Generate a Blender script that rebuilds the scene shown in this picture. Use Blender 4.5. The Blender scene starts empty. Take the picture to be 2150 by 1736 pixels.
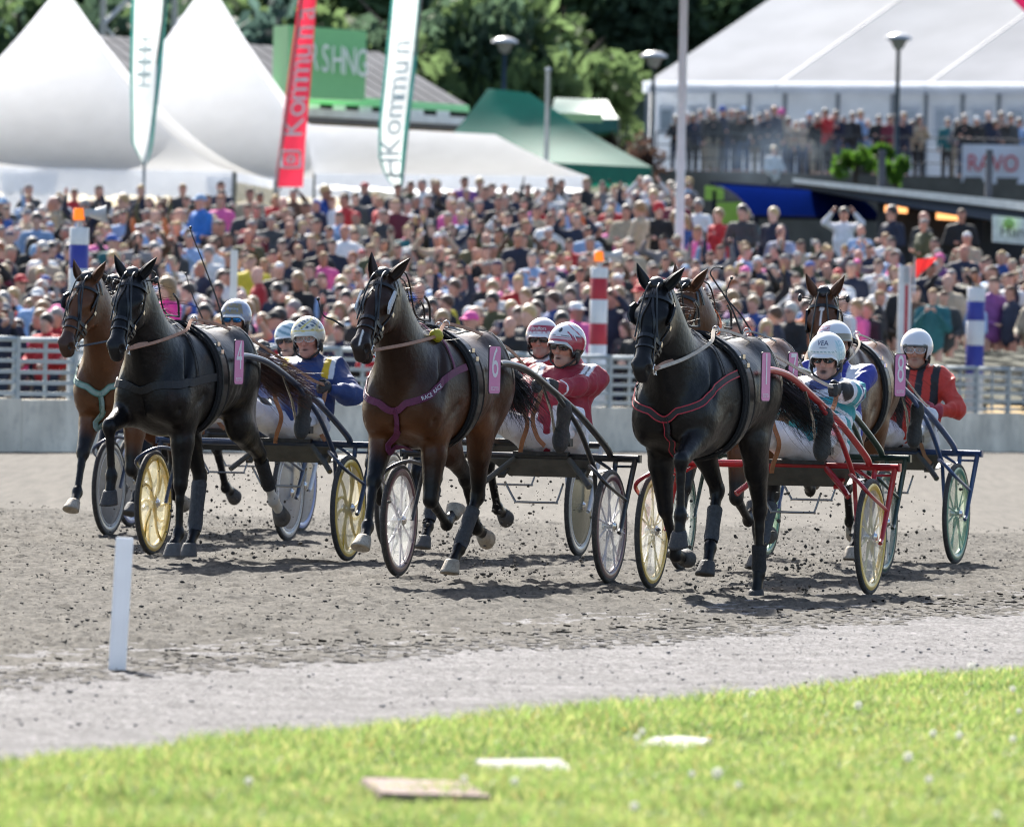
import bpy, bmesh, math, random
import numpy as np
from mathutils import Vector, Matrix
R = math.radians
rng = np.random.default_rng(7)
random.seed(7)
SC = bpy.context.scene
COL = SC.collection
# ---------------------------------------------------------------- camera
F = 18600.0            # focal length in units of a 2150 px wide picture
CAM = np.array([0.0, 0.0, 1.53])
_p, _r = math.atan((868 - 712) / F), math.atan(0.022)
_f = np.array([0, math.cos(_p), -math.sin(_p)])
_u0 = np.array([0, math.sin(_p), math.cos(_p)])
_r0 = np.array([1.0, 0, 0])
RT = math.cos(_r) * _r0 + math.sin(_r) * _u0
UP = -math.sin(_r) * _r0 + math.cos(_r) * _u0
cam = bpy.data.cameras.new('camera')
camo = bpy.data.objects.new('camera', cam)
COL.objects.link(camo)
M = Matrix.Identity(4)
for i in range(3):
    M[i][0], M[i][1], M[i][2], M[i][3] = RT[i], UP[i], -_f[i], CAM[i]
camo.matrix_world = M
cam.sensor_width = 36.0
cam.lens = 36.0 * F / 2150
cam.clip_start = 1.0
cam.clip_end = 3000.0
cam.dof.use_dof = True
cam.dof.focus_distance = 56.0
cam.dof.aperture_fstop = 6.5
SC.camera = camo
# ---------------------------------------------------------------- sky, sun, exposure
SUN_EL, SUN_AZ = 38.0, -14.0          # azimuth from +Y towards +X
W = bpy.data.worlds.new('World')
SC.world = W
W.use_nodes = True
nt = W.node_tree
bg = nt.nodes['Background']
sky = nt.nodes.new('ShaderNodeTexSky')
sky.sky_type = 'NISHITA'
sky.sun_disc = False
sky.sun_elevation = R(SUN_EL)
sky.sun_rotation = R(SUN_AZ)
sky.air_density = 1.0
sky.dust_density = 2.0
nt.links.new(sky.outputs[0], bg.inputs[0])
bg.inputs[1].default_value = 0.085
sl = bpy.data.lights.new('sun', 'SUN')
sl.energy = 5.0
sl.angle = R(0.7)
sl.color = (1.0, 0.95, 0.87)
so = bpy.data.objects.new('sun', sl)
COL.objects.link(so)
_sd = Vector((math.sin(R(SUN_AZ)) * math.cos(R(SUN_EL)), math.cos(R(SUN_AZ)) * math.cos(R(SUN_EL)), math.sin(R(SUN_EL))))
so.rotation_euler = (-_sd).to_track_quat('-Z', 'Y').to_euler()
so.location = _sd * 80
vs = SC.view_settings
SC.display_settings.display_device = 'sRGB'
vs.view_transform = 'Standard'
vs.look = 'None'
vs.exposure = 1.5
vs.gamma = 1.0
vs.use_curve_mapping = False
SC.render.film_transparent = False
SC.cycles.max_bounces = 6
SC.cycles.transparent_max_bounces = 12
SC.cycles.use_denoising = True
SC.cycles.filter_width = 1.1


def at(u, v, Y):
    """Point at depth Y that stands where the photo (2150 px wide) has (u, v)."""
    d = RT * ((u - 1075) / F) + UP * ((868 - v) / F) + _f
    return CAM + d * (Y / d[1])


def pix(p):
    q = np.asarray(p, float) - CAM
    z = q @ _f
    return 1075 + F * (q @ RT) / z, 868 - F * (q @ UP) / z
# ---------------------------------------------------------------- mesh helpers
def np_mesh(name, V, Fq=None, Ft=None, mats=(), mi=None, smooth=True, col=None):
    me = bpy.data.meshes.new(name)
    V = np.asarray(V, np.float32)
    nq = 0 if Fq is None else len(Fq)
    ntr = 0 if Ft is None else len(Ft)
    me.vertices.add(len(V))
    me.vertices.foreach_set('co', V.ravel())
    parts = []
    if nq: parts.append(np.asarray(Fq, np.int32).ravel())
    if ntr: parts.append(np.asarray(Ft, np.int32).ravel())
    L = np.concatenate(parts) if parts else np.zeros(0, np.int32)
    me.loops.add(len(L))
    me.loops.foreach_set('vertex_index', L)
    me.polygons.add(nq + ntr)
    st = np.concatenate([np.arange(nq) * 4, nq * 4 + np.arange(ntr) * 3]).astype(np.int32)
    me.polygons.foreach_set('loop_start', st)
    me.polygons.foreach_set('loop_total', np.concatenate([np.full(nq, 4), np.full(ntr, 3)]).astype(np.int32))
    for m in mats: me.materials.append(m)
    if mi is not None: me.polygons.foreach_set('material_index', np.asarray(mi, np.int32))
    me.update(calc_edges=True)
    me.validate()
    me.polygons.foreach_set('use_smooth', np.full(len(me.polygons), bool(smooth)))
    if col is not None:
        a = me.color_attributes.new('col', 'FLOAT_COLOR', 'POINT')
        c = np.ones((len(V), 4), np.float32)
        c[:, :3] = col
        a.data.foreach_set('color', c.ravel())
    return me


class MB:
    """Collects simple shapes into one mesh."""
    def __init__(s): s.V, s.F, s.m, s.n, s.sm = [], [], [], 0, []
    def add(s, V, F, m=0, sm=False):
        V = [tuple(map(float, v)) for v in V]
        s.V += V
        for f in F:
            s.F.append(tuple(i + s.n for i in f)); s.m.append(m); s.sm.append(sm)
        s.n += len(V)
        return s
    def box(s, c, d, rot=None, m=0, ax=None):
        """c centre, d full size, rot: 3x3 columns"""
        c = np.array(c, float); h = np.array(d, float) / 2
        Q = np.eye(3) if rot is None else np.array(rot, float)
        V = [c + Q @ (h * np.array(k)) for k in ((-1,-1,-1),(1,-1,-1),(1,1,-1),(-1,1,-1),(-1,-1,1),(1,-1,1),(1,1,1),(-1,1,1))]
        return s.add(V, [(0,3,2,1),(4,5,6,7),(0,1,5,4),(1,2,6,5),(2,3,7,6),(3,0,4,7)], m)
    def tube(s, P, r, n=8, m=0, cap=True, closed=False):
        P = np.array(P, float); k = len(P)
        r = np.full(k, r, float) if np.isscalar(r) else np.array(r, float)
        T = np.gradient(P, axis=0)
        if closed: T = np.roll(P, -1, 0) - np.roll(P, 1, 0)
        T /= np.linalg.norm(T, axis=1)[:, None] + 1e-12
        a = np.array([0, 0, 1.0]) if abs(T[0][2]) < .9 else np.array([1.0, 0, 0])
        N = np.cross(T[0], a); N /= np.linalg.norm(N)
        V = []
        for i in range(k):
            N = N - T[i] * (N @ T[i]); N /= np.linalg.norm(N) + 1e-12
            B = np.cross(T[i], N)
            for j in range(n):
                t = 2 * math.pi * j / n
                V.append(P[i] + r[i] * (math.cos(t) * N + math.sin(t) * B))
        Fs = []
        for i in range(k if closed else k - 1):
            i2 = (i + 1) % k
            for j in range(n):
                j2 = (j + 1) % n
                Fs.append((i*n+j, i2*n+j, i2*n+j2, i*n+j2)[::-1])
        if cap and not closed:
            Fs.append(tuple(range(n))); Fs.append(tuple((k-1)*n + j for j in range(n))[::-1])
        return s.add(V, Fs, m, True)
    def bar(s, a, b, r, n=8, m=0): return s.tube([a, b], r, n, m)
    def lathe(s, prof, n=24, c=(0,0,0), Q=None, m=0, ang=None):
        """prof: list of (radius, z)"""
        Q = np.eye(3) if Q is None else np.array(Q, float); c = np.array(c, float)
        V = []; k = len(prof)
        for (r_, z) in prof:
            for j in range(n):
                t = 2*math.pi*j/n
                V.append(c + Q @ np.array([r_*math.cos(t), r_*math.sin(t), z]))
        Fs = []
        for i in range(k-1):
            for j in range(n):
                j2 = (j+1) % n
                Fs.append((i*n+j, i*n+j2, (i+1)*n+j2, (i+1)*n+j))
        return s.add(V, Fs, m, True)
    def ribbon(s, P, N, w, t=.004, m=0, closed=False):
        """flat strap along P with surface normals N"""
        P = np.array(P, float); N = np.array(N, float); k = len(P)
        T = np.roll(P, -1, 0) - np.roll(P, 1, 0) if closed else np.gradient(P, axis=0)
        T /= np.linalg.norm(T, axis=1)[:, None] + 1e-12
        S = np.cross(T, N); S /= np.linalg.norm(S, axis=1)[:, None] + 1e-12
        N = np.cross(S, T)
        w = np.full(k, w) if np.isscalar(w) else np.array(w)
        V = []
        for i in range(k):
            h = S[i] * w[i] / 2; d = N[i] * t
            V += [P[i]-h, P[i]+h, P[i]+h*.92+d, P[i]-h*.92+d]
        Fs = []
        for i in range(k if closed else k-1):
            b = ((i+1) % k) * 4; a = i*4
            for j in range(4):
                j2 = (j+1) % 4
                Fs.append((a+j, b+j, b+j2, a+j2))
        if not closed: Fs += [(0,1,2,3), tuple((k-1)*4+j for j in (3,2,1,0))]
        return s.add(V, Fs, m, False)
    def sphere(s, c, r, n=12, m=0, Q=None):
        r = np.array([r]*3 if np.isscalar(r) else r, float); c = np.array(c, float)
        Q = np.eye(3) if Q is None else np.array(Q, float)
        V = [c + Q @ (r*np.array([0,0,1]))]; h = n//2
        for i in range(1, h):
            p = math.pi*i/h
            for j in range(n):
                t = 2*math.pi*j/n
                V.append(c + Q @ (r*np.array([math.sin(p)*math.cos(t), math.sin(p)*math.sin(t), math.cos(p)])))
        V.append(c - Q @ (r*np.array([0,0,1])))
        Fs = [(0, 1+j, 1+(j+1) % n) for j in range(n)]
        for i in range(h-2):
            for j in range(n):
                Fs.append((1+i*n+j, 1+(i+1)*n+j, 1+(i+1)*n+(j+1) % n, 1+i*n+(j+1) % n))
        e = len(V)-1
        Fs += [(e, e-n+(j+1) % n, e-n+j) for j in range(n)]
        return s.add(V, Fs, m, True)
    def mesh(s, name, mats=()):
        me = bpy.data.meshes.new(name)
        me.from_pydata(s.V, [], s.F)
        for m in mats: me.materials.append(m)
        me.polygons.foreach_set('material_index', s.m)
        me.polygons.foreach_set('use_smooth', s.sm)
        me.update()
        return me
    def build(s, name, mats, parent=None, **k):
        return link(name, s.mesh(name, mats if isinstance(mats, (list, tuple)) else [mats]), parent, **k)


def link(name, me, parent=None, label=None, cat=None, group=None, kind=None, loc=None, rz=None, mw=None):
    o = bpy.data.objects.new(name, me)
    COL.objects.link(o)
    if parent is not None: o.parent = parent
    if loc is not None: o.location = tuple(float(x) for x in loc)
    if rz is not None: o.rotation_euler = (0, 0, rz)
    if mw is not None: o.matrix_local = mw
    tag(o, label, cat, group, kind)
    return o


def tag(o, label=None, cat=None, group=None, kind=None):
    if label: o['label'] = label
    if cat: o['category'] = cat
    if group: o['group'] = group
    if kind: o['kind'] = kind
    return o


def empty(name, label, cat, loc=(0,0,0), rz=0, group=None, kind=None):
    o = link(name, None, None, label, cat, group, kind, loc, rz)
    o.empty_display_size = .2
    return o


def text_mesh(s, size=1.0, depth=0.0, align='CENTER'):
    c = bpy.data.curves.new('t', 'FONT')
    c.body = s; c.size = size; c.align_x = align; c.align_y = 'CENTER'; c.extrude = depth
    c.resolution_u = 3
    o = bpy.data.objects.new('t', c); COL.objects.link(o)
    dg = bpy.context.evaluated_depsgraph_get()
    me = bpy.data.meshes.new_from_object(o.evaluated_get(dg))
    bpy.data.objects.remove(o); bpy.data.curves.remove(c)
    return me


def text_on(name, s, size, parent, m, fn, sx=1.0, sub=0):
    """lettering: flat text mapped by fn(x, y) -> point"""
    me = text_mesh(s, size)
    if sub:
        bm = bmesh.new(); bm.from_mesh(me)
        bmesh.ops.subdivide_edges(bm, edges=[e for e in bm.edges if e.calc_length() > size*.2], cuts=sub)
        bmesh.ops.triangulate(bm, faces=bm.faces[:])
        bm.to_mesh(me); bm.free()
    for v in me.vertices: v.co = Vector([float(x) for x in fn(v.co.x*sx, v.co.y)])
    me.materials.clear(); me.materials.append(m); me.update()
    return link(name, me, parent)


def cr(P, n=8, closed=False):
    """Catmull-Rom resample"""
    P = np.array(P, float)
    if closed: Q = np.vstack([P[-1], P, P[0], P[1]])
    else: Q = np.vstack([2*P[0]-P[1], P, 2*P[-1]-P[-2]])
    out = []
    for i in range(1, len(Q)-2):
        a, b, c, d = Q[i-1], Q[i], Q[i+1], Q[i+2]
        for k in range(n):
            t = k/n
            out.append(.5*((2*b)+(-a+c)*t+(2*a-5*b+4*c-d)*t*t+(-a+3*b-3*c+d)*t**3))
    if not closed: out.append(P[-1])
    return np.array(out)


# ---------------------------------------------------------------- signed-distance bodies -> surface nets
class SDF:
    def __init__(s): s.pr = []
    def _add(s, fn, lo, hi, k, op, tagv=0):
        s.pr.append((fn, np.array(lo, float), np.array(hi, float), k, op)); return s
    def ell(s, c, r, Q=None, k=.03, op='u', o=(0,0,0)):
        """ellipsoid; Q (columns) and o map local -> body space"""
        c = np.array(c, np.float32); r = np.array([r]*3 if np.isscalar(r) else r, np.float32)
        Qm = None if Q is None else np.array(Q, np.float32)
        oo = np.array(o, np.float32)
        def fn(P):
            q = P - oo
            if Qm is not None: q = q @ Qm
            q = q - c
            k0 = np.linalg.norm(q/r, axis=-1); k1 = np.linalg.norm(q/(r*r), axis=-1) + 1e-6
            return k0*(k0-1)/k1
        cw = (c if Qm is None else Qm @ c) + oo
        rm = r if Qm is None else np.abs(Qm) @ r
        return s._add(fn, cw-rm, cw+rm, k, op)
    def cone(s, a, b, ra, rb, sy=1.0, Q=None, k=.03, op='u', o=(0,0,0)):
        a = np.array(a, np.float32); b = np.array(b, np.float32)
        Qm = None if Q is None else np.array(Q, np.float32)
        oo = np.array(o, np.float32)
        S = np.array([1, 1/sy, 1], np.float32)
        A, B = a*S, b*S
        ab = B-A; L2 = float(ab@ab)+1e-9
        def fn(P):
            q = P-oo
            if Qm is not None: q = q @ Qm
            q = q*S - A
            t = np.clip((q@ab)/L2, 0, 1)
            d = np.linalg.norm(q - t[..., None]*ab, axis=-1)-(ra+(rb-ra)*t)
            return d*min(1.0, .5+.5*sy)
        rr = max(ra, rb)*max(1, sy)
        pa, pb = (a, b) if Qm is None else (Qm@a, Qm@b)
        return s._add(fn, np.minimum(pa, pb)+oo-rr, np.maximum(pa, pb)+oo+rr, k, op)
    def chain(s, pts, sy=1.0, k=.03, **kw):
        for (p, r1), (q, r2) in zip(pts[:-1], pts[1:]): s.cone(p, q, r1, r2, sy, k=k, **kw)
        return s
    def sweep(s, st, k=.03, pw=2.0):
        st = np.array(st, float)
        xs = np.linspace(st[0, 0], st[-1, 0], 60)
        tab = np.array([np.interp(xs, st[:, 0], st[:, i]) for i in range(1, 4)])
        for _ in range(3): tab[:, 1:-1] = (tab[:, :-2]+2*tab[:, 1:-1]+tab[:, 2:])/4
        x0, x1 = st[0, 0], st[-1, 0]
        def fn(P):
            x = P[..., 0]; xc = np.clip(x, x0, x1)
            zc, hh, hw = (np.interp(xc, xs, tab[i]) for i in range(3))
            q = ((np.abs(P[..., 2]-zc)/hh)**pw+(np.abs(P[..., 1])/hw)**pw)**(1/pw)
            d = (q-1)*np.minimum(hh, hw)
            e = np.abs(x-xc)
            return np.where(e > 0, np.sqrt(np.maximum(d, 0)**2+e*e), d).astype(np.float32)
        lo = (x0, -tab[2].max(), (tab[0]-tab[1]).min()); hi = (x1, tab[2].max(), (tab[0]+tab[1]).max())
        return s._add(fn, lo, hi, k, 'u')
    @staticmethod
    def _mix(D, d, k, op):
        if op == 'u':
            h = np.clip(.5+.5*(D-d)/k, 0, 1)
            return D*(1-h)+d*h-k*h*(1-h)
        d = -d
        h = np.clip(.5-.5*(D-d)/k, 0, 1)
        return D*(1-h)+d*h+k*h*(1-h)
    def at(s, P):
        P = np.asarray(P, np.float32); D = np.full(P.shape[:-1], 1.0, np.float32)
        for fn, lo, hi, k, op in s.pr: D = s._mix(D, fn(P), k, op)
        return D
    def grad(s, P, e=.004):
        P = np.asarray(P, float); g = np.zeros_like(P)
        for i in range(3):
            d = np.zeros(3); d[i] = e
            g[..., i] = s.at(P+d)-s.at(P-d)
        return g/(np.linalg.norm(g, axis=-1, keepdims=True)+1e-9)
    def proj(s, P, off=0.0, it=6):
        P = np.array(P, float)
        for _ in range(it):
            g = s.grad(P); P = P-g*np.clip(s.at(P)-off, -.06, .06)[..., None]*.9
        return P, s.grad(P)
    def ring(s, c, ax1, ax2, n=28, R0=.4, off=.002, a0=0, a1=2*math.pi, closed=True):
        """loop round the body: rays from outside towards c in the plane ax1, ax2"""
        c = np.array(c, float); ts = np.linspace(a0, a1, n, endpoint=not closed)
        D = np.cos(ts)[:, None]*np.array(ax1, float)+np.sin(ts)[:, None]*np.array(ax2, float)
        rr = np.full(n, R0)
        for _ in range(40):
            d = s.at(c+D*rr[:, None])-off
            rr = np.maximum(rr-np.clip(d, -.03, .2)*.7, .005)
        P = c+D*rr[:, None]
        return P, s.grad(P)
    def mesh(s, h, pad=.03, relax=1, proj=1):
        lo = np.min([p[1] for p in s.pr if p[4] == 'u'], 0)-pad; hi = np.max([p[2] for p in s.pr if p[4] == 'u'], 0)+pad
        n = np.ceil((hi-lo)/h).astype(int)+1
        ax = [(lo[i]+h*np.arange(n[i])).astype(np.float32) for i in range(3)]
        D = np.full(n, .2, np.float32)
        for fn, l, hh, k, op in s.pr:
            m = k+2.5*h
            i0 = np.maximum(np.floor((l-m-lo)/h).astype(int), 0); i1 = np.minimum(np.ceil((hh+m-lo)/h).astype(int)+1, n)
            if np.any(i1 <= i0): continue
            P = np.stack(np.meshgrid(ax[0][i0[0]:i1[0]], ax[1][i0[1]:i1[1]], ax[2][i0[2]:i1[2]], indexing='ij'), -1)
            sl_ = tuple(slice(a, b) for a, b in zip(i0, i1))
            D[sl_] = s._mix(D[sl_], fn(P), k, op)
        ins = D < 0
        c = [ins[i:n[0]-1+i, j:n[1]-1+j, k:n[2]-1+k] for i in (0, 1) for j in (0, 1) for k in (0, 1)]
        cnt = sum(x.astype(np.int8) for x in c)
        act = (cnt > 0) & (cnt < 8)
        I = np.argwhere(act)
        idx = np.full(act.shape, -1, np.int32); idx[act] = np.arange(len(I))
        V = np.zeros((len(I), 3)); C = np.zeros(len(I))
        offs = [(i, j, k) for i in (0, 1) for j in (0, 1) for k in (0, 1)]
        vals = {o: D[I[:, 0]+o[0], I[:, 1]+o[1], I[:, 2]+o[2]] for o in offs}
        for o in offs:
            for a in range(3):
                if o[a]: continue
                q = list(o); q[a] = 1; q = tuple(q)
                v0, v1 = vals[o], vals[q]
                x = (v0 < 0) != (v1 < 0)
                t = np.where(x, v0/(v0-v1+1e-12), 0)
                pt = np.array(o, float)[None]+t[:, None]*np.eye(3)[a]
                V += np.where(x[:, None], pt, 0); C += x
        V = lo+h*(I+V/C[:, None])
        Q = []
        for a in range(3):
            b, c2 = (a+1) % 3, (a+2) % 3
            s0 = [slice(None)]*3; s1 = [slice(None)]*3
            s0[a] = slice(0, n[a]-1); s1[a] = slice(1, n[a])
            for s_ in (s0, s1): s_[b] = slice(1, n[b]-1); s_[c2] = slice(1, n[c2]-1)
            A, B = ins[tuple(s0)], ins[tuple(s1)]
            E = np.argwhere(A != B)
            if not len(E): continue
            fl = A[E[:, 0], E[:, 1], E[:, 2]]
            E = E.copy(); E[:, b] += 1; E[:, c2] += 1
            def cell(db, dc):
                e = E.copy(); e[:, b] -= db; e[:, c2] -= dc
                return idx[e[:, 0], e[:, 1], e[:, 2]]
            q = np.stack([cell(1, 1), cell(0, 1), cell(0, 0), cell(1, 0)], 1)
            q[~fl] = q[~fl][:, ::-1]
            Q.append(q)
        Q = np.vstack(Q)
        Q = Q[(Q >= 0).all(1)]
        for _ in range(relax):
            S = np.zeros_like(V); k = np.zeros(len(V))
            for i in range(4):
                for j in (1, 3):
                    np.add.at(S, Q[:, i], V[Q[:, (i+j) % 4]]); np.add.at(k, Q[:, i], 1)
            V = .5*V+.5*S/np.maximum(k, 1)[:, None]
        return V, Q


# ---------------------------------------------------------------- materials
_MC = {}
def mat(key, col=(.5, .5, .5), rough=.6, metal=0.0, var=.12, scale=8.0, bump=0.0, bscale=60.0, attr=None, objcol=False,
        spec=.5, trans=0.0, transl=0.0, coat=0.0, sheen=0.0, emit=None, es=0.0, dirt=0.0, dirtcol=(.12, .1, .08), alpha=1.0):
    if key in _MC: return _MC[key]
    m = bpy.data.materials.new(key); m.use_nodes = True
    t = m.node_tree; N = t.nodes; L = t.links
    b = N['Principled BSDF']
    tc = N.new('ShaderNodeTexCoord')
    if attr:
        a = N.new('ShaderNodeVertexColor'); a.layer_name = attr; src = a.outputs[0]
    elif objcol:
        a = N.new('ShaderNodeObjectInfo'); src = a.outputs['Color']
    else:
        a = N.new('ShaderNodeRGB'); a.outputs[0].default_value = (*col, 1); src = a.outputs[0]
    nz = N.new('ShaderNodeTexNoise'); nz.inputs['Scale'].default_value = scale; nz.inputs['Detail'].default_value = 5
    L.new(tc.outputs['Object'], nz.inputs['Vector'])
    if var > 0:
        mr = N.new('ShaderNodeMapRange'); mr.inputs[1].default_value = .3; mr.inputs[2].default_value = .7
        mr.inputs[3].default_value = 1-var; mr.inputs[4].default_value = 1+var
        L.new(nz.outputs[0], mr.inputs[0])
        mx = N.new('ShaderNodeMix'); mx.data_type = 'RGBA'; mx.blend_type = 'MULTIPLY'; mx.inputs[0].default_value = 1
        L.new(src, mx.inputs[6]); L.new(mr.outputs[0], mx.inputs[7]); src = mx.outputs[2]
    if dirt > 0:
        n2 = N.new('ShaderNodeTexNoise'); n2.inputs['Scale'].default_value = scale*3.1; n2.inputs['Detail'].default_value = 8
        n2.inputs['Roughness'].default_value = .7
        L.new(tc.outputs['Object'], n2.inputs['Vector'])
        r2 = N.new('ShaderNodeMapRange'); r2.inputs[1].default_value = .5; r2.inputs[2].default_value = .75
        r2.inputs[3].default_value = 0; r2.inputs[4].default_value = dirt
        L.new(n2.outputs[0], r2.inputs[0])
        m2 = N.new('ShaderNodeMix'); m2.data_type = 'RGBA'
        L.new(r2.outputs[0], m2.inputs[0]); L.new(src, m2.inputs[6]); m2.inputs[7].default_value = (*dirtcol, 1); src = m2.outputs[2]
    L.new(src, b.inputs['Base Color'])
    b.inputs['Roughness'].default_value = rough
    b.inputs['Metallic'].default_value = metal
    b.inputs['Specular IOR Level'].default_value = spec
    b.inputs['Coat Weight'].default_value = coat
    b.inputs['Sheen Weight'].default_value = sheen
    b.inputs['Transmission Weight'].default_value = trans
    if emit:
        b.inputs['Emission Color'].default_value = (*emit, 1); b.inputs['Emission Strength'].default_value = es
    if bump > 0:
        n3 = N.new('ShaderNodeTexNoise'); n3.inputs['Scale'].default_value = bscale; n3.inputs['Detail'].default_value = 6
        L.new(tc.outputs['Object'], n3.inputs['Vector'])
        bp = N.new('ShaderNodeBump'); bp.inputs['Strength'].default_value = bump; bp.inputs['Distance'].default_value = .02
        L.new(n3.outputs[0], bp.inputs['Height']); L.new(bp.outputs[0], b.inputs['Normal'])
    out = N['Material Output']
    last = b.outputs[0]
    if transl > 0:
        tl = N.new('ShaderNodeBsdfTranslucent'); L.new(src, tl.inputs[0])
        ms = N.new('ShaderNodeMixShader'); ms.inputs[0].default_value = transl
        L.new(last, ms.inputs[1]); L.new(tl.outputs[0], ms.inputs[2]); last = ms.outputs[0]
    if alpha < 1:
        tp = N.new('ShaderNodeBsdfTransparent')
        ms = N.new('ShaderNodeMixShader'); ms.inputs[0].default_value = alpha
        L.new(tp.outputs[0], ms.inputs[1]); L.new(last, ms.inputs[2]); last = ms.outputs[0]
    L.new(last, out.inputs['Surface'])
    _MC[key] = m
    return m


def wrinkle(V, amp, seed, fx=1.0, ridge=False):
    g = np.random.default_rng(seed); o = np.zeros(len(V))
    W = V+.03*np.sin(V[:, [1, 2, 0]]*17+g.random(3)*6)
    for i in range(9):
        d = g.normal(size=3); d /= np.linalg.norm(d); f = (18+26*g.random())*fx
        x = np.sin(W @ d*f+g.random()*6)
        o += (np.sign(x)*np.abs(x)**.7 if not ridge else 2.2*((1-np.abs(x))**1.7-.37))*(.5+.5*np.sin(V @ g.normal(size=3)*9+g.random()*6))
    return o/4*amp


def normals(V, Q):
    n = np.zeros_like(V); fn = np.cross(V[Q[:, 2]]-V[Q[:, 0]], V[Q[:, 3]]-V[Q[:, 1]])
    for i in range(4): np.add.at(n, Q[:, i], fn)
    return n/(np.linalg.norm(n, axis=1)[:, None]+1e-12)


# ---------------------------------------------------------------- ground
def vnoise(x, y, sc, seed, oct_=1, gain=.5):
    out = np.zeros_like(x, float); amp = 1; tot = 0
    for o in range(oct_):
        g = np.random.default_rng(seed+o*17).random((256, 256))
        X, Y = x/sc, y/sc; i, j = np.floor(X).astype(int), np.floor(Y).astype(int); fx, fy = X-i, Y-j
        fx = fx*fx*(3-2*fx); fy = fy*fy*(3-2*fy); i %= 256; j %= 256; i1, j1 = (i+1) % 256, (j+1) % 256
        out += amp*((g[i, j]*(1-fx)+g[i1, j]*fx)*(1-fy)+(g[i, j1]*(1-fx)+g[i1, j1]*fx)*fy); tot += amp
        amp *= gain; sc *= .5
    return out/tot
EA = R(20.5)
EX, EY = math.cos(EA), -math.sin(EA)          # towards the infield, across the track
def qcoord(x, y): return EX*x+EY*y
FA, FB = np.array([-5.32, 96.5]), np.array([7.63, 132.0])      # foot of the boundary wall
FD = (FB-FA)/np.linalg.norm(FB-FA); FN = np.array([-FD[1], FD[0]])   # FN points away from the track
if FN[0] > 0: FN = -FN
def fence_d(x, y): return (x-FA[0])*FN[0]+(y-FA[1])*FN[1]       # >0 beyond the wall
def fence_s(x, y): return (x-FA[0])*FD[0]+(y-FA[1])*FD[1]
def wall_z(s): return .20-.17*np.clip(s/37.8, -.5, 1.5)
def bank(x, y):
    d = np.clip((fence_d(x, y)+11)/11, 0, 1)
    return wall_z(fence_s(x, y))*d*d*(3-2*d)


def grid(x0, x1, y0, y1, dx, dy, zf, name, m, kind='structure', keep=None, colf=None, smooth=True):
    nx, ny = int((x1-x0)/dx)+1, int((y1-y0)/dy)+1
    X, Y = np.meshgrid(np.linspace(x0, x1, nx), np.linspace(y0, y1, ny), indexing='ij')
    Z = zf(X, Y)
    V = np.stack([X, Y, Z], -1).reshape(-1, 3)
    I = np.arange(nx*ny).reshape(nx, ny)
    Fq = np.stack([I[:-1, :-1], I[1:, :-1], I[1:, 1:], I[:-1, 1:]], -1).reshape(-1, 4)
    if keep is not None:
        c = V[Fq].mean(1); Fq = Fq[keep(c[:, 0], c[:, 1])]
    return link(name, np_mesh(name, V, Fq, mats=[m], smooth=smooth, col=None if colf is None else colf(V)), kind=kind)


def ground_mat(key, c1, c2, scale, rough=.95, bump=.5, bscale=40, speck=None, stretch=None, streak=None):
    m = bpy.data.materials.new(key); m.use_nodes = True
    t = m.node_tree; N, L = t.nodes, t.links; b = N['Principled BSDF']
    tc = N.new('ShaderNodeTexCoord'); mp = N.new('ShaderNodeMapping'); L.new(tc.outputs['Object'], mp.inputs[0])
    if stretch: mp.inputs['Rotation'].default_value = (0, 0, stretch[0]); mp.inputs['Scale'].default_value = (stretch[1], stretch[2], 1)
    n1 = N.new('ShaderNodeTexNoise'); n1.inputs['Scale'].default_value = scale; n1.inputs['Detail'].default_value = 9; n1.inputs['Roughness'].default_value = .65
    L.new(mp.outputs[0], n1.inputs['Vector'])
    cr_ = N.new('ShaderNodeValToRGB'); cr_.color_ramp.elements[0].position = .34; cr_.color_ramp.elements[1].position = .68
    cr_.color_ramp.elements[0].color = (*c1, 1); cr_.color_ramp.elements[1].color = (*c2, 1)
    L.new(n1.outputs[0], cr_.inputs[0]); src = cr_.outputs[0]
    if speck:
        v = N.new('ShaderNodeTexVoronoi'); v.inputs['Scale'].default_value = speck[0]; L.new(tc.outputs['Object'], v.inputs['Vector'])
        mr = N.new('ShaderNodeMix'); mr.data_type = 'RGBA'; mr.blend_type = 'OVERLAY'; mr.inputs[0].default_value = speck[1]
        sp = N.new('ShaderNodeSeparateColor'); L.new(v.outputs['Color'], sp.inputs[0])
        L.new(src, mr.inputs[6]); L.new(sp.outputs[0], mr.inputs[7]); src = mr.outputs[2]
    n2 = N.new('ShaderNodeTexNoise'); n2.inputs['Scale'].default_value = scale*.07; n2.inputs['Detail'].default_value = 4; L.new(mp.outputs[0], n2.inputs['Vector'])
    mr2 = N.new('ShaderNodeMapRange'); mr2.inputs[1].default_value = .3; mr2.inputs[2].default_value = .7; mr2.inputs[3].default_value = .78; mr2.inputs[4].default_value = 1.2
    L.new(n2.outputs[0], mr2.inputs[0])
    mm = N.new('ShaderNodeMix'); mm.data_type = 'RGBA'; mm.blend_type = 'MULTIPLY'; mm.inputs[0].default_value = 1
    L.new(src, mm.inputs[6]); L.new(mr2.outputs[0], mm.inputs[7]); L.new(mm.outputs[2], b.inputs['Base Color'])
    b.inputs['Roughness'].default_value = rough; b.inputs['Specular IOR Level'].default_value = .3
    n3 = N.new('ShaderNodeTexNoise'); n3.inputs['Scale'].default_value = bscale; n3.inputs['Detail'].default_value = 8; n3.inputs['Roughness'].default_value = .7
    L.new(tc.outputs['Object'], n3.inputs['Vector'])
    bp = N.new('ShaderNodeBump'); bp.inputs['Strength'].default_value = bump; bp.inputs['Distance'].default_value = .03
    L.new(n3.outputs[0], bp.inputs['Height']); L.new(bp.outputs[0], b.inputs['Normal'])
    return m


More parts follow.
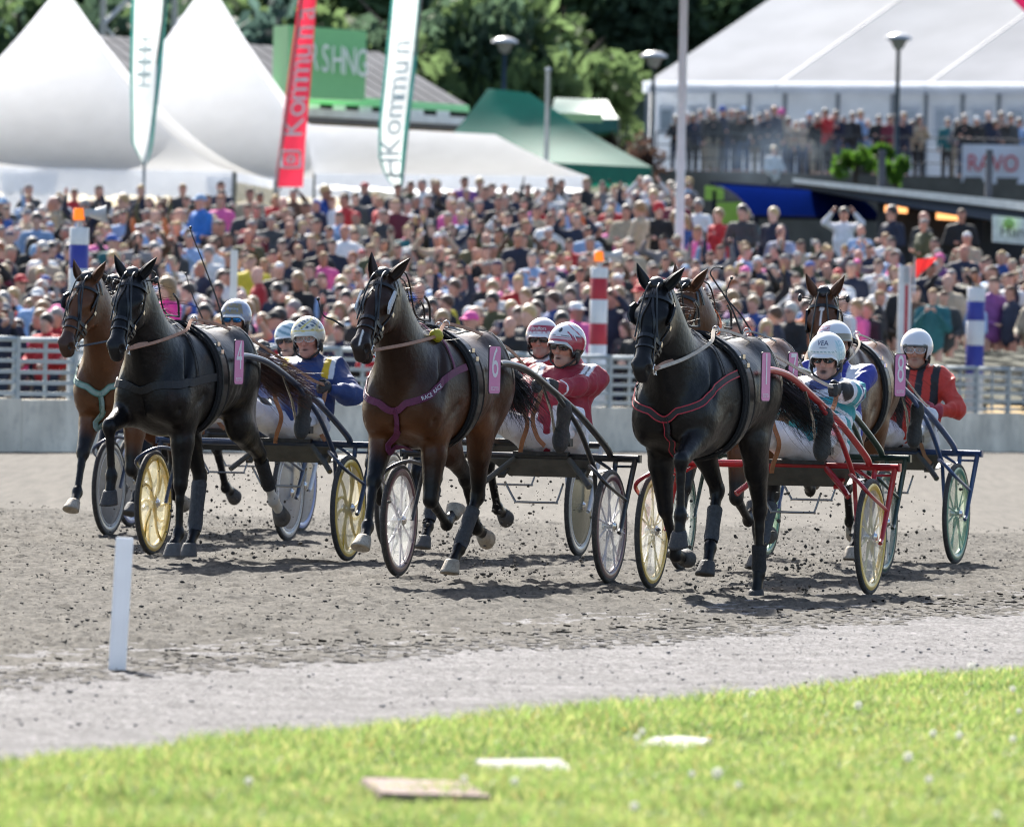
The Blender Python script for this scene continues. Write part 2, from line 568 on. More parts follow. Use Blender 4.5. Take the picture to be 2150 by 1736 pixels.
TRK = ground_mat('track_sand', (.036, .032, .027), (.108, .098, .083), 14, bump=.7, bscale=26, stretch=(EA, 2.2, .35))
GRV = ground_mat('gravel_fines', (.115, .110, .110), (.235, .227, .230), 30, bump=.8, bscale=45, speck=(55, .45))
EDGE = -12.25
def edge_wob(x, y):
    return .34*(vnoise(x*0+(y-EY*0), y*0, 1.1, 5, 3)-.5)+.16*(vnoise(y, x, .35, 8, 2)-.5)
TE = -16.05          # inner edge of the loose track
def trackz(X, Y):
    q = qcoord(X, Y)
    d = np.clip((TE+.4-q)/.9, 0, 1)
    a = np.clip(1.3-(Y-52)/60, .25, 1.1)
    sx = X*math.cos(EA)-Y*math.sin(EA)
    z = (vnoise(X, Y, .16, 1, 3, .6)-.5)*.040+(vnoise(X, Y, .055, 3, 2, .6)-.5)*.030
    z = np.where(z > 0, z*1.25, z*.8)
    g = (vnoise(X, Y, .05, 9, 2, .6)-.5)*.014+(vnoise(X, Y, .5, 12, 2)-.5)*.012
    rut = (vnoise(sx, Y*.02, .12, 21, 2)-.5)*.034
    return (z*a+rut)*d+g*(1-d)+bank(X, Y)-.004


kt = lambda x, y: (fence_d(x, y) < -.04) & (qcoord(x, y) < EDGE+.3) & (Y0(x, y))
Y0 = lambda x, y: np.abs(x) < .064*y+.7
trk = grid(-6.5, 6.5, 36.5, 74.0, .040, .052, trackz, 'racetrack', TRK, keep=lambda x, y: kt(x, y) & (qcoord(x, y)+(np.random.default_rng(5).random(x.shape)**1.6)*1.5-.9+.9*(vnoise(x, y, .7, 31, 3)-.5) < TE))
gz = lambda X, Y: (vnoise(X, Y, .05, 9, 2, .6)-.5)*.016+(vnoise(X, Y, .5, 12, 2)-.5)*.012-.008
grid(-5.5, 5.5, 30.5, 60.0, .034, .055, gz, 'gravel_verge', GRV, keep=lambda x, y: (qcoord(x, y) > TE-1.3) & (qcoord(x, y) < EDGE+.6) & Y0(x, y))
def fz(X, Y): return bank(X, Y)-.012+(vnoise(X, Y, .4, 41, 2)-.5)*.02
TR2 = ground_mat('track_far_sand', (.042, .037, .031), (.086, .077, .065), 5, bump=.5, bscale=9, stretch=(EA, 2.0, .10))
grid(-14, 14, 71, 150, .22, .30, fz, 'racetrack_far', TR2, keep=lambda x, y: (fence_d(x, y) < -.04) & ((y > 73.9) | (np.abs(x) > 6.4)))
def gbase(X, Y): return np.where(fence_d(X, Y) > 0, np.clip((Y-118)*.0395, 0, 3.2)-.02+0*X, -.06)
grid(-80, 80, 8, 190, 2, 2, lambda X, Y: -.045+np.where(fence_d(X, Y) < 0, bank(X, Y), 0), 'ground', ground_mat('ground_earth', (.040, .036, .030), (.092, .083, .070), 5, bump=.5, bscale=9))

# lawn
def lawn_z(X, Y):
    q = qcoord(X, Y)-EDGE
    return np.clip(q/.5, 0, 1)*.045+(vnoise(X, Y, .8, 51, 3)-.5)*.11*np.clip(q/.8, 0, 1)+.0
GR = ground_mat('lawn_soil', (.06, .085, .022), (.11, .15, .035), 18, bump=.4, bscale=60)
klawn = lambda x, y: qcoord(x, y) > EDGE+edge_wob(x, y)
grid(-5, 5.5, 24, 47, .06, .08, lawn_z, 'lawn', GR, keep=lambda x, y: klawn(x, y) & (np.abs(x) < .07*y+.8))
gm = bpy.data.materials.new('grass_blade'); gm.use_nodes = True
_t = gm.node_tree; _b = _t.nodes['Principled BSDF']; _a = _t.nodes.new('ShaderNodeVertexColor'); _a.layer_name = 'col'
_b.inputs['Roughness'].default_value = .5; _b.inputs['Specular IOR Level'].default_value = .35
_l = _t.nodes.new('ShaderNodeBsdfTranslucent'); _m = _t.nodes.new('ShaderNodeMixShader'); _m.inputs[0].default_value = .55
_t.links.new(_a.outputs[0], _b.inputs['Base Color']); _t.links.new(_a.outputs[0], _l.inputs[0])
_t.links.new(_b.outputs[0], _m.inputs[1]); _t.links.new(_l.outputs[0], _m.inputs[2]); _t.links.new(_m.outputs[0], _t.nodes['Material Output'].inputs[0])


def grass(n, seed):
    g = np.random.default_rng(seed)
    y = 26+19.5*g.random(n*3)**1.0; x = (g.random(n*3)*2-1)*(.0605*y+.25)
    k = klawn(x, y); x, y = x[k][:n], y[k][:n]; n = len(x)
    q = qcoord(x, y)-EDGE
    cl = vnoise(x, y, .45, 61, 3); hgt = (.018+.042*g.random(n)**1.8)*(.55+.9*cl)*(1+.5*(q < .35))
    z = lawn_z(x, y)-.004
    th = g.random(n)*2*np.pi; wd = .0019+.0017*g.random(n)
    bend = (.2+.9*g.random(n))*hgt; ph = g.random(n)*2*np.pi
    bx, by = np.cos(ph)*bend, np.sin(ph)*bend; sx, sy = np.cos(th)*wd, np.sin(th)*wd
    V = np.zeros((n, 5, 3))
    V[:, 0] = np.stack([x-sx, y-sy, z], 1); V[:, 1] = np.stack([x+sx, y+sy, z], 1)
    V[:, 2] = np.stack([x+sx*.8+bx*.4, y+sy*.8+by*.4, z+hgt*.62], 1); V[:, 3] = np.stack([x-sx*.8+bx*.4, y-sy*.8+by*.4, z+hgt*.62], 1)
    V[:, 4] = np.stack([x+bx, y+by, z+hgt], 1)
    b = np.arange(n)*5
    Fq = np.stack([b, b+1, b+2, b+3], 1); Ft = np.stack([b+3, b+2, b+4], 1)
    base = np.array([.28, .36, .105]); yel = np.array([.48, .45, .19]); dk = np.array([.15, .25, .065])
    f = vnoise(x, y, .7, 71, 3)[:, None]; r = g.random((n, 1))
    c = base*(1-f)+dk*f
    c = np.where(r < .22, yel*.8+base*.2, c); c = np.where(r > .975, np.array([.36, .25, .10]), c)
    c = c*(.75+.5*g.random((n, 1)))
    link('grass', np_mesh('grass', V.reshape(-1, 3), Fq, Ft, mats=[gm], smooth=False, col=np.repeat(c, 5, 0)), None, 'short bright green grass growing on the lawn in front of the gravel', 'grass', kind='stuff')
grass(230000, 5)


def ground_z(u, v):
    """point on the flat ground where the photo shows (u, v)"""
    d = RT*((u-1075)/F)+UP*((868-v)/F)+_f
    return CAM-d*(CAM[2]/d[2])


# paving slabs in the grass
slab_m = mat('slab_stone', (.27, .26, .25), .9, var=.2, scale=9, bump=.5, bscale=40, dirt=.4, dirtcol=(.2, .19, .15))
for i, (u, v, w, d, rz, lab, mt) in enumerate((
        (1100, 1600, .31, .50, .08, 'flat grey paving slab lying in the grass, the middle one of three', slab_m),
        (1415, 1566, .22, .45, -.15, 'pale paving slab lying in the grass nearest the gravel, beside white dandelions', mat('slab_pale', (.42, .41, .39), .9, var=.12, scale=9, bump=.4, bscale=40)),
        (893, 1664, .36, .62, .12, 'reddish brown paving slab lying in the grass closest to the camera', mat('slab_brown', (.20, .135, .115), .9, var=.2, scale=9, bump=.5, bscale=40, dirt=.3)))):
    p = ground_z(u, v+42); bm = bmesh.new(); bmesh.ops.create_cube(bm, size=1)
    for q in bm.verts: q.co = Vector((q.co.x*w, q.co.y*d, q.co.z*.03))
    bmesh.ops.bevel(bm, geom=bm.edges[:], offset=.007, segments=2, affect='EDGES')
    bmesh.ops.subdivide_edges(bm, edges=[e for e in bm.edges if e.calc_length() > .15], cuts=5)
    for q in bm.verts: q.co += Vector(rng.normal(0, .0018, 3))
    me = bpy.data.meshes.new('paving_slab'); bm.to_mesh(me); bm.free(); me.materials.append(mt)
    o = link('paving_slab', me, None, lab, 'paving slab', 'slabs lying in the grass', loc=(p[0], p[1], float(lawn_z(np.array([p[0]]), np.array([p[1]]))[0])+.016), rz=rz)
    o.rotation_euler = (.03, .02*(i-1), rz)

# dandelions gone to seed, and a few in flower
def dandelion(white):
    c = MB(); g = np.random.default_rng(3 if white else 4)
    if white:
        Vs, Fs = [], []
        for k in range(90):
            d = unit_(g.normal(size=3)); s_ = np.cross(d, g.normal(size=3)); s_ /= np.linalg.norm(s_)
            t_ = np.cross(d, s_); b = d*.016
            for a_ in (s_, t_):
                n0 = len(Vs); Vs += [b-a_*.005, b+a_*.005, b+d*.003+a_*.004, b+d*.003-a_*.004]; Fs.append((n0, n0+1, n0+2, n0+3))
        c.add(Vs, Fs); c.sphere((0, 0, 0), .009, 8)
    else:
        for k in range(22):
            a_ = 2*math.pi*k/11+.1*(k > 10); r_ = .019 if k < 11 else .011; z_ = 0 if k < 11 else .005
            d = np.array([math.cos(a_), math.sin(a_), 0]); s_ = np.array([-math.sin(a_), math.cos(a_), 0])*.004
            c.add([s_*.5, -s_*.5, d*r_-s_+[0, 0, z_+.003], d*r_+s_+[0, 0, z_+.003]], [(0, 1, 2, 3)])
        c.sphere((0, 0, .002), (.007, .007, .005), 8)
    return c.mesh('flower_head', [mat('dandelion_clock', (.78, .77, .74), .9, var=.05, transl=.4) if white else mat('dandelion_yellow', (.75, .48, .03), .7, var=.1, transl=.3)])
def unit_(v): return v/np.linalg.norm(v)
dw, dy = dandelion(True), dandelion(False)
st_m = mat('stalk_green', (.16, .20, .06), .6, transl=.3)
DAND = [(1332, 1560, 1, .05, 'beside the pale slab at its left end'), (1342, 1553, 1, .09, 'behind the left end of the pale slab'), (2040, 1412, 1, .14, 'standing highest by the gravel edge at the right'), (1735, 1440, 1, .13, 'leaning over the gravel edge, middle of the lawn'),
        (1790, 1485, 1, .07, 'just below the gravel edge right of the pale slab'), (2132, 1465, 1, .07, 'at the right end of the lawn under the grass tuft'), (1951, 1557, 1, .06, 'right of the pale slab, one of a close pair'), (2008, 1560, 1, .05, 'right one of the close pair beyond the pale slab'),
        (1885, 1603, 1, .08, 'alone in open grass right of all the slabs'), (1512, 1640, 1, .08, 'alone in the grass below the pale slab'), (1537, 1668, 1, .05, 'low one under the tall clock below the pale slab'), (1452, 1640, 1, .05, 'small one left of the tall clock below the pale slab'),
        (1330, 1710, 1, .06, 'near the bottom edge between brown slab and middle'), (1080, 1668, 1, .05, 'just right of the brown slab'), (1950, 1665, 1, .04, 'small faint one low on the right'), (2128, 1566, 1, .05, 'far right, level with the pale slab'), (2140, 1500, 1, .04, 'tiny one at the right end of the grass'),
        (1568, 1462, 1, .04, 'tiny one on the gravel edge'), (980, 1662, 1, .05, 'touching the top of the brown slab'), (510, 1645, 1, .04, 'lone one in the grass at the left'), (2097, 1740, 1, .05, 'at the bottom right corner of the lawn'), (1700, 1440, 1, .03, 'small one beside the grass edge'),
        (1305, 1535, 0, .05, 'left of the pale slab'), (1500, 1560, 0, .05, 'at the right end of the pale slab')]
for (u, v, wh, h, where) in DAND:
    p = ground_z(u, v+20+h*480)
    z0 = float(lawn_z(np.array([p[0]]), np.array([p[1]]))[0])
    r = empty('dandelion', ('white dandelion clock ' if wh else 'yellow dandelion flower ')+where, 'dandelion', (p[0], p[1], z0-.004), 0, 'dandelions in the lawn')
    ln = rng.normal(0, .012, 2)
    MB().tube(cr([(0, 0, 0), (ln[0]*.4, ln[1]*.4, h*.5), (ln[0], ln[1], h)], 4), .0022, 5).build('stalk', st_m, r)
    link('flower_head', dw if wh else dy, r, loc=(ln[0], ln[1], h+.008)).scale = (.55+.4*rng.random(),)*3

# white marker post in the foreground
b0 = ground_z(246, 1403); tp = at(262, 1128, b0[1])
w = MB(); ax_ = unit_(tp-b0); hL = np.linalg.norm(tp-b0); sx = np.cross([0, 1.0, 0], ax_)*1; sx /= np.linalg.norm(sx); sy_ = np.cross(ax_, sx)
Vs = []
for z_ in (-.05, hL-.006, hL):
    k = 1 if z_ < hL else .9
    for j in range(24):
        t_ = 2*math.pi*j/24
        cx = math.copysign(abs(math.cos(t_))**.35, math.cos(t_))*.040*k; cy = math.copysign(abs(math.sin(t_))**.35, math.sin(t_))*.026*k
        Vs.append(b0+ax_*z_+sx*cx+sy_*cy)
Fs = [(i*24+j, i*24+(j+1) % 24, (i+1)*24+(j+1) % 24, (i+1)*24+j) for i in range(2) for j in range(24)]+[tuple(48+j for j in range(24))]
w.add(Vs, Fs, 0, False)
link('marker_post', w.mesh('marker_post', [mat('post_white_plastic', (.80, .82, .86), .4, var=.03, transl=.25)]), None, 'plain white plastic marker post leaning on the gravel verge in front of the black horses', 'post')

# clods on the track and earth thrown up by the hooves
def lumps(n, seed, posf, szf, name, m, label, cat, flat=.6):
    g = np.random.default_rng(seed)
    ico = bmesh.new(); bmesh.ops.create_icosphere(ico, subdivisions=1, radius=1)
    bv = np.array([v.co[:] for v in ico.verts]); bf = np.array([[v.index for v in f.verts] for f in ico.faces]); ico.free()
    P = posf(g, n); n = len(P); S = szf(g, n)
    V = bv[None]*(1+.45*(g.random((n, len(bv), 1))-.5))*S[:, None, None]*np.stack([1+.8*g.random(n), .8+.5*g.random(n), flat*(.7+.6*g.random(n))], 1)[:, None]
    a = g.random(n)*6.28; ca, sa = np.cos(a)[:, None], np.sin(a)[:, None]
    V = np.stack([V[..., 0]*ca-V[..., 1]*sa, V[..., 0]*sa+V[..., 1]*ca, V[..., 2]], -1)+P[:, None]
    Ft = (bf[None]+np.arange(n)[:, None, None]*len(bv)).reshape(-1, 3)
    return link(name, np_mesh(name, V.reshape(-1, 3), None, Ft, mats=[m], smooth=False), None, label, cat, kind='stuff')
def pos_track(g, n):
    y = 37+39*g.random(n*3); x = (g.random(n*3)*2-1)*(.06*y+.4)
    q = qcoord(x, y); k = (q < TE+.6*g.random(len(q))**2) & (fence_d(x, y) < -1); x, y = x[k][:n], y[k][:n]
    return np.stack([x, y, trackz(x, y)+.004], 1)
clod = mat('earth_clod', (.06, .054, .047), .95, var=.35, scale=7)
lumps(9000, 11, pos_track, lambda g, n: .004+.009*g.random(n)**4, 'dirt_clods', clod, 'loose dark clods of earth scattered over the track surface', 'earth')
def pos_verge(g, n):
    y = 34+14*g.random(n*2); x = (g.random(n*2)*2-1)*(.06*y+.2); q = qcoord(x, y); k = (q > TE) & (q < EDGE-.1)
    return np.stack([x[k], y[k], 0*x[k]], 1)[:n]
lumps(1400, 12, pos_verge, lambda g, n: .003+.008*g.random(n)**6, 'gravel_stones', mat('gravel_stone', (.22, .21, .21), .9, var=.4, scale=5), 'loose stones lying on the gravel verge', 'gravel')
# ---------------------------------------------------------------- boundary wall, fence, posts
conc = mat('concrete', (.80, .72, .60), .85, var=.25, scale=1.3, bump=.25, bscale=18, dirt=.55, dirtcol=(.30, .28, .25))
steel = mat('galvanised_steel', (.40, .44, .46), .5, var=.10, scale=5, metal=.2)
fa = R(math.degrees(math.atan2(FD[1], FD[0])))
wall = empty('concrete_wall', 'low pale concrete wall running along the far side of the track', 'wall', (FA[0], FA[1], 0), fa)
PW = 2.9
for i in range(-3, 17):
    s0 = i*PW; z0 = float(wall_z(s0+PW/2))
    MB().box((s0+PW/2, .14, z0+.16), (PW-.012, .24, .80)).build('concrete_panel', conc, wall)
fen = empty('steel_fence', 'grey galvanised fence of flat horizontal rails standing on the concrete wall', 'fence', (FA[0], FA[1], 0), fa)
NP = 27; pw = 1.62
bar_me = MB().box((0, 0, 0), (pw-.10, .035, .045)).mesh('rail', [steel]); top_me = MB().tube([(-pw/2+.05, 0, 0), (pw/2-.05, 0, 0)], .03, 8).mesh('top_rail', [steel])
post_me = MB().box((0, 0, .33), (.10, .06, .72)).box((0, .05, .05), (.14, .12, .02)).mesh('post', [steel])
mid_me = MB().box((0, 0, .33), (.05, .03, .60)).mesh('upright', [steel])
for i in range(-3, NP):
    s0 = i*pw; z0 = float(wall_z(s0))+.55
    link('post', post_me, fen, loc=(s0, .10, z0)); zm = float(wall_z(s0+pw/2))+.55
    link('upright', mid_me, fen, loc=(s0+pw/2, .10, zm))
    link('top_rail', top_me, fen, loc=(s0+pw/2, .10, zm+.66))
    for k in range(5): link('rail', bar_me, fen, loc=(s0+pw/2, .10, zm+.07+k*.118))
# striped posts beside the fence
def stand(u, vb, Y):
    p = at(u, vb, Y); return p
red = mat('post_red', (.50, .02, .035), .45, var=.08, dirt=.15); whi = mat('post_white', (.80, .80, .80), .45, var=.05, dirt=.12); blu = mat('post_blue', (.035, .045, .33), .45, var=.08, dirt=.15)
amber = mat('beacon_amber', (.85, .27, .02), .25, var=.05, transl=.4, emit=(1, .3, .02), es=.35)
def striped(u, vt, Y, r, bands, label, beacon=False):
    """bands: list of (material, px) downwards from vt"""
    s = F/Y; x, _, zt = at(u, vt, Y); root = empty('striped_post', label, 'post', (x, Y, 0), 0, 'striped distance posts beside the track')
    z = zt
    for m_, px in bands:
        h = px/s; MB().lathe([(r, -h), (r, -.004), (r-.004, 0), (0, 0)], 18).build('band', m_, root, loc=(0, 0, z)); z -= h
    g0 = float(bank(np.array([x]), np.array([Y]))[0])
    MB().lathe([(r, g0-z-.05), (r, 0)], 18).build('base_sleeve', whi, root, loc=(0, 0, z))
    if beacon:
        MB().lathe([(.03, 0), (.03, .10)], 8).box((.10, 0, .17), (.16, .05, .09)).build('beacon_mount', steel, root, loc=(0, 0, zt))
        MB().lathe([(.0, .22), (.05, .22), (.062, .20), (.066, .09), (.066, .085), (0, .085)], 18).build('beacon', amber, root, loc=(-.01, 0, zt))
        MB().lathe([(.03, 0), (.05, .05), (.10, .20), (.105, .2), (.0, .12)], 14, Q=np.array([[0, 0, 1], [0, 1, 0], [-1, 0, 0]], float)).build('loudspeaker', mat('horn_grey', (.45, .47, .48), .5), root, loc=(.10, 0, zt+.16))
    return root
striped(1259, 562, 119.0, .118, [(whi, 22), (red, 45), (whi, 50), (red, 45), (whi, 60)], 'red and white striped post with an amber beacon behind the red jacketed drivers', True)
striped(2050, 603, 131.6, .134, [(whi, 30), (blu, 40), (whi, 52), (blu, 60)], 'blue and white striped post standing at the right by the fence')
striped(167, 478, 100.4, .11, [(whi, 36), (blu, 50), (whi, 50), (blu, 40)], 'blue and white striped post with an amber beacon behind the leftmost horses', True)
def square_post(u, vt, Y, w_, d_, label, m1, m2, strip=True, flag=False, name='rail_post'):
    x, _, zt = at(u, vt, Y); root = empty(name, label, 'post', (x, Y, 0))
    MB().box((0, 0, zt/2), (w_, d_, zt)).build('shaft', m1, root)
    if strip: MB().box((w_*.12, -d_/2-.004, zt/2-.14), (w_*.25, .008, zt-.28)).build('stripe', m2, root); MB().box((w_*.12, -d_/2-.02, zt-.13), (w_*.4, .04, .24)).build('lamp_box', steel, root)
    return root
square_post(1901, 558, 129.2, .19, .14, 'white post with a red stripe and small grey box behind the rearmost bay horse', whi, red)
square_post(492, 525, 106.2, .085, .085, 'thin plain white post in the crowd behind the black horse at the left', whi, red, False)
# flag marshal's red flag is on its own short staff
x, _, z = at(1921, 545, 129)
rf = empty('red_flag', 'small red pennant held out beside the white post with a red stripe', 'flag', (x, 129, z))
MB().tube([(0, 0, -.5), (0, 0, .05)], .012, 6).build('staff', whi, rf)
Vs = []; 
for i in range(9):
    for j in range(7):
        a_, b_ = i/8, j/6; Vs.append((.02+a_*.30, .03*math.sin(a_*6+b_*2), .02-b_*(.27-.0*a_)*(1-a_*.92)+.04*a_-.02))
MB().add(Vs, [(i*7+j, i*7+j+1, (i+1)*7+j+1, (i+1)*7+j) for i in range(8) for j in range(6)], 0, True).build('cloth', mat('flag_red', (.65, .03, .03), .7, transl=.35, var=.06), rf)
# tall white flagpole
x, _, zt = at(1437, -60, 150); xb, _, zb = at(1427, 545, 150)
fp = empty('flagpole', 'tall slim white flagpole rising from the crowd above the chestnut horse', 'flagpole', (xb, 150, 0))
MB().tube([(0, 0, 1.0), ((x-xb)*.5, 0, zt*.5), (x-xb, 0, zt)], [.082, .078, .070], 16).build('pole', mat('pole_white', (.78, .79, .82), .4, var=.04), fp)
MB().lathe([(.12, 0), (.12, .3), (.085, .34)], 12).build('base_collar', steel, fp, loc=(0, 0, .9))
# ---------------------------------------------------------------- slope, terrace, wooded hill
def slope_z(X, Y):
    d = np.maximum(Y-119, 0)
    return np.minimum(d*.052, 3.3)+.02
grassy = ground_mat('slope_ground', (.022, .026, .014), (.048, .05, .028), 2.5, bump=.3, bscale=12)
grid(-30, 34, 92, 262, 2.0, 2.0, slope_z, 'spectator_slope', grassy, keep=lambda x, y: fence_d(x, y) > .35)
TZ = 6.25
def hill_z(X, Y):
    return np.clip((Y-268)*.30, -3, 60)+3.2+(vnoise(X, Y, 14, 81, 3)-.5)*5*np.clip((Y-262)/20, 0, 1)
grid(-70, 75, 258, 430, 3, 3, hill_z, 'wooded_hill', ground_mat('hill_ground', (.045, .062, .035), (.085, .095, .055), .5, bump=.5, bscale=3))
tb = at(1330, 385, 243)
mst = mat('terrace_stone', (.10, .095, .085), .9, var=.25, scale=2, bump=.4, bscale=9)
ter = MB(); ter.box((18.2, 257, TZ/2), (29.3, 28, TZ), m=0)
o_ter = ter.build('terrace', mst, kind='structure')
def part_box(root, name, c, d, m, rot=None):
    return MB().box(c, d, rot=rot).build(name, m, root)
pvc = mat('tent_pvc_white', (.89, .90, .93), .5, var=.03, scale=2, transl=.80, spec=.1)
pvc2 = mat('tent_pvc_side', (.84, .87, .92), .5, var=.04, scale=2, transl=.7)
alu = mat('aluminium', (.45, .47, .5), .35, metal=.7, var=.05)


# large white marquee on the terrace
mz = empty('marquee', 'big white marquee with a tall sloping roof and panelled side standing on the upper terrace', 'marquee', (0, 0, 0))
A0 = at(1360, 172, 268); phi = R(-33); de = np.array([math.cos(phi), math.sin(phi), 0]); dr = np.array([-math.sin(phi), math.cos(phi), 0])
L_, Wd, wh = 24.0, 12.0, A0[2]-TZ; pit = math.tan(R(22))
roof_r = [0, 4.75, 9.9, 15.0, 20.0, 24.0]
for i in range(5):
    a_, b_ = roof_r[i]+.02, roof_r[i+1]-.02
    Vs = []
    for s_ in np.linspace(a_, b_, 7):
        sag = .10*math.sin(math.pi*(s_-a_)/(b_-a_))
        for t_ in np.linspace(-.25, Wd, 9):
            Vs.append(A0+de*s_+dr*t_+np.array([0, 0, t_*pit-sag*min(1, max(t_, 0)/2)]))
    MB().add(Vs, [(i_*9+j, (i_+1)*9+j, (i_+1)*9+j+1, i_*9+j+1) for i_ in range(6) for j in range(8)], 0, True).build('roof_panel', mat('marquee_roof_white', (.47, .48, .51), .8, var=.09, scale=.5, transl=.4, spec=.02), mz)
    MB().tube([A0+de*b_+dr*t_+np.array([0, 0, t_*pit-.01]) for t_ in (-.25, Wd)], .035, 6).build('roof_seam', mat('seam_grey', (.30, .31, .33), .6), mz)
    MB().box(A0+de*(a_+b_)/2+dr*(-.28)+np.array([0, 0, -.17]), (b_-a_, .05, .34), rot=np.stack([de, dr, [0, 0, 1]], 1)).build('valance', pvc2, mz)
Re = np.stack([de, dr, [0, 0, 1.0]], 1)
Vg = [A0, A0+dr*Wd, A0+dr*Wd+[0, 0, Wd*pit-.1]]
MB().add(Vg+[A0-[0, 0, wh], A0+dr*Wd-[0, 0, wh]], [(0, 1, 2), (0, 3, 4, 1)]).build('gable', pvc2, mz)
grey_seam = mat('marquee_frame_grey', (.22, .24, .27), .5)
panes = mat('marquee_window', (.42, .46, .52), .25, var=.15)
us = [1369, 1430, 1499, 1574, 1649, 1760, 1875, 1945, 2022, 2098, 2170]
def along(u):      # distance along the eave where the photo shows u
    lo, hi = -2, 30
    for _ in range(40):
        m_ = (lo+hi)/2
        if pix(A0+de*m_)[0] < u: lo = m_
        else: hi = m_
    return lo
sx_ = [along(u) for u in us]
for i in range(len(sx_)-1):
    a_, b_ = sx_[i], sx_[i+1]; c = A0+de*(a_+b_)/2-np.array([0, 0, wh/2])
    door = i in (4, 5)
    MB().box(c+dr*.1+np.array([0, 0, (.55 if door else 0)]), (b_-a_-.05, .06, wh-(1.1 if door else 0)), rot=Re).build('wall_panel', pvc2, mz)
    if not door: MB().box(c+dr*.055+np.array([0, 0, .42]), ((b_-a_)*.58, .03, .95), rot=Re).box(c+dr*.035+np.array([0, 0, .42]), ((b_-a_)*.40, .02, .62), rot=Re, m=1).build('window', [pvc2, panes], mz)
    else:
        MB().box(c+dr*.10+np.array([0, 0, -1.05]), ((b_-a_)*.5, .05, 2.1), rot=Re).build('door_opening', mat('inside_shade', (.02, .018, .016), .9), mz)  # near black panel, the shade inside the doorway put into its colour
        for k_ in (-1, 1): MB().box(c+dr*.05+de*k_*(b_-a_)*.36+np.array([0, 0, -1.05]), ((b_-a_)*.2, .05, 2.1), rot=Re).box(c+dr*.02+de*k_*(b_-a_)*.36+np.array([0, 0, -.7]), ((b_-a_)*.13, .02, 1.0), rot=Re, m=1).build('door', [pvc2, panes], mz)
    MB().box(A0+de*b_-np.array([0, 0, wh/2]), (.09, .10, wh), rot=Re).build('upright', grey_seam, mz)
MB().box(A0-np.array([0, 0, wh/2]), (.10, .12, wh), rot=Re).build('upright', grey_seam, mz)
# railing on the terrace edge
rl = empty('railing', 'dark steel railing along the edge of the upper terrace', 'railing', (0, 0, 0))
dk = mat('rail_dark', (.05, .055, .065), .5)
xr = np.linspace(3.8, 15.5, 14)
for x in xr: MB().bar((x, 243.2, TZ), (x, 243.2, TZ+1.05), .025, 6).build('post', dk, rl)
for z in (.35, .7, 1.05): MB().bar((xr[0], 243.2, TZ+z), (xr[-1], 243.2, TZ+z), .022, 6).build('rail', dk, rl)
# banner on the railing
p0, p1 = at(2021, 303, 243), at(2250, 303, 243); pb = at(2021, 384, 243)
bn = MB(); w_, h_ = p1[0]-p0[0], p0[2]-pb[2]; n_ = 20; Vs = []
for i in range(n_+1):
    for j in range(7): Vs.append((p0[0]+w_*i/n_, 243.0+.05*math.sin(i*.9)+.03*math.sin(j+i*.4)-.0, p0[2]-h_*j/6))
bo = bn.add(Vs, [(i*7+j, i*7+j+1, (i+1)*7+j+1, (i+1)*7+j) for i in range(n_) for j in range(6)], 0, True).build('banner', mat('banner_white', (.62, .64, .72), .7, var=.06), None, label='white banner with red capital letters hung on the terrace railing at the right', cat='banner')
rd = mat('print_red', (.55, .035, .045), .6, var=0)
text_on('lettering', 'RAVO', .66, bo, rd, lambda x, y: (p0[0]+.84+x, 242.92+.0*x, p0[2]-h_*.50+y), .80)

# lamp posts
def lamp(u, vt, Y, vb, label, col):
    x, _, z = at(u, vt, Y); zb = at(u, vb, Y)[2]
    r = empty('street_lamp', label, 'street lamp', (x, Y, zb), 0, 'dome lamps on slim posts'); h = z-zb
    MB().tube([(0, 0, 0), (0, 0, h-.35)], [.075, .055], 10).build('post', mat('lamp_post_'+col, {'blue': (.02, .055, .12), 'dark': (.025, .045, .06)}[col], .5), r)
    MB().lathe([(.05, h-.45), (.14, h-.38), (.22, h-.20), (.36, h-.13)], 18).build('lamp_bowl', mat('lamp_glass', (.5, .5, .48), .3, transl=.3), r)
    MB().lathe([(.38, h-.14), (.36, h-.08), (.2, h), (0, h+.03)], 18).build('lamp_cap', mat('lamp_cap', (.55, .56, .56), .3, metal=.3), r)
lamp(1887, 72, 240, 345, 'dome lamp on a dark post in front of the white marquee', 'dark')
lamp(1373, 110, 247, 380, 'dome lamp on a dark post at the left end of the white marquee', 'dark')
lamp(1060, 80, 250, 330, 'dome lamp on a blue post behind the green tent, under the trees', 'blue')

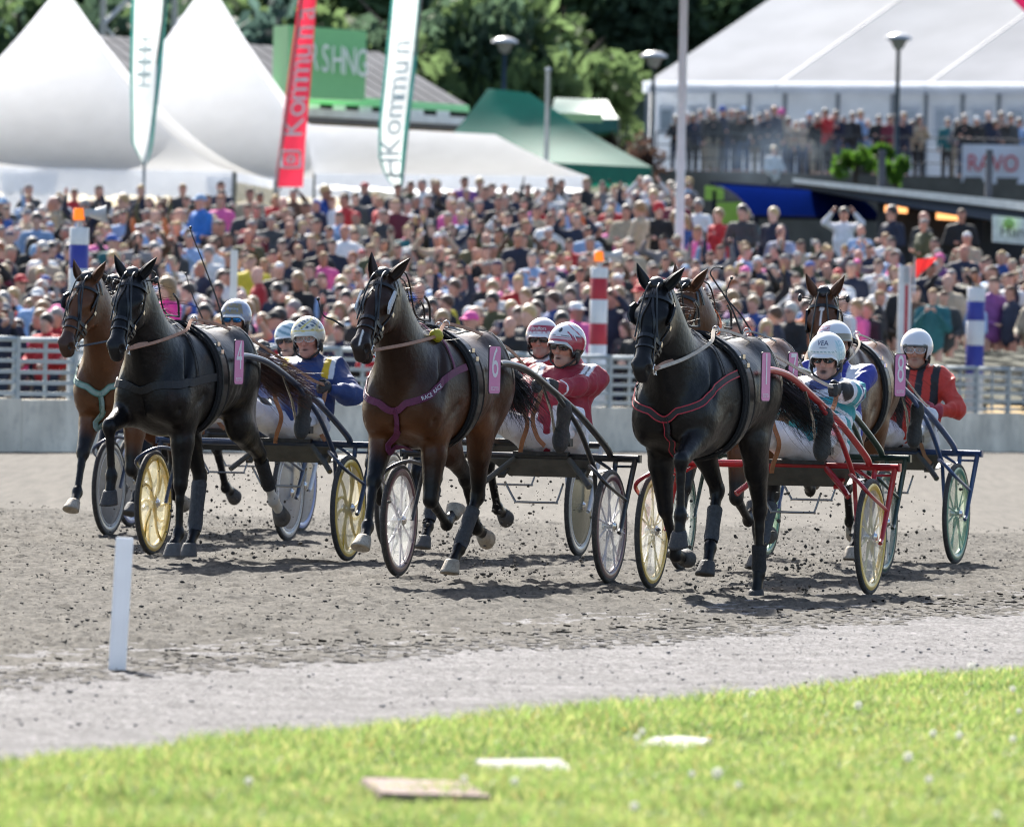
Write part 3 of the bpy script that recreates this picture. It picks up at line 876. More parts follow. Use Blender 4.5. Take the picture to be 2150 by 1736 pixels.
# ---------------------------------------------------------------- tents
def pagoda(u_ap, v_ap, uL, uR, v_eL, v_eR, v_val, Y, label, inner):
    """square pagoda tent, one side facing the track"""
    L0, R0 = at(uL, v_eL, Y), at(uR, v_eR, Y-.6); wv = R0-L0; w_ = np.linalg.norm(wv[:2]); d = wv/np.linalg.norm(wv); d[2] = 0; d /= np.linalg.norm(d); b = np.array([-d[1], d[0], 0])
    ze = (L0[2]+R0[2])/2
    ctr = (L0+R0)/2+b*w_/2; ap = at(u_ap, v_ap, Y+w_/2); hz = ap[2]-ze; ctr = np.array([ap[0], ap[1], ze])
    root = empty('pagoda_tent', label, 'tent', (0, 0, 0), 0, 'white pagoda tents with pointed roofs')
    h2 = w_/2; cs = [(-1, -1), (1, -1), (1, 1), (-1, 1)]
    prof = lambda t: hz*((1-t)**1.75*.86+(1-t)*.14)
    for k in range(4):
        c0, c1 = np.array(cs[k]), np.array(cs[(k+1) % 4]); Vs = []
        nt_, ns_ = 16, 13
        for i in range(nt_):
            t = i/(nt_-1)
            for j in range(ns_):
                f = j/(ns_-1); q = (c0*(1-f)+c1*f)*t*h2
                sag = .05*h2*math.sin(math.pi*f)*math.sin(math.pi*t)
                Vs.append(ctr+d*q[0]*(1-sag*.12)+b*q[1]*(1-sag*.12)+np.array([0, 0, prof(t)-sag*.4]))
        MB().add(Vs, [(i*ns_+j, (i+1)*ns_+j, (i+1)*ns_+j+1, i*ns_+j+1) for i in range(nt_-1) for j in range(ns_-1)], 0, True).build('roof_panel', pvc, root)
        e0, e1 = ctr+d*c0[0]*h2+b*c0[1]*h2, ctr+d*c1[0]*h2+b*c1[1]*h2
        n_ = 48; Vs = []
        for i in range(n_+1):
            p = e0+(e1-e0)*i/n_; hh = v_val*(1+.12*abs(math.sin(i*math.pi/2.0)))
            Vs += [p, p-[0, 0, hh]]
        MB().add(Vs, [(2*i, 2*i+1, 2*i+3, 2*i+2) for i in range(n_)]).build('valance', pvc2, root)
        MB().bar(e0-[0, 0, 0], e0-[0, 0, 3.2], .05, 8).build('leg', alu, root)
        if k in (1, 2, 3): MB().add([e0-[0, 0, .2], e1-[0, 0, .2], e1-[0, 0, 3], e0-[0, 0, 3]], [(0, 1, 2, 3)]).build('side_wall', inner, root)
    e0, e1 = ctr+d*(-h2)+b*(-h2), ctr+d*h2+b*(-h2)
    for f0, f1 in ((0, .09), (.42, .56), (.93, 1.0)):
        Vs = []
        for i in range(7):
            p = e0+(e1-e0)*(f0+(f1-f0)*i/6)-b*.03*math.sin(i*1.9); q = e0+(e1-e0)*(f0+(f1-f0)*(.5+(i/6-.5)*(.55 if i != 7 else 1)))-b*.02*math.sin(i*2)
            Vs += [p-[0, 0, .1], q-[0, 0, 3.0]]
        MB().add(Vs, [(2*i, 2*i+1, 2*i+3, 2*i+2) for i in range(6)], 0, True).build('curtain', pvc2, root)
    return root
inn = mat('tent_lining_cream', (.70, .62, .44), .8, var=.05, transl=.3)
pagoda(130, -35, -300, 545, 345, 362, .52, 188, 'white pagoda tent with a pointed roof nearest the left edge', inn)
pagoda(437, -45, 50, 822, 352, 388, .42, 204, 'white pagoda tent with a pointed roof standing behind the red banner flag', inn)


def gazebo(cL, cR, rL, rR, dep, vh, Y, label, m, mv, legs=True, cat='tent', group=None):
    """hipped pop-up tent: front eave corners cL cR, ridge ends rL rR given as photo positions"""
    fl, fr = at(*cL, Y), at(*cR, Y-.4); r0, r1 = at(*rL, Y+dep/2), at(*rR, Y+dep/2-.2)
    bl, bk = fl+[0.1, dep, 0], fr+[-.1, dep, 0]
    root = empty('canopy_tent', label, cat, (0, 0, 0), 0, group)
    def sheet(a, b, c, d_, nm):       # a-b eave, d-c ridge
        Vs = []; n1, n2 = 12, 8
        for i in range(n1+1):
            for j in range(n2+1):
                f, t = i/n1, j/n2; p = (a*(1-f)+b*f)*(1-t)+(d_*(1-f)+c*f)*t
                Vs.append(p-np.array([0, 0, .12*math.sin(math.pi*f)*math.sin(math.pi*t)+.06*math.sin(math.pi*t)]))
        MB().add(Vs, [(i*9+j, (i+1)*9+j, (i+1)*9+j+1, i*9+j+1) for i in range(n1) for j in range(n2)], 0, True).build(nm, m, root)
    sheet(fl, fr, r1, r0, 'roof_panel'); sheet(fr, bk, r1, r1+[0, .01, 0], 'roof_panel'); sheet(bk, bl, r0, r1, 'roof_panel'); sheet(bl, fl, r0, r0+[0, .01, 0], 'roof_panel')
    for a, b in ((fl, fr), (fr, bk), (bk, bl), (bl, fl)):
        Vs = []
        for i in range(25):
            p = a+(b-a)*i/24; sag = .06*math.sin(math.pi*i/24)
            Vs += [p, p-[0, 0, vh+sag+.02*math.sin(i*2.2)]]
        MB().add(Vs, [(2*i, 2*i+1, 2*i+3, 2*i+2) for i in range(24)], 0, True).build('valance', mv, root)
    for p in (fl, fr, bk, bl): MB().bar(p, p-[0, 0, 2.7], .03, 6).build('leg', alu, root)
    return root
gazebo((660, 365), (1238, 372), (640, 262), (1040, 283), 4.5, .24, 186, 'long white canopy tent with a hipped roof over the back of the crowd', pvc, pvc2)
grn = mat('tent_green', (.02, .26, .19), .45, var=.10, scale=1.5, transl=.5, spec=.4); grn2 = mat('tent_green_dark', (.008, .17, .12), .5, transl=.25)
gt = gazebo((905, 330), (1370, 352), (1025, 186), (1112, 196), 5.0, .36, 199, 'deep green peaked canopy tent to the right of the long white canopy', grn, grn2)
P_ = at(1147, 310, 198.6); Q_ = at(1368, 358, 198.5)
MB().tube(cr([at(1147, 312, 200.8), at(1220, 345, 200), at(1300, 372, 199.2), at(1362, 382, 198.6)], 4), .035, 6).build('guy_strap', mat('strap_dark_green', (.015, .04, .035), .7), gt)
gl = text_on('lettering', 'ATG', .22, gt, mat('print_pale_green', (.4, .65, .55), .6), lambda x, y: at(1340, 366, 198.45)+np.array([x, 0, y])) if False else None
teal = gazebo((1150, 250), (1300, 250), (1165, 206), (1275, 210), 4, .30, 232, 'teal canopy with a pale green fascia board far behind the green tent', mat('tent_teal', (.05, .22, .20), .5, var=.1, transl=.4), mat('tent_teal_dark', (.02, .12, .11), .6))
c_ = (at(1150, 232, 229)+at(1262, 262, 229))/2
MB().box(c_, (1.45, .08, .22)).build('fascia_board', mat('board_pale_green', (.42, .62, .30), .5, var=.05), teal)
# grey pole and white beam in front of the green tent
x, _, z0 = at(1147, 330, 190); zt = at(1147, 148, 190)[2]
gp = empty('steel_pole', 'bare grey steel pole standing in front of the green tent', 'pole', (x, 190, 0))
MB().bar((0, 0, 2.5), (0, 0, zt), .055, 10).build('shaft', steel, gp); MB().lathe([(.07, 0), (.07, .04), (0, .07)], 10).build('cap', steel, gp, loc=(0, 0, zt))

# ---------------------------------------------------------------- low building with the green sign
bd = empty('pavilion', 'low pavilion with a grey ribbed roof, green fascia and white gutter behind the tents', 'building', (0, 0, 0))
rib = mat('roof_metal_grey', (.115, .118, .128), .9, var=.2, scale=1, spec=.02); gf = mat('fascia_green', (.20, .52, .25), .5, var=.04); wd = mat('wood_beige', (.42, .31, .17), .7, var=.2, scale=3)
wg = mat('gutter_white', (.80, .80, .80), .4)
YB = 222
def quad(root, name, pts, m, thick=(0, .15, 0)):
    P = [np.array(p) for p in pts]; B_ = [p+np.array(thick) for p in P]; n = len(P)
    return MB().add(P+B_, [tuple(range(n)), tuple(range(n, 2*n))[::-1]]+[(i, i+n, (i+1) % n+n, (i+1) % n) for i in range(n)]).build(name, m, root)
nr = 26
for i in range(nr):      # ribbed roof
    f0, f1 = i/nr, (i+.88)/nr
    e = lambda f: at(180+(985-180)*f, 165+(222-165)*f, YB); r_ = lambda f: at(60+(800-60)*f, 66+(110-66)*f, YB+9)
    quad(bd, 'roof_sheet', [e(f0), e(f1), r_(f1), r_(f0)], rib, (0, 0, -.06))
quad(bd, 'roof_underlay', [at(180, 166, YB)-[0, 0, .09], at(985, 223, YB)-[0, 0, .09], at(800, 111, YB+9)-[0, 0, .09], at(60, 67, YB+9)-[0, 0, .09]], mat('roof_dark', (.08, .08, .09), .8), (0, 0, -.05))
quad(bd, 'fascia', [at(440, 182, YB-.3), at(985, 222, YB-.3), at(985, 236, YB-.3), at(440, 206, YB-.3)], gf, (0, .2, 0))
quad(bd, 'soffit', [at(440, 206, YB-.1), at(985, 236, YB-.1), at(985, 262, YB-.1), at(440, 226, YB-.1)], mat('dark_gap', (.03, .035, .035), .9), (0, .2, 0))  # dark strip painted as the shade in the gap between fascia and gutter
for k in range(9): f = .1+k*.1; p = at(440+545*f, 212+30*f, YB-.2); MB().box(p, (.32, .12, .14)).build('lamp_box', wg, bd)
quad(bd, 'gutter', [at(440, 214, YB-2.2), at(1056, 252, YB-2.2), at(1056, 268, YB-2.2), at(440, 232, YB-2.2)], wg, (0, 1.8, 0))
quad(bd, 'gutter_board', [at(440, 232, YB-2.0), at(1050, 268, YB-2.0), at(1050, 279, YB-2.0), at(440, 246, YB-2.0)], mat('board_grey', (.16, .16, .18), .6), (0, .3, 0))
for k in range(22): f0, f1 = k/22, (k+.93)/22; quad(bd, 'plank', [at(440+600*f0, 246+33*f0, YB-1.5), at(440+600*f1, 246+33*f1, YB-1.5), at(440+600*f1, 370, YB-1.5), at(440+600*f0, 370, YB-1.5)], wd, (0, .1, 0))
# sign box
sg = empty('sign_board', 'big light green sign box with white capital letters on the pavilion roof', 'sign', (0, 0, 0))
sgm = mat('sign_green', (.22, .55, .24), .4, var=.03); P0, P1, P2, P3 = at(606, 53, YB-3), at(770, 66, YB-2.6), at(766, 212, YB-2.6), at(604, 205, YB-3)
quad(sg, 'face', [P0, P1, P2, P3], sgm, (-.42, 1.6, .02))
for i, chs in enumerate('RSHNG'):
    pc = at(658+25.5*i, 123+3.2*i, YB-3); text_on('lettering', chs, .98, sg, mat('print_white', (.80, .82, .80), .5, var=0), lambda x, y, pc=pc: pc+np.array([x, -.03, y]), .46) if i < 5 else None

pf = empty('pink_flag', 'corner of a pink flag flying above the marquee at the top right edge', 'flag', (0, 0, 0))
quad(pf, 'cloth', [at(2112, -30, 238), at(2200, -70, 238), at(2200, 60, 238), at(2156, 30, 238), at(2128, 2, 238)], mat('flag_pink', (.75, .07, .26), .6, transl=.4), (0, .02, 0))
_x = at(2201, 0, 238); MB().tube([(_x[0], 238, 3.2), (_x[0], 238, at(2201, -90, 238)[2])], .05, 8).build('pole', alu, pf)
# truss towers
for (u, Y, lab) in ((250, 236, 'white lattice mast rising behind the left pagoda tent'), (400, 236, 'grey lattice mast rising behind the second pagoda tent')):
    x, _, z0 = at(u, 140, Y); zt = at(u, -60, Y)[2]; r = empty('lattice_mast', lab, 'mast', (x, Y, 3), 0); h = zt-3; wt = .46
    m_ = mat('mast_paint', (.55, .57, .6), .5)
    for sx in (-1, 1):
        for sy in (-1, 1): MB().bar((sx*wt, sy*wt, 0), (sx*wt, sy*wt, h), .07, 6).build('upright', m_, r)
    nb_ = int(h/.95)
    br_ = MB().bar((-wt, -wt, 0), (wt, -wt, .95), .035, 5).mesh('brace', [m_]); br2 = MB().bar((wt, -wt, 0), (-wt, -wt, .95), .035, 5).mesh('brace', [m_])
    for k in range(nb_): link('brace', br_ if k % 2 else br2, r, loc=(0, 0, k*.95)); link('brace', br_ if k % 2 else br2, r, loc=(0, 2*wt, k*.95))

# ---------------------------------------------------------------- banner flags
def feather(pts, Y, label, m, poles, lettering, lm, size, pitch, twist=.12):
    """pts: (v, left u, right u) down the flag"""
    r = empty('banner_flag', label, 'flag', (0, 0, 0), 0, 'tall banner flags in front of the tents')
    Vs = []; n = 9
    def row(v):
        uL = np.interp(v, [p[0] for p in pts], [p[1] for p in pts]); uR = np.interp(v, [p[0] for p in pts], [p[2] for p in pts]); return uL, uR
    vs_ = np.linspace(pts[0][0], pts[-1][0], 40)
    surf = lambda v, f: at(row(v)[0]*(1-f)+row(v)[1]*f, v, Y+twist*math.sin(f*3.0+v*.006)+.10*f*math.sin(v*.021))
    for v in vs_:
        for j in range(n): Vs.append(surf(v, j/(n-1)))
    F_ = [(i*n+j, (i+1)*n+j, (i+1)*n+j+1, i*n+j+1) for i in range(39) for j in range(n-1)]
    mi = [0]*len(F_)
    MB().add(Vs, F_, 0, True).build('cloth', m[0], r)
    MB().tube([at(poles[0][0], poles[0][1], Y+.03), at(poles[1][0], poles[1][1], Y+.03), np.array([at(poles[1][0], poles[1][1], Y)[0], Y+.03, slope_z(0, Y)])], .03, 8).build('pole', mat('flag_pole_grey', (.25, .27, .29), .4, metal=.3), r)
    if len(m) > 1:       # coloured hem strips
        for (f0, f1) in ((-.0, .10), (.86, 1.0)):
            Vs = []
            for v in vs_: Vs += [surf(v, f0)+[0, -.012, 0], surf(v, f1)+[0, -.012, 0]]
            MB().add(Vs, [(2*i, 2*i+2, 2*i+3, 2*i+1) for i in range(39)], 0, True).build('hem', m[1], r)
    v = lettering[1]
    for chs in lettering[0]:
        me = text_mesh(chs, size); 
        for q in me.vertices:
            X, Yy = q.co.x, q.co.y           # letters read upwards
            vv = v-X*F/Y; f = .46-Yy*(F/Y)/max(row(vv)[1]-row(vv)[0], 1)
            q.co = Vector([float(t) for t in surf(vv, min(max(f, .02), .98))+np.array([0, -.015, 0])])
        me.materials.clear(); me.materials.append(lm); link('lettering', me, r); v -= pitch
    return r
redc = mat('banner_red', (.62, .035, .075), .6, var=.10, scale=3, transl=.35); tealc = mat('banner_teal', (.10, .42, .36), .6, var=.15, scale=3, transl=.35); whc = mat('banner_white_cloth', (.80, .84, .84), .6, var=.05, transl=.4)
wp = mat('print_white', (.80, .82, .80), .5, var=0)
rf_ = feather([(-70, 640, 672), (0, 627, 664), (180, 603, 652), (300, 588, 641), (360, 580, 638), (393, 577, 636)], 176, 'tall red banner flag with white upright lettering in front of the green sign', [redc], ((643, -70), (580, 392)), ('Kommunal', 268), wp, .64, 40)
sq = [(330, 592, 632), (342, 592, 632)]
for (a_, b_) in (((592, 318), (630, 318)), ((592, 352), (630, 352)), ((592, 318), (592, 352)), ((630, 318), (630, 352)), ((604, 329), (618, 329)), ((604, 341), (618, 341)), ((604, 329), (604, 341)), ((618, 329), (618, 341))):
    MB().bar(at(*a_, 175.75), at(*b_, 175.75), .028, 4).build('emblem', wp, rf_)
gw = mat('print_pale_teal', (.58, .72, .70), .5, var=0)
feather([(-70, 828, 892), (0, 821, 887), (140, 808, 874), (260, 795, 858), (330, 795, 850), (370, 808, 845), (403, 836, 842)], 180, 'white and teal banner flag with pale lettering beside the long white canopy', [whc, tealc], ((892, -70), (842, 402)), ('HKommun', 352), gw, .62, 42)
feather([(-70, 285, 352), (0, 276, 352), (150, 273, 340), (250, 275, 327), (300, 276, 322), (325, 290, 316), (345, 300, 308)], 172, 'white and teal banner flag at the left between the two pagoda tents', [whc, tealc], ((356, -70), (303, 345)), ('HHHH', 170), gw, .4, 26)

# ---------------------------------------------------------------- blue canopy and kiosk
bc = empty('blue_canopy', 'curved blue canopy on ribs beside the kiosk in the crowd', 'canopy', (0, 0, 0))
blm = mat('canopy_blue', (.003, .012, .105), .9, var=.10, transl=.3, spec=.0); rbm = mat('canopy_rib', (.015, .02, .05), .8, spec=.1)
def arc(f, t):     # f along, t down the curve
    u0, v0 = 1492+(1772-1492)*f, 386+(404-386)*f; u1, v1 = 1582+(1852-1582)*f, 455+(462-455)*f
    k = math.sin(t*math.pi/2); q = 1-math.cos(t*math.pi/2)
    return at(u0+(u1-u0)*(.45*k+.55*t), v0+(v1-v0)*(q*.75+.25*t), 182-1.8*t+1.0*f)
for i in range(6):
    Vs = []
    for a_ in np.linspace(i/6, (i+1)/6, 4):
        for t in np.linspace(0, 1, 11): Vs.append(arc(a_, t))
    MB().add(Vs, [(p*11+q, (p+1)*11+q, (p+1)*11+q+1, p*11+q+1) for p in range(3) for q in range(10)], 0, True).build('canopy_panel', blm, bc)
for i in range(7): MB().tube([arc(i/6, t)+[0, -.01, -.03] for t in np.linspace(0, 1, 11)], .014, 5).build('rib', rbm, bc)
MB().tube([arc(f, 0) for f in (0, .5, 1)], .05, 6).tube([arc(f, 1) for f in (0, .5, 1)], .04, 6).build('edge_rail', rbm, bc)
for u in (1500, 1590, 1760): p = at(u, 400, 182.6); MB().bar(p, (p[0], p[1], 2.0), .045, 6).build('post', rbm, bc)
for (u0, v0, u1, v1) in ((1480, 390, 1520, 420), (1505, 425, 1560, 470)):
    quad(bc, 'lime_board', [at(u0, v0, 184), at(u1, v0, 184), at(u1, v1, 184), at(u0, v1, 184)], mat('board_lime', (.35, .58, .08), .5), (0, .08, 0))
ks = empty('kiosk', 'dark kiosk with a white edged flat roof at the right behind the crowd', 'kiosk', (0, 0, 0))
wf = mat('fascia_white', (.82, .82, .80), .35); dkk = mat('kiosk_dark', (.02, .028, .045), .5, var=.1)
K = lambda u, v, Y: at(u, v, Y)
quad(ks, 'roof_edge', [K(1664, 374, 178), K(2230, 432, 172), K(2230, 452, 172), K(1664, 384, 178)], wf, (.6, 5.5, .0))
quad(ks, 'side_fascia', [K(1664, 385, 178.2), K(2230, 453, 172.2), K(2230, 486, 172.2), K(2080, 462, 173.6), K(1880, 432, 175.6), K(1664, 392, 178.2)], dkk, (.6, 5.0, 0))
for u in (1850, 2075): p = K(u, 430, 177); MB().box((p[0], p[1], 2.9), (.14, .14, p[2]*2-5.8+2.2)).build('post', dkk, ks)
quad(ks, 'back_wall', [K(1850, 425, 179.5), K(2160, 450, 179.5), K(2160, 560, 179.5), K(1850, 560, 179.5)], dkk, (0, .1, 0))
for (u0, v0, u1, v1) in ((1856, 432, 1905, 445), (1966, 447, 2012, 460)):
    quad(ks, 'lit_lamp', [K(u0, v0, 178.6), K(u1, v0+3, 178.6), K(u1, v1+3, 178.6), K(u0, v1, 178.6)], mat('kiosk_light', (.9, .45, .2), .5, emit=(1, .42, .15), es=.9), (0, .05, 0))
sn = empty('shop_sign', 'white shop sign with a green dot under the kiosk roof at the right edge', 'sign', (0, 0, 0))
quad(sn, 'board', [K(2084, 452, 171.5), K(2230, 468, 171), K(2230, 520, 171), K(2084, 508, 171.5)], mat('sign_white', (.78, .80, .82), .5), (0, .06, 0))
gd = K(2118, 470, 171.2); MB().lathe([(0, 0), (.11, 0), (.11, .02), (0, .02)], 18, Q=np.array([[1, 0, 0], [0, 0, 1], [0, 1, 0]], float)).build('dot', mat('dot_green', (.40, .68, .18), .5), sn, loc=(gd[0], gd[1]-.03, gd[2]))
hl_ = K(2150, 488, 171.1); text_on('lettering', 'Hand', .30, sn, mat('print_black', (.03, .03, .03), .6), lambda x, y: (hl_[0]+x-.15, hl_[1]-.08, hl_[2]+y))
for k in range(9):     # lime bunting and planters behind the kiosk counter
    pass

# ---------------------------------------------------------------- trees and shrubs
lf = {}
for nm, c in (('dark', (.070, .115, .072)), ('mid', (.095, .155, .07)), ('light', (.115, .175, .07)), ('blue', (.078, .135, .115)), ('brown', (.075, .045, .035)), ('hedge', (.07, .16, .02))):
    lf[nm] = mat('leaf_'+nm, c, .6, var=.4, scale=.9, transl=.6, spec=.2)
bark = mat('bark', (.06, .045, .035), .9, var=.3, scale=4, bump=.5, bscale=14)
def crown_mesh(n, r, h, seed, leaf, m, clumps=16):
    g = np.random.default_rng(seed)
    cc = g.normal(size=(clumps, 3)); cc /= np.linalg.norm(cc, axis=1)[:, None]; cc *= (g.random((clumps, 1))**.4)*np.array([r*.78, r*.78, h*.40]); cr_ = r*(.26+.22*g.random(clumps))
    k = g.integers(0, clumps, n); d = g.normal(size=(n, 3)); d /= np.linalg.norm(d, axis=1)[:, None]
    P = cc[k]+d*(cr_[k]*(.45+.6*g.random(n)))[:, None]
    a = g.normal(size=(n, 3))+d*.6; a /= np.linalg.norm(a, axis=1)[:, None]; b = np.cross(a, g.normal(size=(n, 3))); b /= np.linalg.norm(b, axis=1)[:, None]; c = np.cross(a, b)
    s_ = leaf*(.6+.8*g.random(n))[:, None]
    V = np.stack([P-b*s_, P+c*s_*.5, P+b*s_, P-c*s_*.5], 1).reshape(-1, 3); I = np.arange(n*4).reshape(-1, 4)
    return np_mesh('crown', V, I, mats=[m], smooth=False)
CR = {k: [crown_mesh(1900, 3.0, 6.0, 100+i*7+j, .30, lf[k]) for j in range(2)] for i, k in enumerate(('dark', 'mid', 'light', 'blue'))}
def trunk_mesh(h, r):
    mb = MB(); mb.tube(cr([(0, 0, -1), (.1, .05, h*.3), (-.05, .1, h*.62), (.05, 0, h)], 4), np.linspace(r, r*.3, 13), 8)
    for k in range(6):
        a = k*1.7; z = h*(.38+.09*k); mb.tube(cr([(0, 0, z), (math.cos(a)*.9, math.sin(a)*.9, z+.7), (math.cos(a)*1.8, math.sin(a)*1.8, z+1.6)], 3), [r*.4, r*.36, r*.3, r*.28, r*.22, r*.16, r*.1], 5)
    return mb.mesh('trunk', [bark])
TR = [trunk_mesh(7.5, .22), trunk_mesh(6.5, .18)]
words = {'dark': 'dark green', 'mid': 'mid green', 'light': 'bright yellow green', 'blue': 'bluish green'}
def where_tree(u):
    for lim, w_ in ((60, 'at the far left edge'), (150, 'behind the left pagoda tip'), (240, 'beside the left lattice mast'), (330, 'above the left pagoda tent'), (470, 'left of the second pagoda tent'), (545, 'right of the second pagoda tip'), (610, 'left of the green sign'), (690, 'behind the red flag'), (790, 'above the green sign'), (900, 'behind the white and teal flag'), (1040, 'left of the blue lamp post'), (1150, 'behind the blue lamp post'), (1290, 'above the teal canopy'), (1400, 'left of the marquee roof'), (1600, 'beyond the marquee roof')):
        if u < lim: return w_
    return 'behind the marquee'
tg = np.random.default_rng(33); ti = 0; tset = set()
for row, (Y, vt, step) in enumerate(((262, 60, 92), (276, 20, 105), (292, -25, 118), (310, -80, 135))):
    u = -120-row*60
    while u < (1190 if Y < 270 else 1235 if Y < 290 else 1700):
        uu = u+tg.normal(0, 14); k = ('dark', 'mid', 'dark', 'blue', 'light', 'dark', 'mid')[tg.integers(0, 7)]
        for k2 in (k, 'dark', 'mid', 'blue', 'light'):
            if (where_tree(uu), row, k2) not in tset: k = k2; break
        tset.add((where_tree(uu), row, k))
        x, _, zt = at(uu, vt+tg.normal(0, 22), Y); zg = float(hill_z(np.array([x]), np.array([Y]))[0]); sc_ = .75+.4*tg.random()
        h = max(zt-zg, 4.5)
        r = empty('broadleaf_tree', '%s leafy tree %s, %s row uphill' % (words[k], where_tree(uu), ('lowest', 'second', 'third', 'top')[row]), 'tree', (x, Y, zg), tg.random()*6, 'trees on the wooded hill')
        link('trunk', TR[ti % 2], r).scale = (1, 1, h/7.5)
        c = link('crown', CR[k][ti % 2], r, loc=(0, 0, h-2.6*sc_)); c.scale = (sc_, sc_, max(h/7.5, .8)); ti += 1
        u += step*(.8+.4*tg.random())
for (u, v, Y, r_, k, lab) in ((1795, 345, 236, .62, 'hedge', 'rounded light green bush left of the lamp in front of the marquee'), (1848, 330, 238, .42, 'hedge', 'small light green bush on a stem beside the marquee lamp'), (1880, 352, 236, .48, 'hedge', 'low light green bush right of the marquee lamp'), (1330, 325, 232, .85, 'brown', 'purplish brown shrub at the right end of the green tent'), (1275, 320, 234, .6, 'brown', 'smaller purplish brown shrub behind the green tent')):
    x, _, z = at(u, v, Y); zg = float(slope_z(0, Y)) if Y < 243 else TZ
    r = empty('shrub', lab, 'shrub', (x, Y, zg), 0, 'shrubs below the terrace'); hz_ = z-zg
    link('foliage', crown_mesh(700, r_, r_*1.8, int(u), .09, lf[k], 9), r, loc=(0, 0, hz_)); MB().tube([(0, 0, 0), (.03, 0, hz_)], .06, 6).build('stem', bark, r)
# ---------------------------------------------------------------- horses
def _dir(t): return np.array([math.sin(R(t)), 0.0, -math.cos(R(t))])


def _rz(a):
    c, s = math.cos(a), math.sin(a)
    return np.array([[c, -s, 0], [s, c, 0], [0, 0, 1.0]])


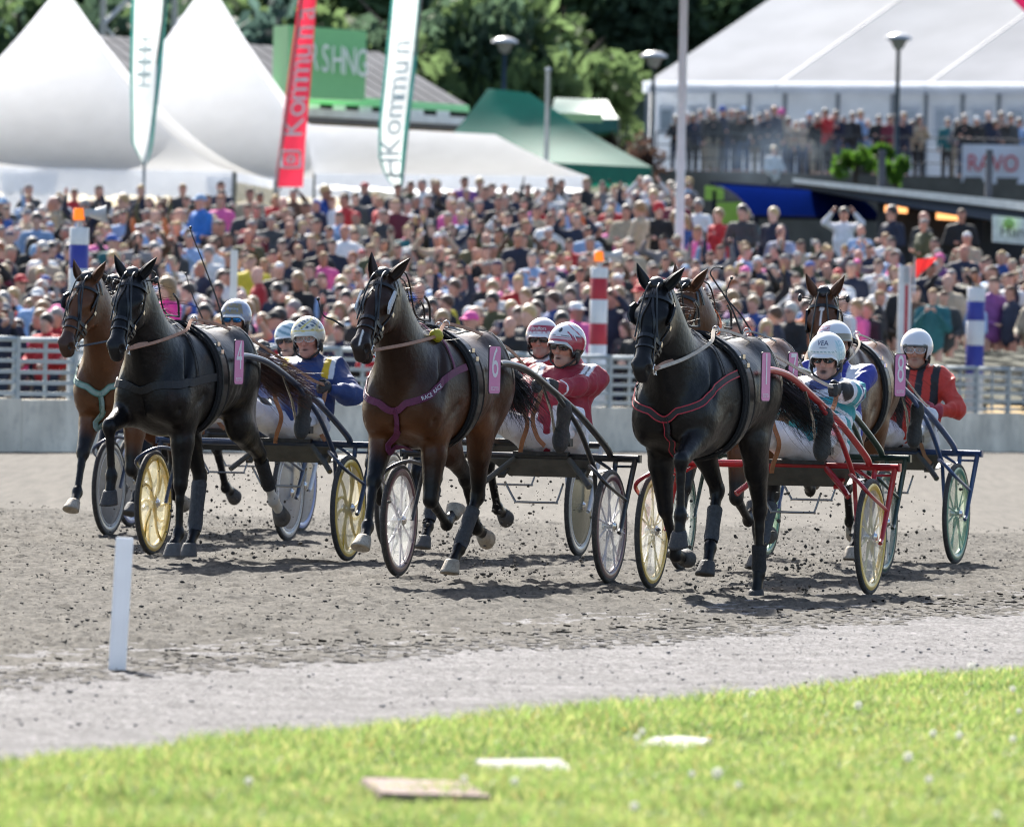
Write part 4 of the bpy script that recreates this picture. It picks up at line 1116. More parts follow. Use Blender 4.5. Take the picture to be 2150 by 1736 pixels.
class Horse:
    """Local frame: x forward, y the horse's left, z up, ground at 0 below the girth."""
    def __init__(h, pose, tilt=50, yaw=0.0, drop=0.0):
        s = SDF(); h.s = s
        s.sweep([(-.74, 1.24, .14, 0.118), (-.66, 1.25, .23, 0.219), (-.55, 1.255, .285, 0.280), (-.42, 1.26, .305, 0.312), (-.25, 1.255, .295, 0.294),
                 (-.05, 1.235, .315, 0.316), (.15, 1.21, .34, 0.316), (.35, 1.19, .355, 0.289), (.52, 1.18, .34, 0.268), (.66, 1.17, .28, 0.241), (.78, 1.16, .17, 0.166)], k=.04, pw=2.15)
        s.ell((.40, 0, 1.475), (.20, .07, .13), k=.09)                    # withers
        for y in (-1, 1):
            s.ell((-.38, y*.13, 1.43), (.17, .10, .13), k=.09)           # croup
            s.ell((-.66, y*.105, 1.27), (.10, .085, .19), k=.07)         # buttock
            s.ell((.71, y*.105, 1.11), (.115, .105, .17), k=.05)         # breast muscle
            s.ell((.55, y*.165, 1.2), (.13, .075, .25), k=.07, Q=np.array([[.94, 0, .34], [0, 1, 0], [-.34, 0, .94]]).T, o=(0, 0, 0)) if False else s.cone((.62, y*.165, 1.05), (.42, y*.13, 1.42), .14, .09, .66, k=.06)
        s.ell((.775, 0, 1.12), (.07, .02, .17), k=.03, op='s')           # groove between the breast muscles
        for y in (-1, 1):
            s.cone((.70, y*.215, 1.02), (.50, y*.205, 1.50), .020, .012, 1, k=.05, op='s')      # shoulder line
            s.cone((.60, y*.265, .98), (.40, y*.285, 1.12), .010, .008, 1, k=.045, op='s')
            s.cone((-.30, y*.285, 1.38), (-.20, y*.30, 1.02), .010, .014, 1, k=.05, op='s')     # flank
            s.cone((-.62, y*.235, 1.36), (-.56, y*.235, 1.02), .006, .008, 1, k=.04, op='s')
        # neck
        ny = np.array([0, 0, 0.0])
        A = [(.50, 1.20, .285), (.64, 1.36, .235), (.77, 1.53, .185), (.87, 1.68, .150), (.945, 1.795, .128)]
        yo = lambda t: math.sin(yaw)*.16*t*t
        h.neck = [np.array([x-drop*.3*i/4, yo(i/4), z-drop*i/4]) for i, (x, z, r) in enumerate(A)]
        for i in range(4):
            s.cone(h.neck[i], h.neck[i+1], A[i][2], A[i+1][2], (.70, .63, .59, .57)[i], k=.07)
        s.cone(h.neck[1]+np.array([-.13, 0, .12]), h.neck[4]+np.array([-.07, 0, .075]), .06, .05, .6, k=.06)   # crest
        s.cone(h.neck[0]+np.array([.19, 0, -.12]), h.neck[3]+np.array([.10, 0, -.07]), .07, .05, .7, k=.05)    # windpipe
        # head
        t = R(tilt)
        Q = _rz(yaw) @ np.array([[math.cos(t), 0, math.sin(t)], [0, 1, 0], [-math.sin(t), 0, math.cos(t)]])
        o = h.neck[4]+_rz(yaw) @ np.array([.055, 0, .065]); h.Q, h.o = Q, o
        H = dict(Q=Q, o=o)
        s.ell((.06, 0, -.035), (.12, .082, .095), k=.05, **H)
        s.cone((.10, 0, .0), (.22, 0, .005), .080, .075, 1.12, k=.04, **H)         # forehead
        s.cone((.20, 0, .0), (.50, 0, -.022), .066, .051, .96, k=.04, **H)        # nasal bone
        for y in (-1, 1):
            s.ell((.17, y*.058, -.105), (.125, .038, .100), k=.035, **H)            # cheek
            s.cone((.24, y*.035, -.13), (.50, y*.02, -.085), .045, .028, .8, k=.03, **H)   # jaw
            s.ell((.185, y*.087, .012), (.050, .026, .030), k=.025, **H)             # brow over the eye
            s.cone((.24, y*.068, -.045), (.40, y*.05, -.05), .016, .010, 1, k=.03, **H)   # facial crest
            s.ell((.545, y*.036, -.022), (.050, .030, .040), k=.025, **H)            # nostril flare
        s.ell((.545, 0, -.055), (.062, .052, .062), k=.03, **H)                     # muzzle
        s.ell((.585, 0, -.085), (.035, .042, .035), k=.02, **H)                     # upper lip
        s.ell((.548, 0, -.118), (.045, .034, .026), k=.018, **H)                    # lower lip
        for y in (-1, 1):
            s.ell((.572, y*.052, -.022), (.022, .017, .030), k=.012, op='s', **H)
            s.ell((.20, y*.105, -.012), (.030, .012, .020), k=.012, op='s', **H)     # eye socket
        s.ell((.585, 0, -.112), (.06, .06, .004), k=.012, op='s', **H)              # mouth
        # legs
        h.leg = {}
        for key in ('FL', 'FR', 'HL', 'HR'):
            y = 1 if key[1] == 'L' else -1
            p = pose[key]
            ab = p[-1]*y           # sideways lean, metres over the whole leg
            if key[0] == 'F':
                sh = np.array([.60, y*.165, 1.08]); el = np.array([.47+.0012*p[0], y*.160, .965+.0010*max(p[0], 0)])
                kn = el+.445*_dir(p[0])+[0, ab*.4, 0]; fe = kn+.325*_dir(p[1])+[0, ab*.35, 0]; co = fe+.105*_dir(p[2])+[0, ab*.15, 0]
                s.cone(sh, el, .125, .10, .62, k=.06)
                m = el+(kn-el)*.38
                s.cone(el+[-.02, 0, .03], m, .118, .088, .78, k=.045); s.cone(m, kn, .086, .051, .88, k=.03)
                f = _dir(p[0]+90)
                s.ell(kn, (.048, .043, .058), k=.02)
                s.cone(kn, kn+(fe-kn)*.35, .043, .033, .8, k=.02); s.cone(kn+(fe-kn)*.3, fe, .033, .033, .78, k=.015)
                bk = -np.cross([0, 1, 0], (fe-kn)/.325); bk = bk if True else bk
                s.cone(kn+(fe-kn)*.15+.02*_dir(p[1]-90), fe+.012*_dir(p[1]-90), .015, .016, .8, k=.015)      # tendon
            else:
                hip = np.array([-.44, y*.135, 1.20]); st = hip+.27*_dir(p[0])+[0, y*.03, 0]
                kn = st+.475*_dir(p[1])+[0, ab*.4-y*.03, 0]; fe = kn+.385*_dir(p[2])+[0, ab*.45, 0]; co = fe+.115*_dir(p[3])+[0, ab*.15, 0]
                s.cone(hip+[-.04, 0, .03], st, .215, .125, .56, k=.07)
                s.cone(hip+[-.17, 0, -.02], st+(kn-st)*.40+.05*_dir(p[1]-90), .13, .075, .6, k=.06)
                m = st+(kn-st)*.4
                s.cone(st, m, .130, .100, .68, k=.04); s.cone(m, kn+.012*_dir(p[1]-90), .091, .052, .74, k=.03)
                pt = kn+.055*_dir(p[2]-90)-.055*_dir(p[2])
                s.cone(kn, pt, .046, .026, .72, k=.025)                                                  # point of hock
                s.cone(m+.07*_dir(p[1]-90), pt, .02, .016, .6, k=.03)                                       # hamstring tendon
                s.ell(kn, (.052, .043, .060), k=.02)
                s.cone(kn, kn+(fe-kn)*.3, .047, .036, .78, k=.02); s.cone(kn+(fe-kn)*.25, fe, .036, .036, .78, k=.015)
                s.cone(pt, fe+.014*_dir(p[2]-90), .016, .016, .8, k=.015)
            pa = p[3] if key[0] == 'H' else p[2]
            ca = p[2] if key[0] == 'H' else p[1]
            s.ell(fe, (.045, .040, .048), k=.018)
            s.ell(fe+.03*_dir(ca-90), (.026, .026, .032), k=.015)      # ergot
            s.cone(fe, co, .037, .040, .85, k=.018)
            h.leg[key] = dict(kn=kn, fe=fe, co=co, ca=ca, pa=pa, ho=p[-2], y=y)
    def hp(h, a, b, c): return h.o+h.Q @ np.array([a, b, c])      # head space -> body space


HOOFC = {'tan': (.42, .36, .29), 'grey': (.10, .096, .094), 'dark': (.05, .048, .05)}


def build_horse(name, label, B, a, pose, coat, coat2, points, tilt=50, yaw=0.0, drop=0.0, hoof='grey', marks=None, res=.0115,
                harness=None, turn=3.5, boots=(), num=None, socks=(), tailc=(.012, .010, .010), mane=(.014, .012, .012), ears=(20, 20), tail=None, detail=True):
    """B: middle of the sulky's cross bar on the ground; a: heading in degrees towards the left of the view"""
    H = Horse(pose, tilt, yaw, drop); s = H.s
    org = np.array([B[0], B[1], 0])+_rz(R(-(90+a))) @ np.array([1.72, 0, 0])
    th = R(-(90+a+turn)); Rw = _rz(th)
    V, Q = s.mesh(res, relax=2)
    nv = normals(V, Q); bw = np.clip((V[:, 2]-.85)/.2, 0, 1)*np.clip((1.0-V[:, 0])/.3, 0, 1)
    ribs = np.sin((V[:, 0]+.25*(V[:, 2]-1.2))*2*math.pi/.085)*np.clip(1-np.abs((V[:, 0]-.0)/.30)**2, 0, 1)*np.clip(1-np.abs((V[:, 2]-1.17)/.22)**2, 0, 1)
    und = wrinkle(V, .0042, int(abs(B[0])*37)+2, .38)+wrinkle(V, .0022, int(abs(B[1])*7), .8)
    V = V+nv*(ribs*.0024+und*bw)[:, None]
    # coat colours, with nostril shade painted in
    coat, coat2, points = (np.array(c, float) for c in (coat, coat2, points))
    n = np.sin(V[:, 0]*9+V[:, 2]*7)*np.sin(V[:, 1]*11+V[:, 0]*5)*.5+.5
    c = coat[None]*(.9+.2*n[:, None])
    w = np.clip((1.28-V[:, 2])/.35, 0, 1)*np.clip((V[:, 2]-.75)/.2, 0, 1)*.8     # lighter flanks and breast
    c = c*(1-w[:, None])+coat2*w[:, None]
    def near(p, q, r):
        p, q = np.asarray(p), np.asarray(q); ab = q-p
        t = np.clip(((V-p) @ ab)/(ab @ ab), 0, 1)
        return np.linalg.norm(V-(p+t[:, None]*ab), axis=1) < r
    for k, L in H.leg.items():
        up = L['kn']+.12*(np.array([0, 0, 1.0])*.5+.5*(L['kn']-L['fe'])/np.linalg.norm(L['kn']-L['fe']))
        d0 = np.linalg.norm(V-L['kn'], axis=1)
        wk = np.clip((.20-d0)/.1, 0, 1)
        wk = np.where(near(L['kn'], L['fe'], .085) | near(L['fe'], L['co'], .085), 1, wk)
        c = c*(1-wk[:, None])+points*wk[:, None]
        if k in socks:
            m_ = near(L['fe']+(L['kn']-L['fe'])*.12, L['co'], .075)
            c[m_] = (.62, .58, .53)
    hl = (V-H.o) @ H.Q
    mz = (hl[:, 0] > .47) & (hl[:, 0] < .7) & (np.abs(hl[:, 1]) < .12) & (np.abs(hl[:, 2]) < .2)
    c[mz] = c[mz]*.35+np.array([.016, .015, .016])*.65
    inh = (hl[:, 0] > 0) & (hl[:, 0] < .66) & (np.abs(hl[:, 1]) < .14) & (hl[:, 2] > -.02)
    for (hx, hy, rx, ry) in (marks or ()):
        e = ((hl[:, 0]-hx)/rx)**2+((hl[:, 1]-hy)/ry)**2
        m_ = inh & (e < 1); c[m_] = (.72, .69, .66)
    for y in (-1, 1):
        m_ = np.linalg.norm((hl-np.array([.578, y*.05, -.022]))/np.array([.02, .02, .026]), axis=1) < 1
        c[m_] = (.006, .005, .005)  # nostril hollows darkened, their shade put into the vertex colour
    cm = mat('horse_coat', attr='col', rough=.35, spec=.26, var=.35, scale=4, bump=.2, bscale=34, dirt=.07, dirtcol=(.10, .085, .07))
    root = link(name, np_mesh('horse', V, Q, mats=[cm], col=c), None, label, 'horse', 'trotting horses racing on the track', loc=org, rz=th)
    # eyes, ears, hooves
    for y in (-1, 1):
        MB().sphere(H.hp(.198, y*.086, -.010), (.024, .019, .020), 12, Q=H.Q).build('eye', mat('eye_black', (.008, .006, .005), .05, var=0, coat=1), root)
        e = MB(); base = H.hp(-.005, y*.052, .030)
        up = H.Q @ np.array([-.82, y*math.sin(R(ears[0 if y < 0 else 1])), .42]); up /= np.linalg.norm(up)
        fw = H.Q @ np.array([.35, y*.55, .75]); fw -= up*(fw @ up); fw /= np.linalg.norm(fw); sd = np.cross(up, fw)
        rows = [(0, .028, 1.5), (.02, .034, 1.75), (.05, .036, 2.0), (.085, .030, 2.2), (.12, .019, 2.4), (.15, .008, 2.6), (.165, .002, 2.8)]
        nr, ns = len(rows), 13; Vs = []
        for dr in (0, -.006):
            for (t_, r_, op) in rows:
                r_ = max(r_+dr, .001)
                for j in range(ns):
                    ph = math.pi+(j/(ns-1)*2-1)*(math.pi-op*.36)
                    Vs.append(base+up*t_+fw*(math.cos(ph)*r_*.8+.008)+sd*math.sin(ph)*r_+fw*.02*math.sin(t_*12))
        Fs = []; o_ = nr*ns
        for i in range(nr-1):
            for j in range(ns-1):
                q = (i*ns+j, i*ns+j+1, (i+1)*ns+j+1, (i+1)*ns+j)
                Fs += [q, tuple(o_+k for k in q[::-1])]
            for j in (0, ns-1):
                a_, b_ = i*ns+j, (i+1)*ns+j; Fs.append((a_, b_, b_+o_, a_+o_))
        e.add(Vs, Fs, 0, True)
        e.build('ear', mat(name+'_ear_%d' % int(coat[0]*1e4), tuple(coat*.9), .6, var=.2, scale=20), root)
    for k, L in H.leg.items():
        mb = MB(); ho = R(L['ho'])
        Qh = np.array([[math.cos(ho), 0, -math.sin(ho)], [0, 1, 0], [math.sin(ho), 0, math.cos(ho)]])
        Vs = []; ng = 16
        for (z, r_, fx) in ((.012, .040, .004), (0, .0465, .006), (-.03, .052, .015), (-.065, .059, .028), (-.082, .061, .033), (-.082, .047, .033), (-.068, .03, .03)):
            for j in range(ng):
                t_ = 2*math.pi*j/ng; x_ = math.cos(t_)*r_*(1.12 if math.cos(t_) > 0 else .92)
                Vs.append(L['co']+Qh @ np.array([fx+x_, math.sin(t_)*r_, z]))
        Fs = [(i*ng+j, (i+1)*ng+j, (i+1)*ng+(j+1) % ng, i*ng+(j+1) % ng) for i in range(6) for j in range(ng)]
        Fs += [tuple(6*ng+j for j in range(ng))[::-1], tuple(range(ng))]
        mb.add(Vs, [f[::-1] for f in Fs], 0, True)
        hc = hoof if isinstance(hoof, str) else hoof.get(k, 'grey')
        mb.build('hoof', mat('hoof_'+hc, HOOFC[hc], .75, var=.25, scale=25, bump=.3, bscale=80, dirt=.8), root)
        L['hoof_low'] = L['co']+Qh @ np.array([.03, 0, -.08])
    # mane and tail
    hm = mat('hair_%02d' % int(mane[0]*1000), mane, .45, var=.4, scale=30)
    rg = np.random.default_rng(int(abs(B[0])*100)+3)
    def strands(pts_fn, n_, w_, nm, mt):
        Vs, Fs = [], []
        for i in range(n_):
            P = cr(pts_fn(i), 4); sd = rg.normal(size=3); sd /= np.linalg.norm(sd); k0 = len(Vs); m_ = len(P)
            for j, p in enumerate(P):
                ww = w_*(1-.75*j/m_)
                Vs += [p-sd*ww, p+sd*ww]
            Fs += [(k0+2*j, k0+2*j+1, k0+2*j+3, k0+2*j+2) for j in range(m_-1)]
        return link(nm, np_mesh(nm, Vs, Fs, mats=[mt]), root)
    def mane_pt(i):
        t_ = rg.random()*3.9+.02; j = int(t_); f = t_-j
        c0 = H.neck[j]*(1-f)+H.neck[min(j+1, 4)]*f
        up = np.array([-.76, 0, .65]); r_ = [.235, .205, .170, .150, .135][j]*(1-f)+[.235, .205, .170, .150, .135][min(j+1, 4)]*f
        p = c0+up*(r_-.035); sdv = rg.normal(0, .5)
        L_ = .05+.08*rg.random()
        d = np.array([-.75, 0, .45]) * (.6+rg.random()*.8)+np.array([0, sdv, 0])
        return [p, p+d*L_*.45, p+d*L_*.8+[0, sdv*.02, -.01], p+d*L_*1.0+[-.03, sdv*.05, -.05*rg.random()]]
    strands(mane_pt, 520, .0028, 'mane', hm)
    tm = mat('tail_%02d' % int(tailc[0]*1000), tailc, .5, var=.5, scale=14)
    tl = tail or [(-.74, 0, 1.38), (-.84, .02, 1.36), (-.95, .08, 1.27), (-1.02, .16, 1.15), (-1.05, .23, 1.03)]
    tl = np.array(tl, float)
    def tail_pt(i):
        f = rg.random(); e = rg.normal(0, 1, 3)
        L_ = .55+.40*rg.random(); out = []
        for j, p in enumerate(tl):
            q = tl[0]+(p-tl[0])*L_*(1+0*f)
            out.append(q+e*np.array([.02, .024, .024])*(j*.65+.35)*(1 if j else .6)+rg.normal(0, .008, 3)*j*.5)
        return out
    strands(tail_pt, 1300, .0027, 'tail', tm)
    if harness: harness_up(root, H, harness, num, detail)
    for (k, f0, f1, rr, bc) in boots:
        L = H.leg[k]; p, q = L['kn']+(L['fe']-L['kn'])*f0, L['kn']+(L['fe']-L['kn'])*f1
        P = np.array([p+(q-p)*t_ for t_ in (0, .06, .3, .6, .85, 1)])
        MB().tube(P, np.array([.95, 1.06, 1, .96, 1.05, .92])*rr, 14).build('leg_boot', mat('boot_'+bc, {'black': (.018, .018, .02), 'grey': (.055, .058, .064), 'white': (.5, .5, .5)}[bc], .8, var=.3, scale=40, bump=.4, bscale=90, dirt=.35), root)
    H.root, H.Rw, H.org = root, Rw, org
    return H


def harness_up(root, H, hs, num, detail=True):
    s = H.s; lea = mat('leather_black', (.013, .013, .014), .38, var=.2, scale=30, coat=.15)
    chrome = mat('chrome', (.7, .7, .7), .18, metal=1, var=.05)
    colr = hs.get('collar')
    Q = H.Q; e1, e2, e3 = Q[:, 0], Q[:, 1], Q[:, 2]
    br = MB()
    def hring(h0, c0, ax1, ax2, w, mb=br, a0=0, a1=2*math.pi, closed=True, off=.003, n=26):
        P, N = s.ring(H.hp(*h0), ax1, ax2, n, .3, off, a0, a1, closed); mb.ribbon(P, N, w, .005, 0, closed); return P, N
    # bridle: noseband, cheek pieces, brow band, crown piece, face straps
    bp = empty_part('bridle', root)
    hring((.36, 0, -.04), 0, e2, e3, .026)
    hring((.41, 0, -.045), 0, e2, (e3*.97+e1*.25), .014)
    hring((.085, 0, -.01), 0, e2, (e3*.97+e1*.2), .022, a0=-.25, a1=math.pi+.25, closed=False, off=.006)
    hring((.02, 0, -.05), 0, e2, (e3*.8-e1*.6), .022, off=.006, a0=-.35, a1=math.pi+.35, closed=False)
    for y in (-1, 1):
        pts = [H.hp(.01, y*.09, .02), H.hp(.10, y*.12, -.03), H.hp(.22, y*.12, -.07), H.hp(.36, y*.10, -.07), H.hp(.50, y*.08, -.075)]
        P, N = s.proj(cr(pts, 5), .003); br.ribbon(P, N, .020, .005)
        pts = [H.hp(.02, y*.01, .1), H.hp(.12, y*.012, .1), H.hp(.20, y*.028, .1), H.hp(.30, y*.06, .07), H.hp(.37, y*.075, .02), H.hp(.50, y*.075, -.05)]
        P, N = s.proj(cr(pts, 5), .004)
        if hs.get('face', True): br.ribbon(P, N, .016, .005)
    br.build('strap', lea, bp)
    # bit rings and buckles
    H.bit = {}
    for y in (-1, 1):
        bt = MB()
        c = s.proj(np.array([H.hp(.515, y*.075, -.095)]), .012)[0][0]; H.bit[y] = c
        bt.tube([c+.030*(math.cos(t)*e1+math.sin(t)*e3) for t in np.linspace(0, 2*math.pi, 15)[:-1]], .0045, 6, closed=True)
        bt.bar(c+e3*.04, c-e3*.05, .0045, 6)
        bt.build('bit_ring', chrome, bp)
        for hh in (.36, .22): MB().box(s.proj(np.array([H.hp(hh, y*.12, -.07)]), .008)[0][0], (.028, .012, .022), rot=Q).build('buckle', chrome, bp)
    # poll decoration
    MB().sphere(H.hp(-.01, 0, .075), (.045, .05, .022), 10, Q=Q).build('poll_pad', lea, bp)
    bl = hs.get('blinker')
    if bl:
        for y in (-1, 1):
            mb = MB(); c = H.hp(.165, y*.100, -.005); t0 = e1*.068; u0 = e3*.040+e2*y*.012
            if bl == 'open':
                P = []; pts = [(-1, -.9), (-.2, -1), (.7, -1), (1.1, -.5), (1.1, .55), (.6, 1), (-.4, 1), (-1, .6)]
                fr = [c+t0*a_+u0*b_+e2*y*(.022*b_+.012) for a_, b_ in pts]; bk = [p-e2*y*.012 for p in fr]
                k_ = len(pts); mb.add(fr+bk, [tuple(range(k_)), tuple(range(k_, 2*k_))[::-1]]+[(i, i+k_, (i+1) % k_+k_, (i+1) % k_) for i in range(k_)])
                mb.build('blinker', lea, bp)
            else:
                pts = [(-.1, -1), (.7, -1.0), (1.15, -.3), (1.1, .6), (.6, 1), (-.9, 1), (-1.2, .3), (-.9, -.6)]
                fr = [c+e1*(.02+.075*a_)+e3*(.0+.040*b_)+e2*y*(-.006+.012*b_+.012*abs(a_)) for a_, b_ in pts]; bk = [p-e2*y*.014-e1*.006 for p in fr]
                k_ = len(pts); mb.add(fr+bk, [tuple(range(k_)), tuple(range(k_, 2*k_))[::-1]]+[(i, i+k_, (i+1) % k_+k_, (i+1) % k_) for i in range(k_)])
                mb.build('sheepskin_pad', mat('fleece_white', (.75, .76, .78), .95, var=.1, scale=80, bump=.6, bscale=220) if bl == 'white' else lea, bp)
    if hs.get('earplug'):
        for y in (-1, 1): MB().tube([H.hp(.02, y*.09, .02), H.hp(.02, y*.15, .03)], .005, 6).sphere(H.hp(.02, y*.165, .03), (.030, .016, .022), 10, Q=Q).build('ear_pull', lea, bp)
    # collar: Y breast strap, or a plain band round the breast
    if colr:
        kind, cc, edge = colr
        cmat = mat('collar_%s' % hs['tagc'], cc, .6, var=.12, scale=40)
        cm = MB(); ed = MB()
        yj = [.80, 0, 1.07]
        if kind == 'Y':
            for y in (-1, 1):
                pts = [(.30, y*.30, 1.36), (.46, y*.30, 1.33), (.60, y*.25, 1.27), (.72, y*.17, 1.18), (.80, y*.08, 1.11), (.83, 0, 1.06)]
                P, N = s.proj(cr(pts, 6), .006); cm.ribbon(P, N, .045, .006)
                if edge is not None:
                    for o_ in (-.019, .019):
                        T = np.gradient(P, axis=0); S_ = np.cross(T, N); S_ /= np.linalg.norm(S_, axis=1)[:, None]
                        ed.ribbon(P+S_*o_+N*.0055, N, .007, .003)
                P, N = s.proj(cr([(.46, y*.30, 1.33), (.44, y*.24, 1.42), (.43, y*.12, 1.55), (.42, 0, 1.63)], 6), .006); cm.ribbon(P, N, .022, .005)
            P, N = s.proj(cr([(.83, 0, 1.07), (.84, 0, .98), (.80, 0, .88), (.68, 0, .80), (.52, 0, .78)], 6), .006); cm.ribbon(P, N, .042, .006)
            if edge is not None:
                for o_ in (-.017, .017): ed.ribbon(P+np.array([0, o_, 0])+N*.0055, N, .006, .003)
            H.coll = s.proj(cr([(.46, .30, 1.33), (.60, .25, 1.27), (.72, .17, 1.18), (.80, .08, 1.11), (.83, 0, 1.06)], 8), .013)
        else:
            P, N = s.proj(cr([(.25, .34, 1.24), (.45, .32, 1.22), (.62, .24, 1.19), (.76, .12, 1.17), (.80, 0, 1.16), (.76, -.12, 1.17), (.62, -.24, 1.19), (.45, -.32, 1.22), (.25, -.34, 1.24)], 6), .006)
            cm.ribbon(P, N, .055, .006)
            for y in (-1, 1):
                P, N = s.proj(cr([(.50, y*.3, 1.21), (.47, y*.22, 1.42), (.43, y*.1, 1.58), (.42, 0, 1.63)], 6), .006); cm.ribbon(P, N, .02, .005)
        cp = cm.build('breast_collar', cmat, root)
        if edge is not None: ed.build('edging', mat('edge_%s' % hs['tagc'], edge, .6, var=.05), cp)
    if colr and hs.get('text'):
        for y in (-1, 1):
            P, N = s.proj(cr([(.46, y*.30, 1.33), (.60, y*.25, 1.27), (.72, y*.17, 1.18), (.80, y*.08, 1.11), (.83, 0, 1.06)], 10), .0135)
            if y < 0: P, N = P[::-1], N[::-1]
            P, N = (P[::-1], N[::-1]) if True else (P, N)
            ln = np.concatenate([[0], np.cumsum(np.linalg.norm(np.diff(P, axis=0), axis=1))]); T = np.gradient(P, axis=0); T /= np.linalg.norm(T, axis=1)[:, None]; S_ = np.cross(N, T)
            def fn(x, yy):
                t = ln[-1]*.5+x; p = np.array([np.interp(t, ln, P[:, i]) for i in range(3)]); q = np.array([np.interp(t, ln, S_[:, i]) for i in range(3)])
                return p+q*yy
            text_on('lettering', hs['text'], .036, cp, mat('white_paint', (.82, .82, .84), .5, var=.03), fn, 1.0)
    # saddle pad, girth, back strap, terrets
    pad = MB()
    pads = mat('saddle_pad_black', (.012, .012, .013), .95, var=.3, scale=50, bump=.6, bscale=160)
    P, N = s.ring((.20, 0, 1.22), (0, 1, 0), (0, 0, 1), 44, .6, .008)
    pad.ribbon(P, N, .15, .016, 0, True); sp = pad.build('saddle_pad', pads, root)
    sd = MB(); P2, N2 = s.ring((.20, 0, 1.22), (0, 1, 0), (0, 0, 1), 44, .6, .026); sd.ribbon(P2, N2, .06, .007, 0, True)
    P, N = s.proj(cr([(.20, 0, 1.62), (-.05, 0, 1.60), (-.35, 0, 1.62), (-.60, 0, 1.56), (-.72, 0, 1.46)], 7), .005); sd.ribbon(P, N, .026, .006)
    for y in (-1, 1):
        P, N = s.proj(cr([(-.35, y*.02, 1.62), (-.42, y*.2, 1.45), (-.46, y*.3, 1.25)], 6), .004); sd.ribbon(P, N, .018, .004)
    sd.build('girth', lea, root)
    H.ter = {}
    for y in (-1, 1):
        tr = MB()
        c = s.proj(np.array([(.20, y*.09, 1.56)]), .035)[0][0]; H.ter[y] = c+np.array([0, 0, .03])
        tr.tube([c+np.array([0, .022*math.cos(t), .03+.022*math.sin(t)]) for t in np.linspace(0, 2*math.pi, 13)[:-1]], .004, 6, closed=True)
        tr.bar(c+[0, 0, -.03], c+[0, 0, .012], .005, 6)
        for zz in (1.47, 1.42, 1.36): tr.box(s.proj(np.array([(.20, y*.3, zz)]), .04)[0][0], (.05, .014, .03)) if False else None
        tr.build('terret', chrome, root)
        for zz in (1.47, 1.40): MB().box(s.proj(np.array([(.20, y*.3, zz)]), .04)[0][0], (.045, .012, .026)).build('buckle', chrome, root)
    # check rein along the crest
    ck = MB()
    hook = s.proj(np.array([(.22, 0, 1.62)]), .05)[0][0]
    for y in (-1, 1):
        ck.tube(cr([H.hp(.36, y*.07, .02), H.hp(.2, y*.05, .085), H.hp(.02, y*.03, .10), H.neck[4]+np.array([-.17, y*.05, .12]), H.neck[2]+np.array([-.22, y*.03, .14]), hook], 5), .006, 6)
    ck.tube(cr([hook, hook+np.array([.02, 0, .10]), hook+np.array([.10, 0, .15])], 5), .008, 7)
    ck.build('check_rein', lea, root)
    if num:
        y = 1
        base = s.proj(np.array([(.12, .36, 1.33)]), .09)[0][0]
        pk = MB(); w_, h_, r_ = .15, .30, .022
        out = []
        for (cx, cz, a0) in ((1, 1, 0), (-1, 1, 90), (-1, -1, 180), (1, -1, 270)):
            for k_ in range(5):
                t = R(a0+k_*22.5); out.append((cx*(w_/2-r_)+r_*math.cos(t), cz*(h_/2-r_)+r_*math.sin(t)))
        pa_ = R(hs.get('plate', 10))
        def bend(x, z, d): return base+np.array([x*.95*math.cos(pa_)+d*math.sin(pa_), -x*.95*math.sin(pa_)+d*math.cos(pa_), z])
        k_ = len(out)
        for (sc_, d0, d1, m_) in ((1.0, 0, .006, 0), (.93, .006, .008, 1)):
            fr = [bend(x*sc_, z*(1-(1-sc_)*.5), d1) for x, z in out]; bk = [bend(x*sc_, z*(1-(1-sc_)*.5), d0) for x, z in out]
            pk.add(fr+bk, [tuple(range(k_))[::-1], tuple(range(k_, 2*k_))]+[(i, (i+1) % k_, (i+1) % k_+k_, i+k_) for i in range(k_)], m_)
        pn = pk.build('number_plate', [mat('plate_rim', (.07, .05, .06), .5, var=0), mat('plate_pink', (.74, .25, .47), .45, var=.03)], root)
        wm = mat('white_paint', (.82, .82, .84), .5, var=.03)
        text_on('number', num, .27, pn, wm, lambda x, z: bend(-x, z+.035, .0095), .72)
        text_on('lettering', 'BACKE RACE', .03, pn, wm, lambda x, z: bend(-x, z-.112, .0095), .72) if False else None
        text_on('lettering', 'RECEPTEN', .034, pn, wm, lambda x, z: bend(-x, z-.115, .0095), .62)


def empty_part(name, parent):
    return link(name, None, parent)
